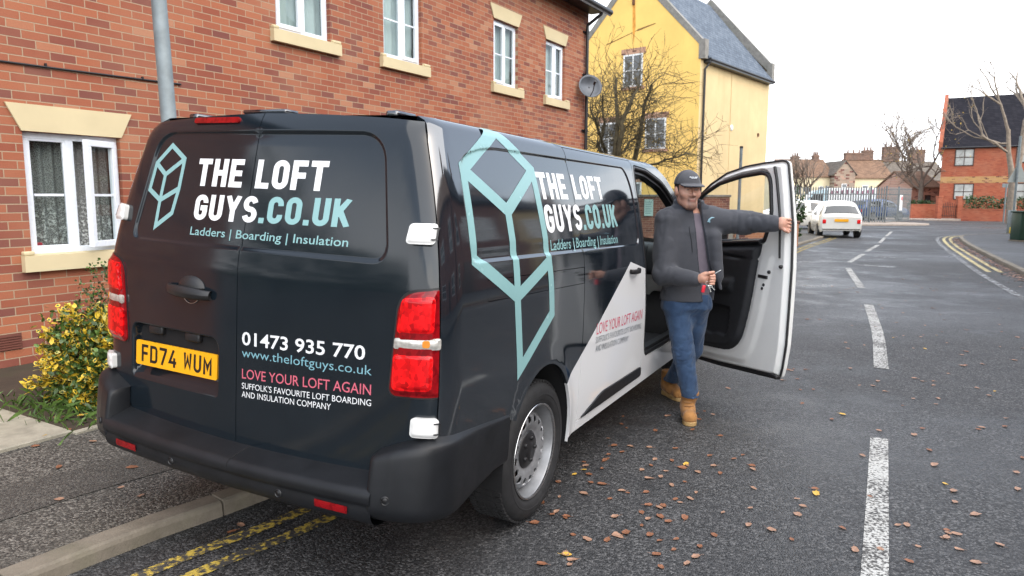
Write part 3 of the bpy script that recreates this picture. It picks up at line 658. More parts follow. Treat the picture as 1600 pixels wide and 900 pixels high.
# ---- lettering: strokes fused into one outline per glyph, or the built-in face for the thin lines
def arc(cx, cy, rx, ry, a0, a1, n=10): return [(cx+rx*math.cos(R(a0+(a1-a0)*i/n)), cy+ry*math.sin(R(a0+(a1-a0)*i/n))) for i in range(n+1)]
def glyph(ch, w=.56, s=.19):
    h = s/2; l_, r_, c_ = h, w-h, w/2; rx = (w-s)/2; ry = min(rx*1.05, .26); b, t = h, 1-h
    o = []
    if ch == 'T': o = [[(0, t), (w, t)], [(c_, t), (c_, 0)]]
    elif ch == 'H': o = [[(l_, 0), (l_, 1)], [(r_, 0), (r_, 1)], [(l_, .5), (r_, .5)]]
    elif ch == 'E': w = w*.9; o = [[(w, t), (l_, t), (l_, b), (w, b)], [(l_, .5), (w*.92, .5)]]
    elif ch == 'F': w = w*.9; o = [[(w, t), (l_, t), (l_, 0)], [(l_, .49), (w*.92, .49)]]
    elif ch == 'L': w = w*.86; o = [[(l_, 1), (l_, b), (w, b)]]
    elif ch == 'O' or ch == '0': o = [('c', arc(c_, 1-h-ry, rx, ry, 0, 180)+arc(c_, h+ry, rx, ry, 180, 360))]
    elif ch == 'U': o = [[(l_, 1)]+arc(c_, h+ry, rx, ry, 180, 360)+[(r_, 1)]]
    elif ch == 'C': o = [[(r_, .66)]+arc(c_, 1-h-ry, rx, ry, 0, 180)+arc(c_, h+ry, rx, ry, 180, 360)+[(r_, .34)]]
    elif ch == 'G': o = [[(r_, .68)]+arc(c_, 1-h-ry, rx, ry, 0, 180)+arc(c_, h+ry, rx, ry, 180, 360)+[(r_, .48), (c_-.02, .48)]]
    elif ch == 'S':
        q = .245-h*.0; m_ = .5; ryt = (1-h-m_)/2
        o = [arc(c_, 1-h-ryt, rx, ryt, 12, 180, 9)+arc(c_, 1-h-ryt, rx, ryt, 180, 270, 5)[1:]+arc(c_, h+ryt, rx, ryt, 90, 0, 5)[1:]+arc(c_, h+ryt, rx, ryt, 0, -168, 9)[1:]]
    elif ch == 'Y': w = w*1.12; c_ = w/2; o = [[(h*.95, 1), (c_, .44), (w-h*.95, 1)], [(c_, .50), (c_, 0)]]
    elif ch == 'K': w = w*1.06; o = [[(l_, 0), (l_, 1)], [(w-h*1.05, 1), (l_+.02, .40)], [(l_+.13, .56), (w-h*.95, 0)]]
    elif ch == '.': w = s; o = [[(c_-w/2+0, h), (s, h)]]; o = [[(0, h), (s, h)]]
    elif ch == ' ': return .30, []
    elif ch == 'D': o = [('c', [(l_, b)]+arc(w-h-.17, b+.17, .17, .17, -90, 0, 6)+arc(w-h-.17, t-.17, .17, .17, 0, 90, 6)+[(l_, t)])]
    elif ch == '7': o = [[(0, t), (r_, t), (r_, t-.06), (w*.33, 0)]]
    elif ch == '4': o = [[(w*.62, 1), (h*.8, .28), (w, .28)], [(w*.72, .55), (w*.72, 0)]]
    elif ch == 'W': w = w*1.06; o = [[(h, 1), (h+.045, 0+h*.7), (w/2, .72), (w-h-.045, h*.7), (w-h, 1)]]
    elif ch == 'M': w = w*1.1; o = [[(h, 0), (h, 1-h*.8), (w/2, .36), (w-h, 1-h*.8), (w-h, 0)]]
    polys = []
    for q in o:
        if isinstance(q, tuple): polys += ribbon(q[1], s, True)
        else: polys += ribbon(q, s)
    return w, polys
def stroke_text(runs, w=.56, s=.19, gap=.115):
    """runs: (text, material slot) -> (width, [(verts, faces, slot)])"""
    x = 0; out = []
    for tx, m in runs:
        for ch in tx:
            gw, po = glyph(ch, w, s)
            if po:
                vs, fs = fill2d(po); vs = np.clip(vs, [-9, 0], [9, 1]); out.append((vs+np.array([x, 0]), fs, m))
            x += gw+gap
    return x-gap, out
def face_text(txt, m=0, weight=0.):
    cu = bpy.data.curves.new('t', 'FONT'); cu.body = txt; cu.offset = weight; cu.resolution_u = 3; ob = bpy.data.objects.new('t', cu); COL.objects.link(ob)
    dg = bpy.context.evaluated_depsgraph_get(); ev = ob.evaluated_get(dg); me = ev.to_mesh(); V = np.array([v.co[:2] for v in me.vertices]); F = [list(p.vertices) for p in me.polygons]; ev.to_mesh_clear()
    bpy.data.objects.remove(ob); bpy.data.curves.remove(cu)
    return V, F, m
def lay_emblem(mb, q, wd, f, m):
    q = {k: np.array(v) for k, v in q.items()}; to = lambda a, b, t: tuple(q[a]+(q[b]-q[a])*t)
    e = lambda a, b: wd*.30/np.linalg.norm(q[b]-q[a])
    po = ribbon([q[k] for k in ('lt', 'ap', 'rt', 'rb', 'v', 'lb')], wd, True)+ribbon([to('lt', 'y', e('lt', 'y')), q['y'], to('rt', 'y', e('rt', 'y'))], wd)+ribbon([q['y'], to('v', 'y', e('v', 'y'))], wd)+ribbon([to('v', 'tp', e('v', 'tp')), q['tp'], q['r2'], to('rb', 'r2', e('rb', 'r2'))], wd)
    lay_lines(mb, None, wd, f, m, polys=po)
def fnorm(f, Q, e=.002):
    u, v = Q[:, 0], Q[:, 1]; n = np.cross(f(u+e, v)-f(u-e, v), f(u, v+e)-f(u, v-e)); return n/(np.linalg.norm(n, axis=1)[:, None]+1e-12)
def lay_stroke(mb, runs, f, a, b, h, **k):
    """fit the stroke text between the two baseline points a, b with letter height h"""
    W, gl = stroke_text(runs, **k); a = np.array(a); b = np.array(b); d = (b-a)
    for vs, fs, m in gl:
        Q = a+np.outer(vs[:, 0]/W, d)+np.outer(vs[:, 1]*h, [0, 1.]); mb.add(f(Q[:, 0], Q[:, 1]), fs, m, True, fnorm(f, Q))
def lay_face(mb, txt, f, a, b, h, m, weight=0., cap=None):
    V, F, _ = face_text(txt, m, weight); ref, _, _ = face_text(cap or 'H', m, weight)
    x0, x1 = V[:, 0].min(), V[:, 0].max(); H = ref[:, 1].max(); a = np.array(a); d = np.array(b)-a
    Q = a+np.outer((V[:, 0]-x0)/(x1-x0), d)+np.outer(V[:, 1]/H*h, [0, 1.]); mb.add(f(Q[:, 0], Q[:, 1]), F, m, True, fnorm(f, Q))
def lay_lines(mb, paths, wd, f, m, sp=.014, polys=None):
    po = list(polys or [])
    for p in paths or []: po += ribbon(p, wd)
    vs, fs = fill2d([q for q in po]); vs = np.array(vs)
    # refine so the band follows the curved panel
    P2 = [vs[i] for i in range(len(vs))]; FF = []
    def split(tri, dep=0):
        a, b, c = tri; e = max(((np.linalg.norm(P2[p]-P2[q]), p, q) for p, q in ((a, b), (b, c), (c, a))))
        if e[0] < sp or dep > 9: FF.append(tri); return
        p, q = e[1], e[2]; r = [k for k in tri if k not in (p, q)][0]; P2.append((P2[p]+P2[q])/2); k = len(P2)-1
        i = tri.index(p); nx = tri[(i+1) % 3]
        if nx == q: split((p, k, r), dep+1); split((k, q, r), dep+1)
        else: split((q, k, r), dep+1); split((k, p, r), dep+1)
    for t in fs: split(tuple(t))
    Q = np.array(P2); Q[:, 1] = np.minimum(Q[:, 1], 1.876); mb.add(f(Q[:, 0], Q[:, 1]), FF, m, True, fnorm(f, Q))

# ---- rear doors (two leaves meeting near the middle)
zz_ = np.linspace(.69, 1.855, 24)
SPLIT = -.010
def rear_leaf(sign):
    g = [(sign*(uGap(z)-.002), z) for z in zz_]
    pts = [(SPLIT+sign*.002, .482), (sign*.40, .492), (sign*.66, .520), (sign*.720, .535), (sign*.736, .57), (sign*.742, .61), (sign*.77, .640), (sign*.83, .668)]+g+[(sign*.60, 1.858), (SPLIT+sign*.002, 1.862)]
    return pts
def off_loops(poly, ds, clip=None):
    out = []
    for d in ds: out.append(resample(inset(poly, d), .03))
    return out
def clip_half(loop, sign, marg=.012):
    q = np.array(loop); return q[(q[:, 0]-SPLIT)*sign > marg]
for sign in (-1, 1):
    mb = MB(); ol = rear_leaf(sign); P = np.array(resample(ol, .03))
    extra = []
    # extra points along the pressings so their edges stay crisp
    for poly in (REAR_WIN, PLATE_REC):
        for d in (-.003, .001, .004, .007, .010, .014, .018, .022, .026):
            q = clip_half(resample(inset(poly, d), .016), sign)
            if len(q): extra.append(q)
    ex = np.vstack(extra); ex = ex[inside(ol, ex) & (pdist(ol, ex) > .006)]
    gx = np.stack(np.meshgrid(np.arange(-1, 1, .028), np.arange(.46, 1.88, .028)), -1).reshape(-1, 2)
    ok = inside(ol, gx) & (pdist(ol, gx) > .012); Q = gx[ok]
    for poly in (REAR_WIN, PLATE_REC): dd = sdf(poly, Q); Q = Q[(dd < -.012) | (dd > .036)]
    PTS = np.vstack([Q, ex])
    def panel_pts(mb, outline, fmap, pts, m, fold, flip=False, sp=.02):
        O = resample(outline, sp); vs, fs = fill2d([O], (), pts); P3 = fmap(vs[:, 0], vs[:, 1]); e = .0015
        a = fmap(vs[:, 0]+e, vs[:, 1])-fmap(vs[:, 0]-e, vs[:, 1]); b = fmap(vs[:, 0], vs[:, 1]+e)-fmap(vs[:, 0], vs[:, 1]-e); nn = np.cross(a, b); nn /= np.linalg.norm(nn, axis=1)[:, None]
        mb.add(P3, fs, m, True, nn); cnt = {}
        for f in fs:
            for i in range(3):
                p, q = f[i], f[(i+1) % 3]; k = (min(p, q), max(p, q)); cnt[k] = None if k in cnt else (p, q)
        vv = []; ff = []
        for e_ in cnt.values():
            if e_: i = len(vv); p, q = e_; vv += [P3[p], P3[q], P3[q]-nn[q]*fold, P3[p]-nn[p]*fold]; ff.append([i+1, i, i+3, i+2])
        mb.add(vv, ff, m, False)
    panel_pts(mb, ol, fR, PTS, 0, .02)
    L1 = fRo(.0012)
    if sign < 0:      # left leaf: emblem
        ap, lt, rt = (-.548, 1.752), (-.642, 1.672), (-.447, 1.693); yy, lb, vv = (-.566, 1.622), (-.664, 1.553), (-.575, 1.508)
        rm, rb, tp = (-.455, 1.563), (-.476, 1.455), (-.578, 1.392)
        lay_emblem(mb, dict(lt=lt, ap=ap, rt=rt, rb=rm, r2=rb, tp=tp, v=vv, lb=lb, y=yy), .0215, L1, 2)
    D = dict(w=.56, s=.20, gap=.10)
    if sign > 0:
        lay_stroke(mb, [('THE LOFT', 1)], L1, (-.345, 1.579), (.378, 1.581), .117, **D); lay_stroke(mb, [('GUYS', 1), ('.CO.UK', 2)], L1, (-.328, 1.434), (.514, 1.449), .108, **D)
        lay_face(mb, 'Ladders | Boarding | Insulation', L1, (-.332, 1.370), (.521, 1.377), .034, 2, .006)
        lay_face(mb, '01473 935 770', L1, (.022, .941), (.633, .960), .054, 1, .015, '0')
        lay_face(mb, 'www.theloftguys.co.uk', L1, (.022, .890), (.664, .905), .036, 4, -.004, 'h')
        lay_face(mb, 'LOVE YOUR LOFT AGAIN', L1, (.024, .800), (.664, .829), .040, 3, .003)
        lay_face(mb, "SUFFOLK'S FAVOURITE LOFT BOARDING", L1, (.024, .757), (.666, .787), .0245, 1, -.002)
        lay_face(mb, 'AND INSULATION COMPANY', L1, (.024, .721), (.484, .743), .0245, 1, -.002)
    door = mb.build('rear_door', [M_REAR, M_LT, M_LA, M_LPK, M_LAQ2], van)
    for z, uu in ((1.438, .838), (.738, .893)):
        hb = MB(); pol = rounded([(sign*(uu-.055), z-.036), (sign*(uu+.040), z-.036), (sign*(uu+.040), z+.038), (sign*(uu-.052), z+.038)], .014, 5)
        panel(hb, pol if sign > 0 else pol[::-1], lifted(bRear, lambda a, b, q=pol: .006*sstep(sdf(q, np.stack([np.ravel(a), np.ravel(b)], 1)).reshape(np.shape(a)), .012), .020), sp=.012, fold=.024)
        for dz in (-.016, .016): hb.box(*[0]*6) if False else None
        h_ = hb.build('hinge', [M_WPAINT], door)
        cl_ = MB(); e = sign*(uu+.034)
        for dz in (-.02, .02): panel(cl_, rounded([(e-.012, z+dz-.0025), (e+.012, z+dz-.0025), (e+.012, z+dz+.0025), (e-.012, z+dz+.0025)], .001, 2), lifted(bRear, None, .0275), sp=.01, fold=.003, grid=False)
        panel(cl_, [(e+.004, z-.018), (e+.010, z-.018), (e+.010, z+.018), (e+.004, z+.018)], lifted(bRear, None, .0272), sp=.01, fold=.004, grid=False)
        cl_.build('hinge_clip', [M_TRIMB], door)
    if sign < 0:
        # handle: domed cup, bar and lock ring
        hb = MB(); cx, cz = -.285, 1.150
        n_ = 20; G = []
        for i in range(8):
            r = i/7; row = []
            for j in range(n_+1):
                th = 2*math.pi*j/n_; row.append((cx+.082*r*math.cos(th), cz+.048*r*math.sin(th), .030*(1-r*r)**.6))
            G.append(row)
        G = np.array(G); P = fRo(.0005)(G[..., 0], G[..., 1]); P[..., 0] -= G[..., 2]; hb.grid(P, 0, flip=True)
        sx = np.linspace(-.425, -.155, 14); pr = []
        for i, s in enumerate(sx):
            t = i/13; hh = .020+.006*math.sin(math.pi*t); c = fR(np.array([s]), np.array([1.134-.01*t]))[0]; dep = .012+.030*math.sin(math.pi*t)**.5
            pr.append([c+np.array([-dep+.012*(1-math.cos(a))*.5+.0*a, 0, 0])+np.array([-.010*math.cos(a), 0, hh*math.sin(a)]) for a in np.linspace(0, 2*math.pi, 13)])
        hb.grid(np.array(pr), 0); hb.build('handle', [M_TRIMB], door)
        rg_ = MB(); aa = np.linspace(R(195), R(345), 14); Q = fRo(.003)(cx+.055*np.cos(aa), 1.128+.050*np.sin(aa)); rg_.tube(Q, .0022, 6); rg_.build('lock_ring', [M_CHROME], door)
        # number plate and its lamps
        PF = lambda s, z: fR(np.full_like(s, -.41), np.full_like(s, .815))*np.array([1, 0, 0])+np.stack([np.zeros_like(s)-.028+.05*(z-.815), -s, z], -1)
        pb = MB(); pol = rounded([(-.672, .757), (-.148, .757), (-.148, .868), (-.672, .868)], .010, 4); panel(pb, pol, PF, sp=.5, fold=.008, grid=False)
        PF2 = lambda s, z: PF(s, z)-np.array([.0008, 0, 0])
        W = dict(w=.60, s=.165, gap=.165); lay_stroke(pb, [('FD74', 1)], PF2, (-.634, .773), (-.402, .773), .079, **W); lay_stroke(pb, [('WUM', 1)], PF2, (-.355, .773), (-.180, .773), .079, **W)
        for s in (-.655, -.165): pb.lathe([(0, -.0015), (.004, -.001), (.0045, 0)], 10, Matrix.Translation(PF2(np.array([s]), np.array([.82]))[0]) @ Matrix.Rotation(math.pi/2, 4, 'Z'), 2)
        pb.build('number_plate', [M_PLATE, M_PTXT, pmat('plate_screw', (.7, .45, .05), .4)], door)
        for s in (-.555, -.30):
            lb = MB(); c = fR(np.array([s]), np.array([.925]))[0]; lb.box(c[0]-.030, c[0]+.012, c[1]-.045, c[1]+.045, .905, .945, 0, .010, 3); lb.build('plate_lamp', [M_TRIMB], door)
# high brake light
mb = MB(); pol = rounded([(-.415, 1.848), (-.130, 1.848), (-.130, 1.876), (-.415, 1.876)], .008, 4)
BL = lambda s, z: np.stack([.152-.0*z+.05*(s/.9)**2+0*s-.012+.35*(z-1.862)+.004, -s, z+.006], -1)
pol = rounded([(-.415, 1.842), (-.132, 1.842), (-.132, 1.866), (-.415, 1.866)], .011, 5)
panel(mb, pol, BL, sp=.03, fold=.03); mb.build('brake_light', [M_RED2], van)
# ---- tail lights
for sign in (-1, 1):
    def lampf(o, q=None, hgt=0, wd=.012):
        if q is None: return lifted(bRear, None, o)
        return lifted(bRear, lambda a, b: hgt*sstep(sdf(q, np.stack([np.ravel(a), np.ravel(b)], 1)).reshape(np.shape(a)), wd), o)
    X = lambda pts: [(sign*a, b) for a, b in pts]
    ug = lambda z: float(uGap(z))-.002
    outl = rounded(X([(.742, .842), (ug(.86), .852), (ug(1.05), 1.05), (ug(1.24), 1.246), (.775, 1.226)]), [.035, .004, .0, .004, .075], 7)
    bed = MB(); panel(bed, rounded(X([(.733, .834), (ug(.86)-.001, .845), (ug(1.24)-.001, 1.254), (.766, 1.236)]), [.04, .004, .004, .08], 7), lampf(.0012), sp=.02, fold=.004)
    bed.build('lamp_seal', [M_TRIMB], van)
    lb = MB(); panel(lb, outl, lampf(.006, outl, .012, .03), sp=.012, fold=.014, m=0); lamp = lb.build('tail_light', [M_RED2], van)
    for nm, q, mt, hh in (('upper_lens', [(.772, 1.080), (.905, 1.088), (.905, 1.222), (.79, 1.210)], M_RED, .010), ('lower_lens', [(.758, .866), (.905, .876), (.905, 1.012), (.762, 1.002)], M_RED, .010), ('clear_lens', [(.762, 1.022), (.930, 1.030), (.930, 1.072), (.765, 1.062)], M_CLEAR, .006)):
        q = rounded(X(q), .018 if nm != 'clear_lens' else .008, 5)
        o = MB(); panel(o, q, lampf(.0165, q, hh*.7, .014), sp=.010, fold=.01); ob = o.build(nm, [mt], lamp)
        if nm == 'clear_lens':
            o = MB(); q2 = rounded(X([(.868, 1.036), (.892, 1.037), (.892, 1.064), (.868, 1.063)]), .008, 4); panel(o, q2, lampf(.0215), sp=.01, fold=.002); o.build('amber_bulb', [M_AMBER], lamp)
# ---- bumper: step in the middle, wrap-round corners
def bump_map(prof_z, prof_d, fade=None):
    def f(a, b):                                     # a = signed unrolled coordinate, b = 0..1 along the section
        a = np.asarray(a, float); b = np.asarray(b, float); z = np.interp(b, np.linspace(0, 1, len(prof_z)), prof_z); d = np.interp(b, np.linspace(0, 1, len(prof_d)), prof_d)
        P = bRear(a, np.clip(z, .2, 2)); e = .003; A = bRear(a+e, z)-bRear(a-e, z); B = bRear(a, z+e)-bRear(a, z-e); n = np.cross(A, B); n /= np.linalg.norm(n, axis=-1)[..., None]; n[..., 2] = 0
        if fade is not None: d = d*fade(np.abs(a))
        return P+n*d[..., None]
    return f
def smooth_prof(pts, n=40):
    P = smooth_line(pts, 6); t = np.r_[0, np.cumsum(np.linalg.norm(np.diff(P, axis=0), axis=1))]; s = np.linspace(0, t[-1], n); return np.interp(s, t, P[:, 0]), np.interp(s, t, P[:, 1])
sz, sdp = smooth_prof([(.530, -.03), (.520, .005), (.510, .05), (.503, .085), (.498, .108), (.488, .119), (.474, .124), (.45, .121), (.445, .113), (.440, .113), (.415, .114), (.390, .106), (.368, .085), (.355, .04), (.35, -.06)], 46)
mb = MB(); F_ = bump_map(sz, sdp); aa = np.linspace(-.745, .745, 62)
lift = lambda a: .020*(np.abs(a)/.72)**2
A, B = np.meshgrid(aa, np.linspace(0, 1, 46), indexing='ij'); P = F_(A, B); P[..., 2] += lift(A)*np.clip(1-B*1.3, 0, 1); mb.grid(P, 0, flip=False)
sm = F_(np.full(30, .072), np.linspace(.06, .40, 30)); mb.tube(sm+np.array([-.0005, 0, .0006]), .0022, 5, 1)
bmpr = mb.build('rear_bumper', [M_BUMP, M_GAPK], van)
for s in (-.27, .33):
    o = MB(); c = F_(np.array([s]), np.array([float(np.linspace(0, 1, 46)[10:42][np.argmin(np.abs(sz[10:42]-.418))])]))[0]; o.lathe([(0, -.002), (.010, -.002), (.012, .002), (.0135, .002), (.0135, -.003), (.016, -.004), (.0175, .003)], 16, Matrix.Translation(c) @ Matrix.Rotation(-math.pi/2, 4, 'Z')); o.build('parking_sensor', [M_TRIMB], bmpr)
for sg in (-1, 1):
    o = MB(); n = 12; q = []; bb_ = np.linspace(0, 1, 46)[np.argsort(-sz)]; zf2 = lambda z: float(np.interp(z, np.sort(sz[8:40]), bb_[::-1][np.searchsorted(np.sort(sz), np.sort(sz[8:40]))])) if False else float(np.linspace(0, 1, 46)[10:42][np.argmin(np.abs(sz[10:42]-z))])
    for i in range(n+1):
        a = sg*(.505+.145*i/n); q.append([F_(np.array([a]), np.array([b]))[0]-np.array([.005, 0, 0]) for b in np.linspace(zf2(.432), zf2(.402), 5)])
    o.grid(np.array(q), 0, flip=sg < 0); o.build('reflector', [M_RED2], bmpr)
cz, cdp = smooth_prof([(.705, -.03), (.703, .004), (.698, .012), (.690, .040), (.680, .064), (.668, .073), (.655, .078), (.60, .084), (.54, .089), (.50, .092), (.45, .094), (.425, .090), (.405, .078), (.388, .055), (.378, .0), (.378, -.05)], 40)
for sg in (-1, 1):
    def fade(a, z=.6):
        x = a-float(uGap(.6)); return np.interp(x, [-.20, -.12, -.06, 0, .10, .25, .6], [1.30, 1.12, .88, .62, .34, .18, .12])
    C_ = bump_map(cz, cdp, fade); mb = MB(); ue = float(sU(.615, .6)); aa = np.concatenate([np.linspace(.724, .95, 34), np.linspace(.96, ue, 30)])
    A, B = np.meshgrid(sg*aa, np.linspace(0, 1, 40), indexing='ij'); P = C_(A, B)
    xx = np.clip((aa-float(uGap(.6)))/.55, 0, 1)[:, None]; P[..., 2] -= (.058*xx+.070*np.clip((.90-aa)/.17, 0, 1)[:, None]**1.2)*np.clip(1-B*1.6, 0, 1)      # top edge falls towards the wheel arch
    P[..., 2] += (.075*np.clip((aa-1.05)/.3, 0, 1)[:, None])*np.clip(B*1.6-.6, 0, 1)                       # lower edge rises
    # front edge leans with the arch
    ro = np.clip((.748-aa)/.024, 0, 1)[:, None]; P[..., 0] += .012*ro**2
    E_ = P[:1].copy(); E_[..., 0] = np.maximum(E_[..., 0], .03); E_[..., 1] += sg*.004; P = np.concatenate([E_, P]); mb.grid(P, 0, flip=sg < 0); co = mb.build('bumper_corner', [M_BUMP], van)
    o = MB(); c = C_(np.array([sg*.80]), np.array([.58]))[0]; o.lathe([(0, -.001), (.010, -.001), (.012, .002), (.0135, .002), (.0135, -.003), (.016, -.004), (.0175, .003)], 16, Matrix.Translation(c) @ Matrix.Rotation(-math.pi/2+sg*.5, 4, 'Z')); o.build('parking_sensor', [M_TRIMB], co)
# ---- body sides
def arch_pts(c, a0, a1, n=26): return [(c[0]+c[2]*math.cos(R(a)), c[1]+c[3]*math.sin(R(a))) for a in np.linspace(a0, a1, n)]
def slide_front(z): return float(np.interp(z, [.33, .45, 1.1, 1.3, 1.5, 1.7, 1.86], [2.65, 2.64, 2.575, 2.520, 2.530, 2.575, 2.63]))
zg = np.linspace(.69, ZTOP, 26)
QUART = [(xGap(.69)+.003, .69), (.58, .645)]+[p for p in arch_pts(ARCH, 146, -6)]+[(1.342, .335), (1.457, .335), (1.457, ZTOP)]+[(xGap(z)+.003, z) for z in zg[::-1]][0:-1]
RAIL = rounded([(.395, 1.170), (1.470, 1.148), (1.470, 1.235), (.395, 1.258)], [.012, .001, .001, .012], 4)
RAILQ = [(x, z) for x, z in rounded([(.395, 1.170), (1.4569, 1.1485), (1.4569, 1.2355), (.395, 1.258)], [.012, 0, 0, .012], 4)]
zs_ = np.linspace(.392, 1.854, 30)
SLIDE = [(1.463, .392)]+[(slide_front(z)-.004, z) for z in zs_]+[(1.463, 1.854)]
DOORHOLE = rounded([(2.600, 1.72), (2.550, 1.50), (2.545, 1.30), (2.60, 1.08), (2.665, .60), (2.72, .51), (3.80, .50), (3.915, .62), (3.93, 1.10), (3.80, 1.48), (3.34, 1.745), (2.95, 1.822), (2.645, 1.835)], [.05, .08, .08, .1, .06, .08, .1, .08, .1, .1, .1, .05, .05], 6)
zf_ = np.linspace(.34, ZTOP, 28)
def zTop(x): return np.interp(x, [0, 3.05, 3.25, 3.45, 4.38, 4.75, 5.0, 5.12, 5.2], [ZTOP, ZTOP, 1.845, 1.775, 1.215, 1.12, 1.03, .93, .80])
FRONT = [(1.463, .335)]+[(1.463, .385)]+[(slide_front(.388)+.002, .385)]+[(slide_front(z)+.002, z) for z in zf_ if z > .40]+[(x, float(zTop(x))) for x in np.linspace(2.7, 4.9, 30)]+[(4.98, 1.0), (5.0, .75), (4.95, .4)]+arch_pts((4.30, .35, .395, .42), -4, 184, 26)+[(3.88, .335)]
def crisp(poly, ol, holes=(), ds=(-.003, .0005, .002, .004, .006, .008, .0105, .013, .0155, .018, .022), sp=.014):
    q = np.vstack([np.array(resample(inset(poly, d), sp)) for d in ds]); ok = inside(ol, q) & (pdist(ol, q) > .007)
    for h in holes: ok &= ~inside(h, q) & (pdist(h, q) > .007)
    return q[ok]
def body_panel(mb, ol, fm, holes=(), press=None, sp=.036, m=0, fold=.016, flip=False):
    O = resample(ol, .022); H = [resample(h, .022) for h in holes]; lo, hi = np.min(O, 0), np.max(O, 0)
    Q = np.stack(np.meshgrid(np.arange(lo[0]+.01, hi[0], sp), np.arange(lo[1]+.01, hi[1], sp)), -1).reshape(-1, 2); ok = inside(O, Q) & (pdist(O, Q) > .013)
    for h in H: ok &= ~inside(h, Q) & (pdist(h, Q) > .013)
    Q = Q[ok]
    if press is not None: dd = sdf(press, Q); Q = np.vstack([Q[(dd < -.014) | (dd > .034)], crisp(press, O, H)])
    vs, fs = fill2d([O], H, Q); P3 = fm(vs[:, 0], vs[:, 1]); e = .0015
    a = fm(vs[:, 0]+e, vs[:, 1])-fm(vs[:, 0]-e, vs[:, 1]); b = fm(vs[:, 0], vs[:, 1]+e)-fm(vs[:, 0], vs[:, 1]-e); nn = np.cross(a, b)*(-1 if flip else 1); nn /= np.linalg.norm(nn, axis=1)[:, None]+1e-12
    if flip: fs = [f[::-1] for f in fs]
    mb.add(P3, fs, m, True, nn); cnt = {}
    for f in fs:
        for i in range(3):
            p, q = f[i], f[(i+1) % 3]; k = (min(p, q), max(p, q)); cnt[k] = None if k in cnt else (p, q)
    vv = []; ff = []
    for e_ in cnt.values():
        if e_: i = len(vv); p, q = e_; vv += [P3[p], P3[q], P3[q]-nn[q]*fold, P3[p]-nn[p]*fold]; ff.append([i+1, i, i+3, i+2])
    mb.add(vv, ff, m, False)
PICK = dict(ap=(.700, 1.868), lt=(.352, 1.690), rt=(1.000, 1.712), y=(.668, 1.530), lb=(.318, 1.342), v=(.658, 1.165), rb=(1.008, 1.292), tp=(.702, .838), r2=(1.034, 1.044))
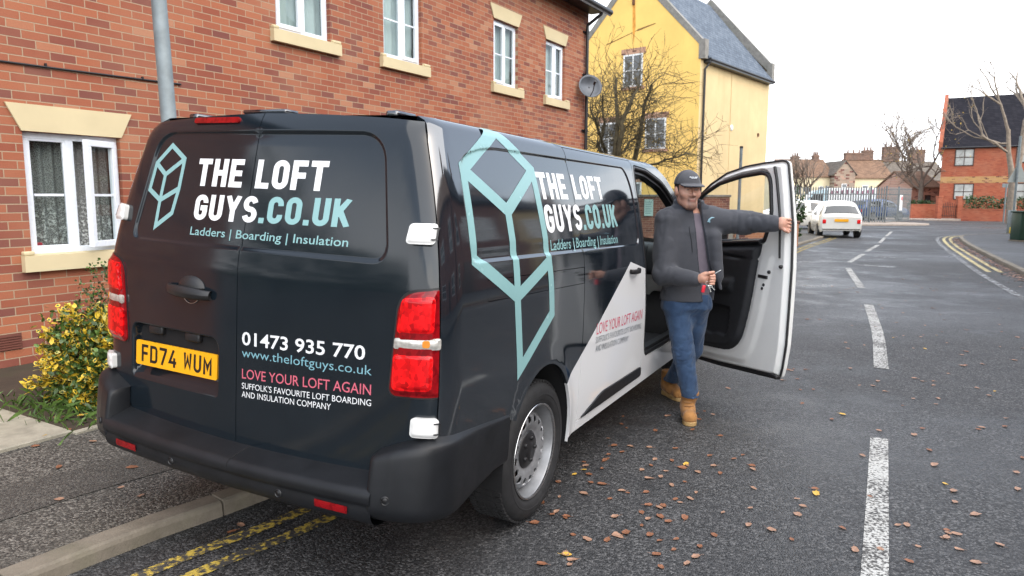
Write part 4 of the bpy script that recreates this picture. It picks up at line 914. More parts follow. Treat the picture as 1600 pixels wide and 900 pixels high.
for side in (-1, 1):
    fm = fS if side < 0 else fL; fl = side > 0
    mb = MB(); body_panel(mb, QUART, fm, [RAILQ], SIDE_WIN, flip=fl)
    if side < 0:
        q = PICK; L2 = fSo(.0012)
        lay_emblem(mb, q, .058, L2, 1)
    mb.build('body_side', [M_WRAP, M_LA, M_LT, M_LA], van)
    mb = MB(); body_panel(mb, [(1.463, 1.858), (2.625, 1.858), (2.64, ZTOP), (1.463, ZTOP)], fm, flip=fl); mb.build('roof_rail', [M_WRAP], van)
    mb = MB(); RC2 = inset(RAIL, .0028); RCQ = [(min(x, 1.4535), z) for x, z in RC2]; body_panel(mb, RCQ, lifted(bR, dispS, -.001) if side < 0 else fL, flip=fl, sp=.03); mb.build('slide_rail_cover', [M_WRAP], van)
    mb = MB(); body_panel(mb, SLIDE, fm, [], SIDE_WIN, flip=fl)
    if side < 0:
        lay_stroke(mb, [('THE LOFT', 2)], L2, (1.030, 1.583), (1.935, 1.594), .128, **D); lay_stroke(mb, [('GUYS', 2), ('.CO.UK', 1)], L2, (1.040, 1.424), (2.095, 1.432), .134, **D)
        lay_face(mb, 'Ladders | Boarding | Insulation', L2, (1.060, 1.342), (2.060, 1.338), .050, 1, .010)
        lay_face(mb, 'LOVE YOUR LOFT AGAIN', L2, (1.673, .838), (2.562, .808), .064, 3, .004)
        lay_face(mb, "SUFFOLK'S FAVOURITE LOFT BOARDING", L2, (1.666, .789), (2.556, .743), .036, 4, .0)
        lay_face(mb, 'AND INSULATION COMPANY', L2, (1.674, .738), (2.29, .700), .036, 4, .0)
    sdr = mb.build('sliding_door', [M_WRAP, M_LA, M_LT, M_LPK, M_LGR], van)
    mb = MB(); tr = rounded([(1.525, .395), (2.640, .397), (2.630, .462), (1.87, .470), (1.80, .460)], [.012, .02, .02, .05, .03], 5); ftr = lifted(bR, dispS, .010); gtr = (lambda a, b: ftr(a, b)) if side < 0 else (lambda a, b: ftr(a, b)*np.array([1, -1, 1]))
    body_panel(mb, tr, gtr, flip=fl, sp=.03); mb.build('rub_strip', [M_BUMP], sdr)
    hb = MB(); sx = np.linspace(2.235, 2.395, 12); rows = []
    for i, s in enumerate(sx):
        t = i/11; c = fm(np.array([s]), np.array([1.150]))[0]; dep = .008+.030*math.sin(math.pi*t)**.4
        rows.append([c+np.array([0, side*(dep+.007*math.cos(a)), .016*math.sin(a)]) for a in np.linspace(0, 2*math.pi, 11)])
    hb.grid(np.array(rows), 0, flip=not fl)
    hb.build('handle', [M_TRIMB], sdr)
    mb = MB()
    body_panel(mb, FRONT, fm, [DOORHOLE], None, sp=.05, flip=fl); mb.build('front_side', [M_WRAP], van)
    # black rubber seal lining the door opening
    mb = MB(); inn = inset(rounded(DOORHOLE, 0), .055)
    body_panel(mb, DOORHOLE, (lambda a, b: fS(a, b)+np.array([0, .022, 0])) if side < 0 else (lambda a, b: fL(a, b)-np.array([0, .022, 0])), [inn], None, sp=.05, flip=fl, fold=.05); mb.build('door_seal', [M_TRIMB], van)
    mb = MB(); P = fm(np.array([p[0] for p in inset(DOORHOLE, .02)]), np.array([p[1] for p in inset(DOORHOLE, .02)]))+np.array([0, -side*.012, 0]); P = np.vstack([P, P[:1]]); mb.tube(P, .014, 7, caps=False); mb.build('door_seal', [M_TRIMB], van)
    th = np.linspace(R(-8), R(188), 30)
    for c, ry_, rz_ in ((ARCH[:2], ARCH[2]+.012, ARCH[3]+.01), ((4.30, .35), .40, .43)):
        mb = MB(); G = [[(c[0]+ry_*math.cos(t), side*y, c[1]+rz_*math.sin(t)) for t in th] for y in (.945, .90, .55)]; mb.grid(np.array(G), 0, flip=side > 0)
        mb.add([(c[0]+ry_*math.cos(t), side*.55, c[1]+rz_*math.sin(t)) for t in th], [list(range(30))], 0, False); mb.build('arch_liner', [M_GAPK], van)
# left front door is shut
mb = MB(); dl = inset(DOORHOLE, .004); wl = rounded([(2.66, 1.30), (3.86, 1.20), (3.72, 1.46), (3.32, 1.69), (2.95, 1.765), (2.66, 1.77)], .06, 5)
body_panel(mb, dl, fL, [wl], None, sp=.05, flip=True); ld = mb.build('front_door', [M_WRAP], van)
mb = MB(); body_panel(mb, wl, lambda a, b: fL(a, b)-np.array([0, .008, 0]), [], None, sp=.1, flip=True, fold=0); mb.build('window', [M_VGLASS], ld)
# ---- roof, inner shell, floor
rz = np.linspace(-1, 1, 2); ring = []
for s in np.linspace(0, .60, 8): ring.append((float(xC(ZTOP)+.05*(s/.9)**2), -s))
for u in np.linspace(.61, float(sU(.4, ZTOP)), 16): p = base(np.array([u]), np.array([ZTOP]))[0]; ring.append((p[0], p[1]))
for x in np.linspace(.5, 3.05, 22): ring.append((x, -float(yS(ZTOP))))
half = np.array(ring); G = []
for k in np.linspace(1, 0, 9):
    row = []
    for sgn_, H in ((1, half), (-1, half[::-1])):
        for x, y in H: row.append((1.6+(x-1.6)*(.35+.65*k) if x < 1.6 else x, sgn_*y*k, ZTOP+.032*(1-k**2.2)))
    G.append(row)
mb = MB(); mb.grid(np.array(G), 0, flip=False); 
W_ = []
for x in np.linspace(3.05, 3.45, 7):
    z = float(zTop(x)); hw = float(yS(min(z, ZTOP)))-taper(x); W_.append([(x, -hw*c, z+.032*(1-abs(c)**2.2)) for c in np.linspace(1, -1, 17)])
mb.grid(np.array(W_), 0, flip=True); roof = mb.build('roof', [M_WRAP], van)
for x, y, s in ((.33, -.56, 1), (.33, .56, 1), (1.55, -.58, 1), (1.55, .58, 1), (2.75, -.58, 1), (2.75, .58, 1)):
    o = MB(); o.box(x-.07, x+.07, y-.03, y+.03, 1.876, 1.905, 0, .012, 3); o.build('roof_bar_mount', [M_WRAP], roof)
o = MB(); o.box(.22, .30, -.05, .20, 1.893, 1.912, 0, .008, 2); o.build('roof_strip', [M_WRAP], roof)
mb = MB()
for y in (-.28, 0, .28): mb.box(.6, 2.9, y-.02, y+.02, 1.885, 1.9035, 0, .007, 2)
mb.build('roof_rib', [M_WRAP], roof)
mb = MB(); A, B = np.meshgrid(np.linspace(.0, 2.9, 50), np.linspace(.86, 1.84, 20), indexing='ij')
inr = lifted(lambda u, z: base(u, z), None, -.035)
for sg in (1, -1):
    P = inr(np.clip(A, 0, 9), B)*np.array([1, sg, 1]); P[..., 0] = np.minimum(P[..., 0], 2.45); keep = P.copy(); mb.grid(keep, 0, flip=sg < 0)
mb.box(.04, 4.9, -.62, .62, .34, .42, 0); mb.box(2.44, 2.47, -.78, .78, .42, 1.84, 0)
mb.build('inner_shell', [M_GAPK], van)
mb = MB(); mb.box(2.47, 4.6, -.86, .86, .40, .46); mb.add([(2.48, -.90, .46), (2.48, .90, .46), (2.48, .90, 1.30), (2.48, .765, 1.80), (2.48, -.765, 1.80), (2.48, -.90, 1.30)], [[0, 1, 2, 3, 4, 5]]); mb.add([(2.48, -.76, 1.80), (2.48, .76, 1.80), (3.4, .72, 1.76), (3.4, -.72, 1.76)], [[0, 1, 2, 3]]); mb.build('cabin_lining', [M_CABIN], van)
# ---- front of the van: bonnet, screen, nose
def hw(x): z = float(zTop(x)); return float(yS(min(z, ZTOP)))-float(taper(x))
mb = MB(); mb.grid(np.array([[(x, -hw(x)*c, float(zTop(x))+.05*(1-abs(c)**2.4)) for c in np.linspace(.93, -.93, 15)] for x in np.linspace(3.45, 4.38, 14)]), 0, flip=True); mb.build('windscreen', [M_VGLASS], van)
mb = MB()
for sg in (1, -1): mb.grid(np.array([[(x, sg*hw(x)*c, float(zTop(x))+.05*(1-abs(c)**2.4)) for c in np.linspace(1, .925, 4)] for x in np.linspace(3.45, 4.38, 14)]), 0, flip=sg > 0)
mb.build('windscreen_pillar', [M_TRIMB], van)
mb = MB(); mb.grid(np.array([[(x, -hw(x)*c, float(zTop(x))+.05*(1-abs(c)**2.4)) for c in np.linspace(1, -1, 21)] for x in np.linspace(4.38, 5.0, 12)]), 0, flip=True); bon = mb.build('bonnet', [M_WPAINT], van)
mb = MB(); nz = np.linspace(.28, 1.06, 14)
G = []
for z in nz:
    xf = float(np.interp(z, [.28, .45, .8, .95, 1.06], [5.10, 5.22, 5.22, 5.16, 5.02])); yb = float(yS(z))-taper(4.95); row = []
    for t in np.linspace(-1, 1, 31): a = abs(t); y = math.copysign(yb*(1-(1-min(1, a))**1.7), t)*1.0; x = xf-(xf-4.95)*(a**3.2); row.append((x, -y, z+.05*(1-a)*(1 if z > 1.0 else 0)))
    G.append(row)
mb.grid(np.array(G), 0, flip=True); nose = mb.build('front_bumper', [M_WPAINT], van)
mb = MB(); mb.box(5.17, 5.235, -.55, .55, .42, .62, 0, .02, 3); mb.build('grille', [M_TRIMB], nose)
for sg in (-1, 1): mb = MB(); mb.box(4.98, 5.16, sg*.74-.12, sg*.74+.12, .82, .98, 0, .05, 4); mb.build('headlight', [M_CLEAR], van)
# ---- cabin
mb = MB(); mb.box(4.0, 4.45, -.84, .84, .95, 1.22, 0, .07, 4); mb.box(3.9, 4.1, -.55, -.2, 1.0, 1.24, 0, .05, 3); mb.box(4.0, 4.3, -.2, .2, .5, 1.0, 0, .05, 3); mb.build('dashboard', [M_CABIN], van)
mb = MB(); c = Vector((3.72, -.42, 1.12)); Mx = Matrix.Translation(c) @ Matrix.Rotation(R(-25), 4, 'Y'); ring_ = [Mx @ Vector((0, .185*math.cos(a), .185*math.sin(a))) for a in np.linspace(0, 2*math.pi, 33)]; mb.tube([tuple(p) for p in ring_], .015, 8, caps=False)
mb.tube([tuple(c), tuple(Mx @ Vector((.25, 0, -.05)))], .03, 8); mb.box(-.02, .02, -.07, .07, -.06, .05, 0, .015, 2, Mx); mb.box(-.012, .012, -.185, .185, -.015, .015, 0, .005, 1, Mx); mb.build('steering_wheel', [M_CABIN], van)
for ya, yb in ((-.72, -.22), (-.10, .72)):
    st = MB(); st.box(2.62, 3.18, ya, yb, .72, .88, 0, .06, 4); st.box(2.68, 3.1, ya+.05, yb-.05, .46, .74, 0, .02, 2); seat = st.build('seat', [M_SEATF], van)
    b_ = MB(); Mx = Matrix.Translation((2.66, 0, .84)) @ Matrix.Rotation(R(-12), 4, 'Y'); b_.box(-.07, .07, ya+.01, yb-.01, 0, .60, 0, .06, 4, Mx); b_.build('backrest', [M_SEATF], seat)
    nh = 1 if ya < -.5 else 2
    for i in range(nh):
        yc = (ya+yb)/2 if nh == 1 else ya+(yb-ya)*(.27+.46*i); h_ = MB(); h_.box(-.05, .05, yc-.12, yc+.12, .63, .82, 0, .045, 4, Mx); h_.tube([tuple(Mx @ Vector((0, yc-.05, .58))), tuple(Mx @ Vector((0, yc-.05, .66)))], .007, 6); h_.build('headrest', [M_SEATF], seat)
# ---- wheels
def wheel(x, side, dz):
    o = bpy.data.objects.new('wheel', None); COL.objects.link(o); o.parent = van; o.location = (x, side*.815, .345+dz); o.rotation_euler = (0, 0, 0 if side < 0 else math.pi)
    # outer side is -Y
    mb = MB(); mb.lathe([(.232, -.080), (.240, -.101), (.262, -.112), (.295, -.114), (.322, -.106), (.336, -.088), (.342, -.060), (.345, -.03), (.345, .03), (.342, .06), (.336, .09), (.32, .105), (.26, .108), (.232, .09)], 64)
    for k in range(64):
        a = 2*math.pi*k/64
        for y0, y1 in ((-.088, -.055), (-.045, -.012), (.012, .045), (.055, .088)):
            M = Matrix.Rotation(-a-(.02 if y0 < 0 else 0), 4, 'Y'); mb.box(.338, .3485, y0, y1, -.0105, .0105, 0, 0, 1, M)
    mb.lathe([(.276, -.1135), (.279, -.1155), (.284, -.1155), (.287, -.1145)], 64)
    mb.build('tyre', [M_RUB], o)
    rm = MB(); rm.lathe([(.226, -.104), (.233, -.108), (.2375, -.104), (.2375, -.098), (.230, -.090), (.2255, -.096), (.226, -.104)], 64, m=1)
    rm.lathe([(.2265, -.098), (.221, -.088), (.218, -.06), (.206, -.035), (.200, -.012), (.198, .09)], 64, m=0)
    cir = [(.203*math.cos(2*math.pi*i/72), .203*math.sin(2*math.pi*i/72)) for i in range(72)]; hol = []
    for k in range(16):
        a = 2*math.pi*k/16+.1; c, s = math.cos(a), math.sin(a); hol.append([(c*(.156+.021*math.cos(t))-s*.0195*math.sin(t), s*(.156+.021*math.cos(t))+c*.0195*math.sin(t)) for t in np.linspace(0, 2*math.pi, 15)[:-1]])
    def disc(u, v):
        r = np.hypot(u, v); return np.stack([u, np.interp(r, [0, .06, .10, .12, .145, .166, .185, .203], [-.050, -.052, -.058, -.070, -.076, -.072, -.056, -.034]), v], -1)
    panel(rm, cir, disc, hol, sp=.012, fold=.006, m=0, flip=False)
    rim = rm.build('rim', [M_STEEL, M_CHROME], o)
    cp = MB(); cp.lathe([(0, -.078), (.03, -.077), (.036, -.072), (.05, -.070), (.085, -.066), (.094, -.058), (.096, -.045)], 40)
    for k in range(5): a = 2*math.pi*k/5; cp.lathe([(0, -.080), (.009, -.080), (.0115, -.076), (.0115, -.060)], 6, Matrix.Translation((.058*math.cos(a), 0, .058*math.sin(a))))
    cp.build('hub_cap', [M_TRIMB], o)
    bk = MB(); bk.lathe([(0, -.02), (.14, -.035), (.196, -.020)], 32); bk.lathe([(.02, .012), (.135, .012), (.135, .03), (.02, .03)], 32); bk.build('brake_disc_hole_shade', [M_GAPK], o)  # black plate behind the rim holes stands in for their shade; brake disc behind
    return o
def ground_dz(x, y, zg):
    c = VM @ Vector((x, y, .345)); return (zg+.345-c.z)
wheel(1.0, -1, ground_dz(1.0, -.815, 0)); wheel(1.0, 1, ground_dz(1.0, .815, ZP-.012)); wheel(4.30, -1, ground_dz(4.3, -.815, 0)); wheel(4.30, 1, ground_dz(4.3, .815, ZP-.012))
# ---- open driver's door: inner face seen, hinge line at the front
DTH = R(43); HX, HY = 3.95, -.93
DM = Matrix(((-math.cos(DTH), -math.sin(DTH), 0, HX), (-math.sin(DTH), math.cos(DTH), 0, HY), (0, 0, 1, 0), (0, 0, 0, 1)))   # s along the door, t towards the cabin side
OUT = rounded([(.03, .30), (.541, .338), (.878, .374), (1.20, .408), (1.262, .425), (1.279, .50), (1.295, .662), (1.288, .924), (1.278, 1.184), (1.248, 1.482), (1.199, 1.693), (1.143, 1.895), (1.095, 1.912), (.888, 1.902), (.658, 1.882), (.411, 1.836), (.193, 1.752), (-.10, 1.58), (-.36, 1.28), (-.32, 1.18), (.0, 1.12)], [.03, 0, 0, .02, .02, 0, 0, 0, 0, 0, 0, .02, .03, 0, 0, 0, 0, .05, .03, .03, .05], 4)
WIN = rounded([(.10, 1.265), (.49, 1.296), (.992, 1.338), (1.020, 1.40), (1.054, 1.547), (1.010, 1.775), (.965, 1.828), (.889, 1.842), (.631, 1.818), (.349, 1.766), (.135, 1.684), (-.08, 1.545), (-.25, 1.30)], [.03, 0, .02, .03, .02, .05, .03, .02, 0, 0, 0, .04, .04], 4)
TRIM = rounded([(.02, 1.25), (.10, 1.255), (.49, 1.286), (.985, 1.330), (.972, 1.25), (.953, 1.147), (.931, .982), (.906, .833), (.844, .606), (.757, .524), (.66, .488), (.277, .449), (.03, .43)], [.02, .02, 0, .02, 0, 0, 0, .06, .06, .05, .05, .02, .04], 5)
def dmap(t):
    def f(s, z): return np.stack([s, t(s, z) if callable(t) else np.full_like(s, t), z], -1)
    return f
def inner(s, z):
    Q = np.stack([np.ravel(s), np.ravel(z)], 1); d = pdist(OUT, Q); dw = np.where(inside(TRIM, Q), 0, pdist(TRIM, Q)); ww = pdist(WIN, Q)
    r = -.045+.045*sstep(d-.004, .045)
    r = r+.014*sstep(.10-np.abs(dw-.075), .07)*(Q[:, 1] < 1.25)*sstep(d-.05, .05)
    r = r-.016*sstep(.022-ww, .022)
    return r.reshape(np.shape(s))
dr = bpy.data.objects.new('driver_door', None); COL.objects.link(dr); dr.parent = van; dr.matrix_local = DM
mb = MB(); panel(mb, OUT, dmap(inner), [WIN, inset(TRIM, .02)], sp=.016, loops=[resample(inset(OUT, d), .02) for d in (.005, .013, .022, .031, .040, .050)]+[resample(inset(WIN, -d), .02) for d in (.004, .010, .016, .023)]+[resample(inset(TRIM, -d), .025) for d in (.012, .03, .05, .07, .09, .11, .14)], fold=.012, flip=True, m=0); mb.build('inner_frame', [M_DOORP], dr)
mb = MB(); panel(mb, inset(OUT, .004), dmap(lambda s, z: -.036-.016*np.cos((z-.9)*1.7)), [WIN], sp=.05, fold=-.022, m=0); 
mb.build('outer_skin', [M_WPAINT], dr)
mb = MB(); o1 = resample(inset(OUT, .004), .03); P = np.array([(s, -.034, z) for s, z in o1]+[(o1[0][0], -.034, o1[0][1])]); mb.tube(P, .008, 6, caps=False); mb.build('edge_seal', [M_TRIMB], dr)
ARM = rounded([(.16, .985), (.74, 1.05), (.72, .95), (.16, .88)], .03, 4); PKT = rounded([(.20, .80), (.72, .84), (.70, .60), (.20, .56)], .05, 4)
def trimf(s, z):
    Q = np.stack([np.ravel(s), np.ravel(z)], 1); d = sdf(TRIM, Q); r = .004+.038*sstep(d, .05)+.028*sstep(sdf(ARM, Q)+.02, .05)-.03*sstep(sdf(PKT, Q), .02)-.012*sstep(.014-np.abs(Q[:, 1]-(1.18+.04*Q[:, 0])), .012)
    return r.reshape(np.shape(s))
mb = MB(); panel(mb, TRIM, dmap(trimf), sp=.018, fold=.03, flip=True); mb.build('door_trim', [M_CABIN], dr)
mb = MB(); P = [(s, .020, 1.258+.088*(s-.1)/.9) for s in np.linspace(.06, .985, 12)]; mb.tube(P, .016, 8); mb.build('waist_seal', [pmat('shiny_black_trim', (.012, .013, .016), .16, .1)], dr)
mb = MB(); wi = inset(WIN, .014); ring_ = resample(wi, .03); P = np.array([(s, -.014, z) for s, z in ring_]+[(ring_[0][0], -.014, ring_[0][1])]); mb.tube(P, .017, 7, caps=False); mb.build('window_seal', [M_TRIMB], dr)
mb = MB(); panel(mb, inset(WIN, .02), dmap(-.03), sp=.2, fold=0, grid=False, flip=True); mb.build('window', [glass_thin('door_glass', (.93, .95, .94))], dr)
mb = MB(); P = [(1.052, .008, 1.865), (1.085, .006, 1.78), (1.118, .004, 1.66), (1.146, .002, 1.55), (1.168, .0, 1.40), (1.186, -.002, 1.245)]; mb.tube(smooth_line(P, 4) if False else P, .0105, 7); mb.build('seal_strip', [M_TRIMB], dr)
mb = MB(); mb.box(.985, 1.085, .004, .020, 1.088, 1.112, 0, .004, 2)
for s, z in ((1.095, 1.14), (1.052, 1.045), (1.040, 1.018), (1.215, 1.19)): mb.lathe([(0, .019), (.010, .018), (.013, .010), (.013, -.01)], 12, Matrix.Translation((s, 0, z)))
mb.build('latch', [M_TRIMB], dr)
mb = MB(); mb.box(1.19, 1.275, -.03, .01, .418, .445, 0, .006, 2); mb.box(.2, 1.2, -.05, -.01, .37-.01, .40-.01, 0, .004, 1, Matrix(((1, 0, 0, 0), (0, 1, 0, 0), (.108, 0, 1, -.07), (0, 0, 0, 1)))); mb.build('lower_seal', [M_TRIMB], dr)
mb = MB(); mb.box(-.10, .12, -.30, -.11, 1.22, 1.52, 0, .05, 4); mb.box(-.02, .06, -.13, -.06, 1.26, 1.36, 0, .02, 2); mb.build('wing_mirror', [M_TRIMB], dr)
mb = MB(); mb.box(3.87, 4.09, 1.02, 1.22, 1.22, 1.52, 0, .05, 4); mb.box(3.95, 4.03, .90, 1.05, 1.26, 1.36, 0, .02, 2); mb.build('wing_mirror', [M_TRIMB], van)
# ================================================================== THE MAN beside the open door
def surface_nets(fn, lo, hi, h, bs=28):
    """mesh the zero level of a signed distance function given as a list of primitives"""
    lo = np.array(lo, float); n = np.ceil((np.array(hi)-lo)/h).astype(int)+1; vol = np.full(n, 9., np.float32)
    for i in range(0, n[0], bs):
        for j in range(0, n[1], bs):
            for k in range(0, n[2], bs):
                m = np.minimum([bs, bs, bs], n-[i, j, k]); c = lo+(np.array([i, j, k])+m/2)*h; rad = np.linalg.norm(m*h)/2
                d = fn(c[None], c, 1e9)[0]
                if abs(d) > rad*1.6+.05: vol[i:i+m[0], j:j+m[1], k:k+m[2]] = 9. if d > 0 else -9.; continue
                g = np.stack(np.meshgrid(*[lo[a]+(np.array([i, j, k])[a]+np.arange(m[a]))*h for a in range(3)], indexing='ij'), -1).reshape(-1, 3)
                vol[i:i+m[0], j:j+m[1], k:k+m[2]] = fn(g, c, rad).reshape(m)
    ins = vol < 0; A = n-1
    cs = sum(ins[a:a+A[0], b:b+A[1], c:c+A[2]].astype(np.int8) for a in (0, 1) for b in (0, 1) for c in (0, 1)); act = (cs > 0) & (cs < 8)
    idx = np.argwhere(act); num = np.full(A, -1, np.int64); num[act] = np.arange(len(idx)); acc = np.zeros((len(idx), 3)); cnt = np.zeros(len(idx))
    off = [(a, b, c) for a in (0, 1) for b in (0, 1) for c in (0, 1)]
    for p in off:
        for ax in range(3):
            if p[ax]: continue
            q = list(p); q[ax] = 1; v0 = vol[idx[:, 0]+p[0], idx[:, 1]+p[1], idx[:, 2]+p[2]]; v1 = vol[idx[:, 0]+q[0], idx[:, 1]+q[1], idx[:, 2]+q[2]]; x = (v0 < 0) != (v1 < 0)
            t = np.where(x, v0/(v0-v1+1e-12), 0); pt = np.tile(np.array(p, float), (len(idx), 1)); pt[:, ax] = t; acc += pt*x[:, None]; cnt += x
    V = lo+(idx+acc/np.maximum(cnt, 1)[:, None])*h; F = []
    for ax in range(3):
        b, c = (ax+1) % 3, (ax+2) % 3; sl0 = [slice(None)]*3; sl1 = [slice(None)]*3; sl0[ax] = slice(0, -1); sl1[ax] = slice(1, None)
        ch = ins[tuple(sl0)] != ins[tuple(sl1)]; e = np.argwhere(ch); e = e[(e[:, b] > 0) & (e[:, c] > 0) & (e[:, b] < n[b]-1) & (e[:, c] < n[c]-1)]
        inn = ins[e[:, 0], e[:, 1], e[:, 2]]
        def cell(db, dc): k = e.copy(); k[:, b] += db; k[:, c] += dc; return num[k[:, 0], k[:, 1], k[:, 2]]
        q = np.stack([cell(-1, -1), cell(0, -1), cell(0, 0), cell(-1, 0)], 1); q[~inn] = q[~inn][:, ::-1]; F.append(q)
    F = np.vstack(F); F = F[(F >= 0).all(1)]; return V, F
def relax(V, F, n=2, f=.5):
    for _ in range(n):
        s = np.zeros_like(V); c = np.zeros(len(V))
        for i in range(4): np.add.at(s, F[:, i], V[F[:, (i+1) % 4]]+V[F[:, i-1]]); np.add.at(c, F[:, i], 2)
        V = V+(s/np.maximum(c, 1)[:, None]-V)*f
    return V
def smin(a, b, k):
    h = np.clip(.5+.5*(b-a)/k, 0, 1); return b+(a-b)*h-k*h*(1-h)
def cone(a, b, ra, rb): a = np.array(a, float); b = np.array(b, float); return ('c', a, b, ra, rb, (a+b)/2, np.linalg.norm(b-a)/2+max(ra, rb))
def ell(c, r, M=None): c = np.array(c, float); return ('e', c, np.array(r, float), M, None, c, max(r))
def pdist_prim(p, P):
    if p[0] == 'c':
        ab = p[2]-p[1]; t = np.clip((P-p[1])@ab/(ab@ab+1e-12), 0, 1); return np.linalg.norm(P-(p[1]+t[:, None]*ab), axis=1)-(p[3]+(p[4]-p[3])*t)
    if p[0] == 'e':
        q = P-p[1]; q = q@p[3] if p[3] is not None else q; k0 = np.linalg.norm(q/p[2], axis=1); k1 = np.linalg.norm(q/(p[2]**2), axis=1); return k0*(k0-1)/(k1+1e-9)
    if p[0] == 'f': return p[1](P)
def sdf_fn(prims, post=None):
    """prims: (primitive, smooth radius)"""
    def fn(P, c, rad):
        d = np.full(len(P), 5.)
        first = True
        for p, k in prims:
            if rad < 1e8 and p[0] != 'f' and np.linalg.norm(p[5]-c) > p[6]+rad+.12+k: continue
            e = pdist_prim(p, P); d = e if first else smin(d, e, k); first = False
        return post(P, d) if post is not None else d
    return fn
_kk = np.random.default_rng(5).normal(0, 1, (14, 3)); _kk /= np.linalg.norm(_kk, axis=1)[:, None]; _ph = np.random.default_rng(6).uniform(0, 6.28, 14)
def folds(P, amp, wl, st=(1, 1, 1)):
    Q = P*np.array(st); w_ = Q+.02*np.sin(Q[:, [1, 2, 0]]*38+1.); s = 0
    for i in range(14): s = s+np.sin(w_@_kk[i]*(2*math.pi/wl)*(.6+.09*i)+_ph[i])
    r = s/14*2.2; return amp*(1-np.abs(np.clip(r, -1, 1))**.7*1.6)
J = lambda u, v, Y: at(u, v, Y)
hd = J(1074, 297, 4.98); HYAW = R(9); fw = np.array([math.sin(HYAW), -math.cos(HYAW), -.06]); fw /= np.linalg.norm(fw); lf = np.array([math.cos(HYAW), math.sin(HYAW), 0.]); up_ = np.cross(fw, lf); up_ = -up_ if up_[2] < 0 else up_
HM = np.stack([lf, fw, up_], 1)                     # columns: his left, forward, up
H = lambda x, f, z: hd+lf*x+fw*f+up_*z
Rs, Re, Rw = J(1042, 347, 4.99), J(1036, 428, 4.93), J(1089, 437, 4.72); Ls, Le, Lw = J(1112, 345, 5.0), J(1163, 348, 4.95), J(1212, 349, 4.76)
Rh, Rk, Ra = J(1058, 474, 5.02), J(1068, 552, 4.95), J(1080, 622, 4.93); Lh, Lk, La = J(1087, 474, 5.04), J(1081, 545, 5.16), J(1047, 596, 5.50)
neck = J(1076, 328, 5.02); chest = J(1078, 368, 5.03); waist = J(1076, 430, 5.03); pelv = J(1073, 470, 5.03)
PZ = [neck[2]-.03, chest[2]+.05, chest[2]-.05, waist[2], pelv[2]-.02]
def torso_f(a, b, z0, z1, grow=0., side=True):
    za = np.array([neck[2]+.01, neck[2]-.055, chest[2]+.03, chest[2]-.08, waist[2], pelv[2]-.04]); cx = np.array([neck[0], neck[0], chest[0], chest[0]-.005, waist[0], pelv[0]]); cy = np.array([neck[1], neck[1]+.005, chest[1], chest[1], waist[1], pelv[1]])
    o = np.argsort(za)
    def f(P):
        z = P[:, 2]; x = (P[:, 0]-np.interp(z, za[o], cx[o])); y = P[:, 1]-np.interp(z, za[o], cy[o]); A = np.interp(z, za[o], np.array(a)[o])+grow; B = np.interp(z, za[o], np.array(b)[o])+grow
        r = (np.abs(x/A)**2.4+np.abs(y/B)**2.4)**(1/2.4); d = (r-1)*np.minimum(A, B)*.9; return np.maximum(d, np.maximum(z0-z, z-z1))
    return ('f', f)
def fingers(base, dirs, r=.0088): 
    out = []
    for b, ch in zip(base, dirs):
        p = np.array(b, float)
        for i, d in enumerate(ch): q = p+np.array(d); out.append((cone(p, q, r*(1-.08*i), r*(1-.08*(i+1))), .006)); p = q
    return out
body = [(ell(H(0, -.012, .035), (.077, .097, .103), HM), .02), (ell(H(0, .026, -.042), (.058, .070, .080), HM), .03), (cone(H(-.014, .076, -.102), H(.014, .076, -.102), .024, .024), .03), (cone(H(-.044, .014, -.078), H(-.014, .07, -.102), .022, .021), .03), (cone(H(.044, .014, -.078), H(.014, .07, -.102), .022, .021), .03),
        (cone(H(0, .094, .018), H(0, .119, -.026), .0085, .0125), .010), (cone(H(-.014, .100, -.030), H(.014, .100, -.030), .010, .010), .010), (cone(H(-.040, .078, .026), H(.040, .078, .026), .014, .014), .015), (ell(H(-.043, .062, -.022), (.028, .026, .028), HM), .03), (ell(H(.043, .062, -.022), (.028, .026, .028), HM), .03),
        (cone(H(-.020, .094, -.060), H(.020, .094, -.060), .0075, .0075), .007), (cone(H(-.016, .092, -.071), H(.016, .092, -.071), .0085, .0085), .006), (ell(H(-.079, -.008, -.008), (.011, .021, .033), HM), .008), (ell(H(.079, -.008, -.008), (.011, .021, .033), HM), .008),
        (cone(H(0, -.02, -.05), neck+np.array([0, .01, -.05]), .060, .068), .03), (torso_f([.05, .14, .165, .155, .13, .13], [.05, .075, .09, .09, .085, .085], pelv[2]-.04, neck[2]), .04),
        (cone(Rs, Re, .055, .042), .04), (cone(Re, Rw, .042, .028), .02), (cone(Ls, Le, .055, .042), .04), (cone(Le, Lw, .042, .028), .02), (cone(pelv+[-.05, 0, 0], pelv+[.05, 0, 0], .085, .085), .04),
        (cone(Rh, Rk, .075, .052), .04), (cone(Rk, Ra+[0, 0, .06], .052, .038), .03), (cone(Lh, Lk, .075, .052), .04), (cone(Lk, La+(Lk-La)*.25, .052, .038), .03)]
# right hand: closed round a key, in front of the belt
rc = J(1102, 434, 4.685); body += [(cone(Rw, rc+[-.012, .0, .0], .027, .034), .02), (cone(rc+[.005, -.005, .018], rc+[.008, -.004, -.022], .024, .022), .015)]
body += fingers([rc+np.array([.022, -.012, .026-.0178*i]) for i in range(4)], [[(.028-.002*abs(i-1), -.014, -.004), (-.004, -.026, -.004), (-.026, -.006, 0)] for i in range(4)], .0098)
body += fingers([rc+np.array([-.012, -.024, .022])], [[(.026, -.014, .014), (.030, .002, .006)]], .0108)
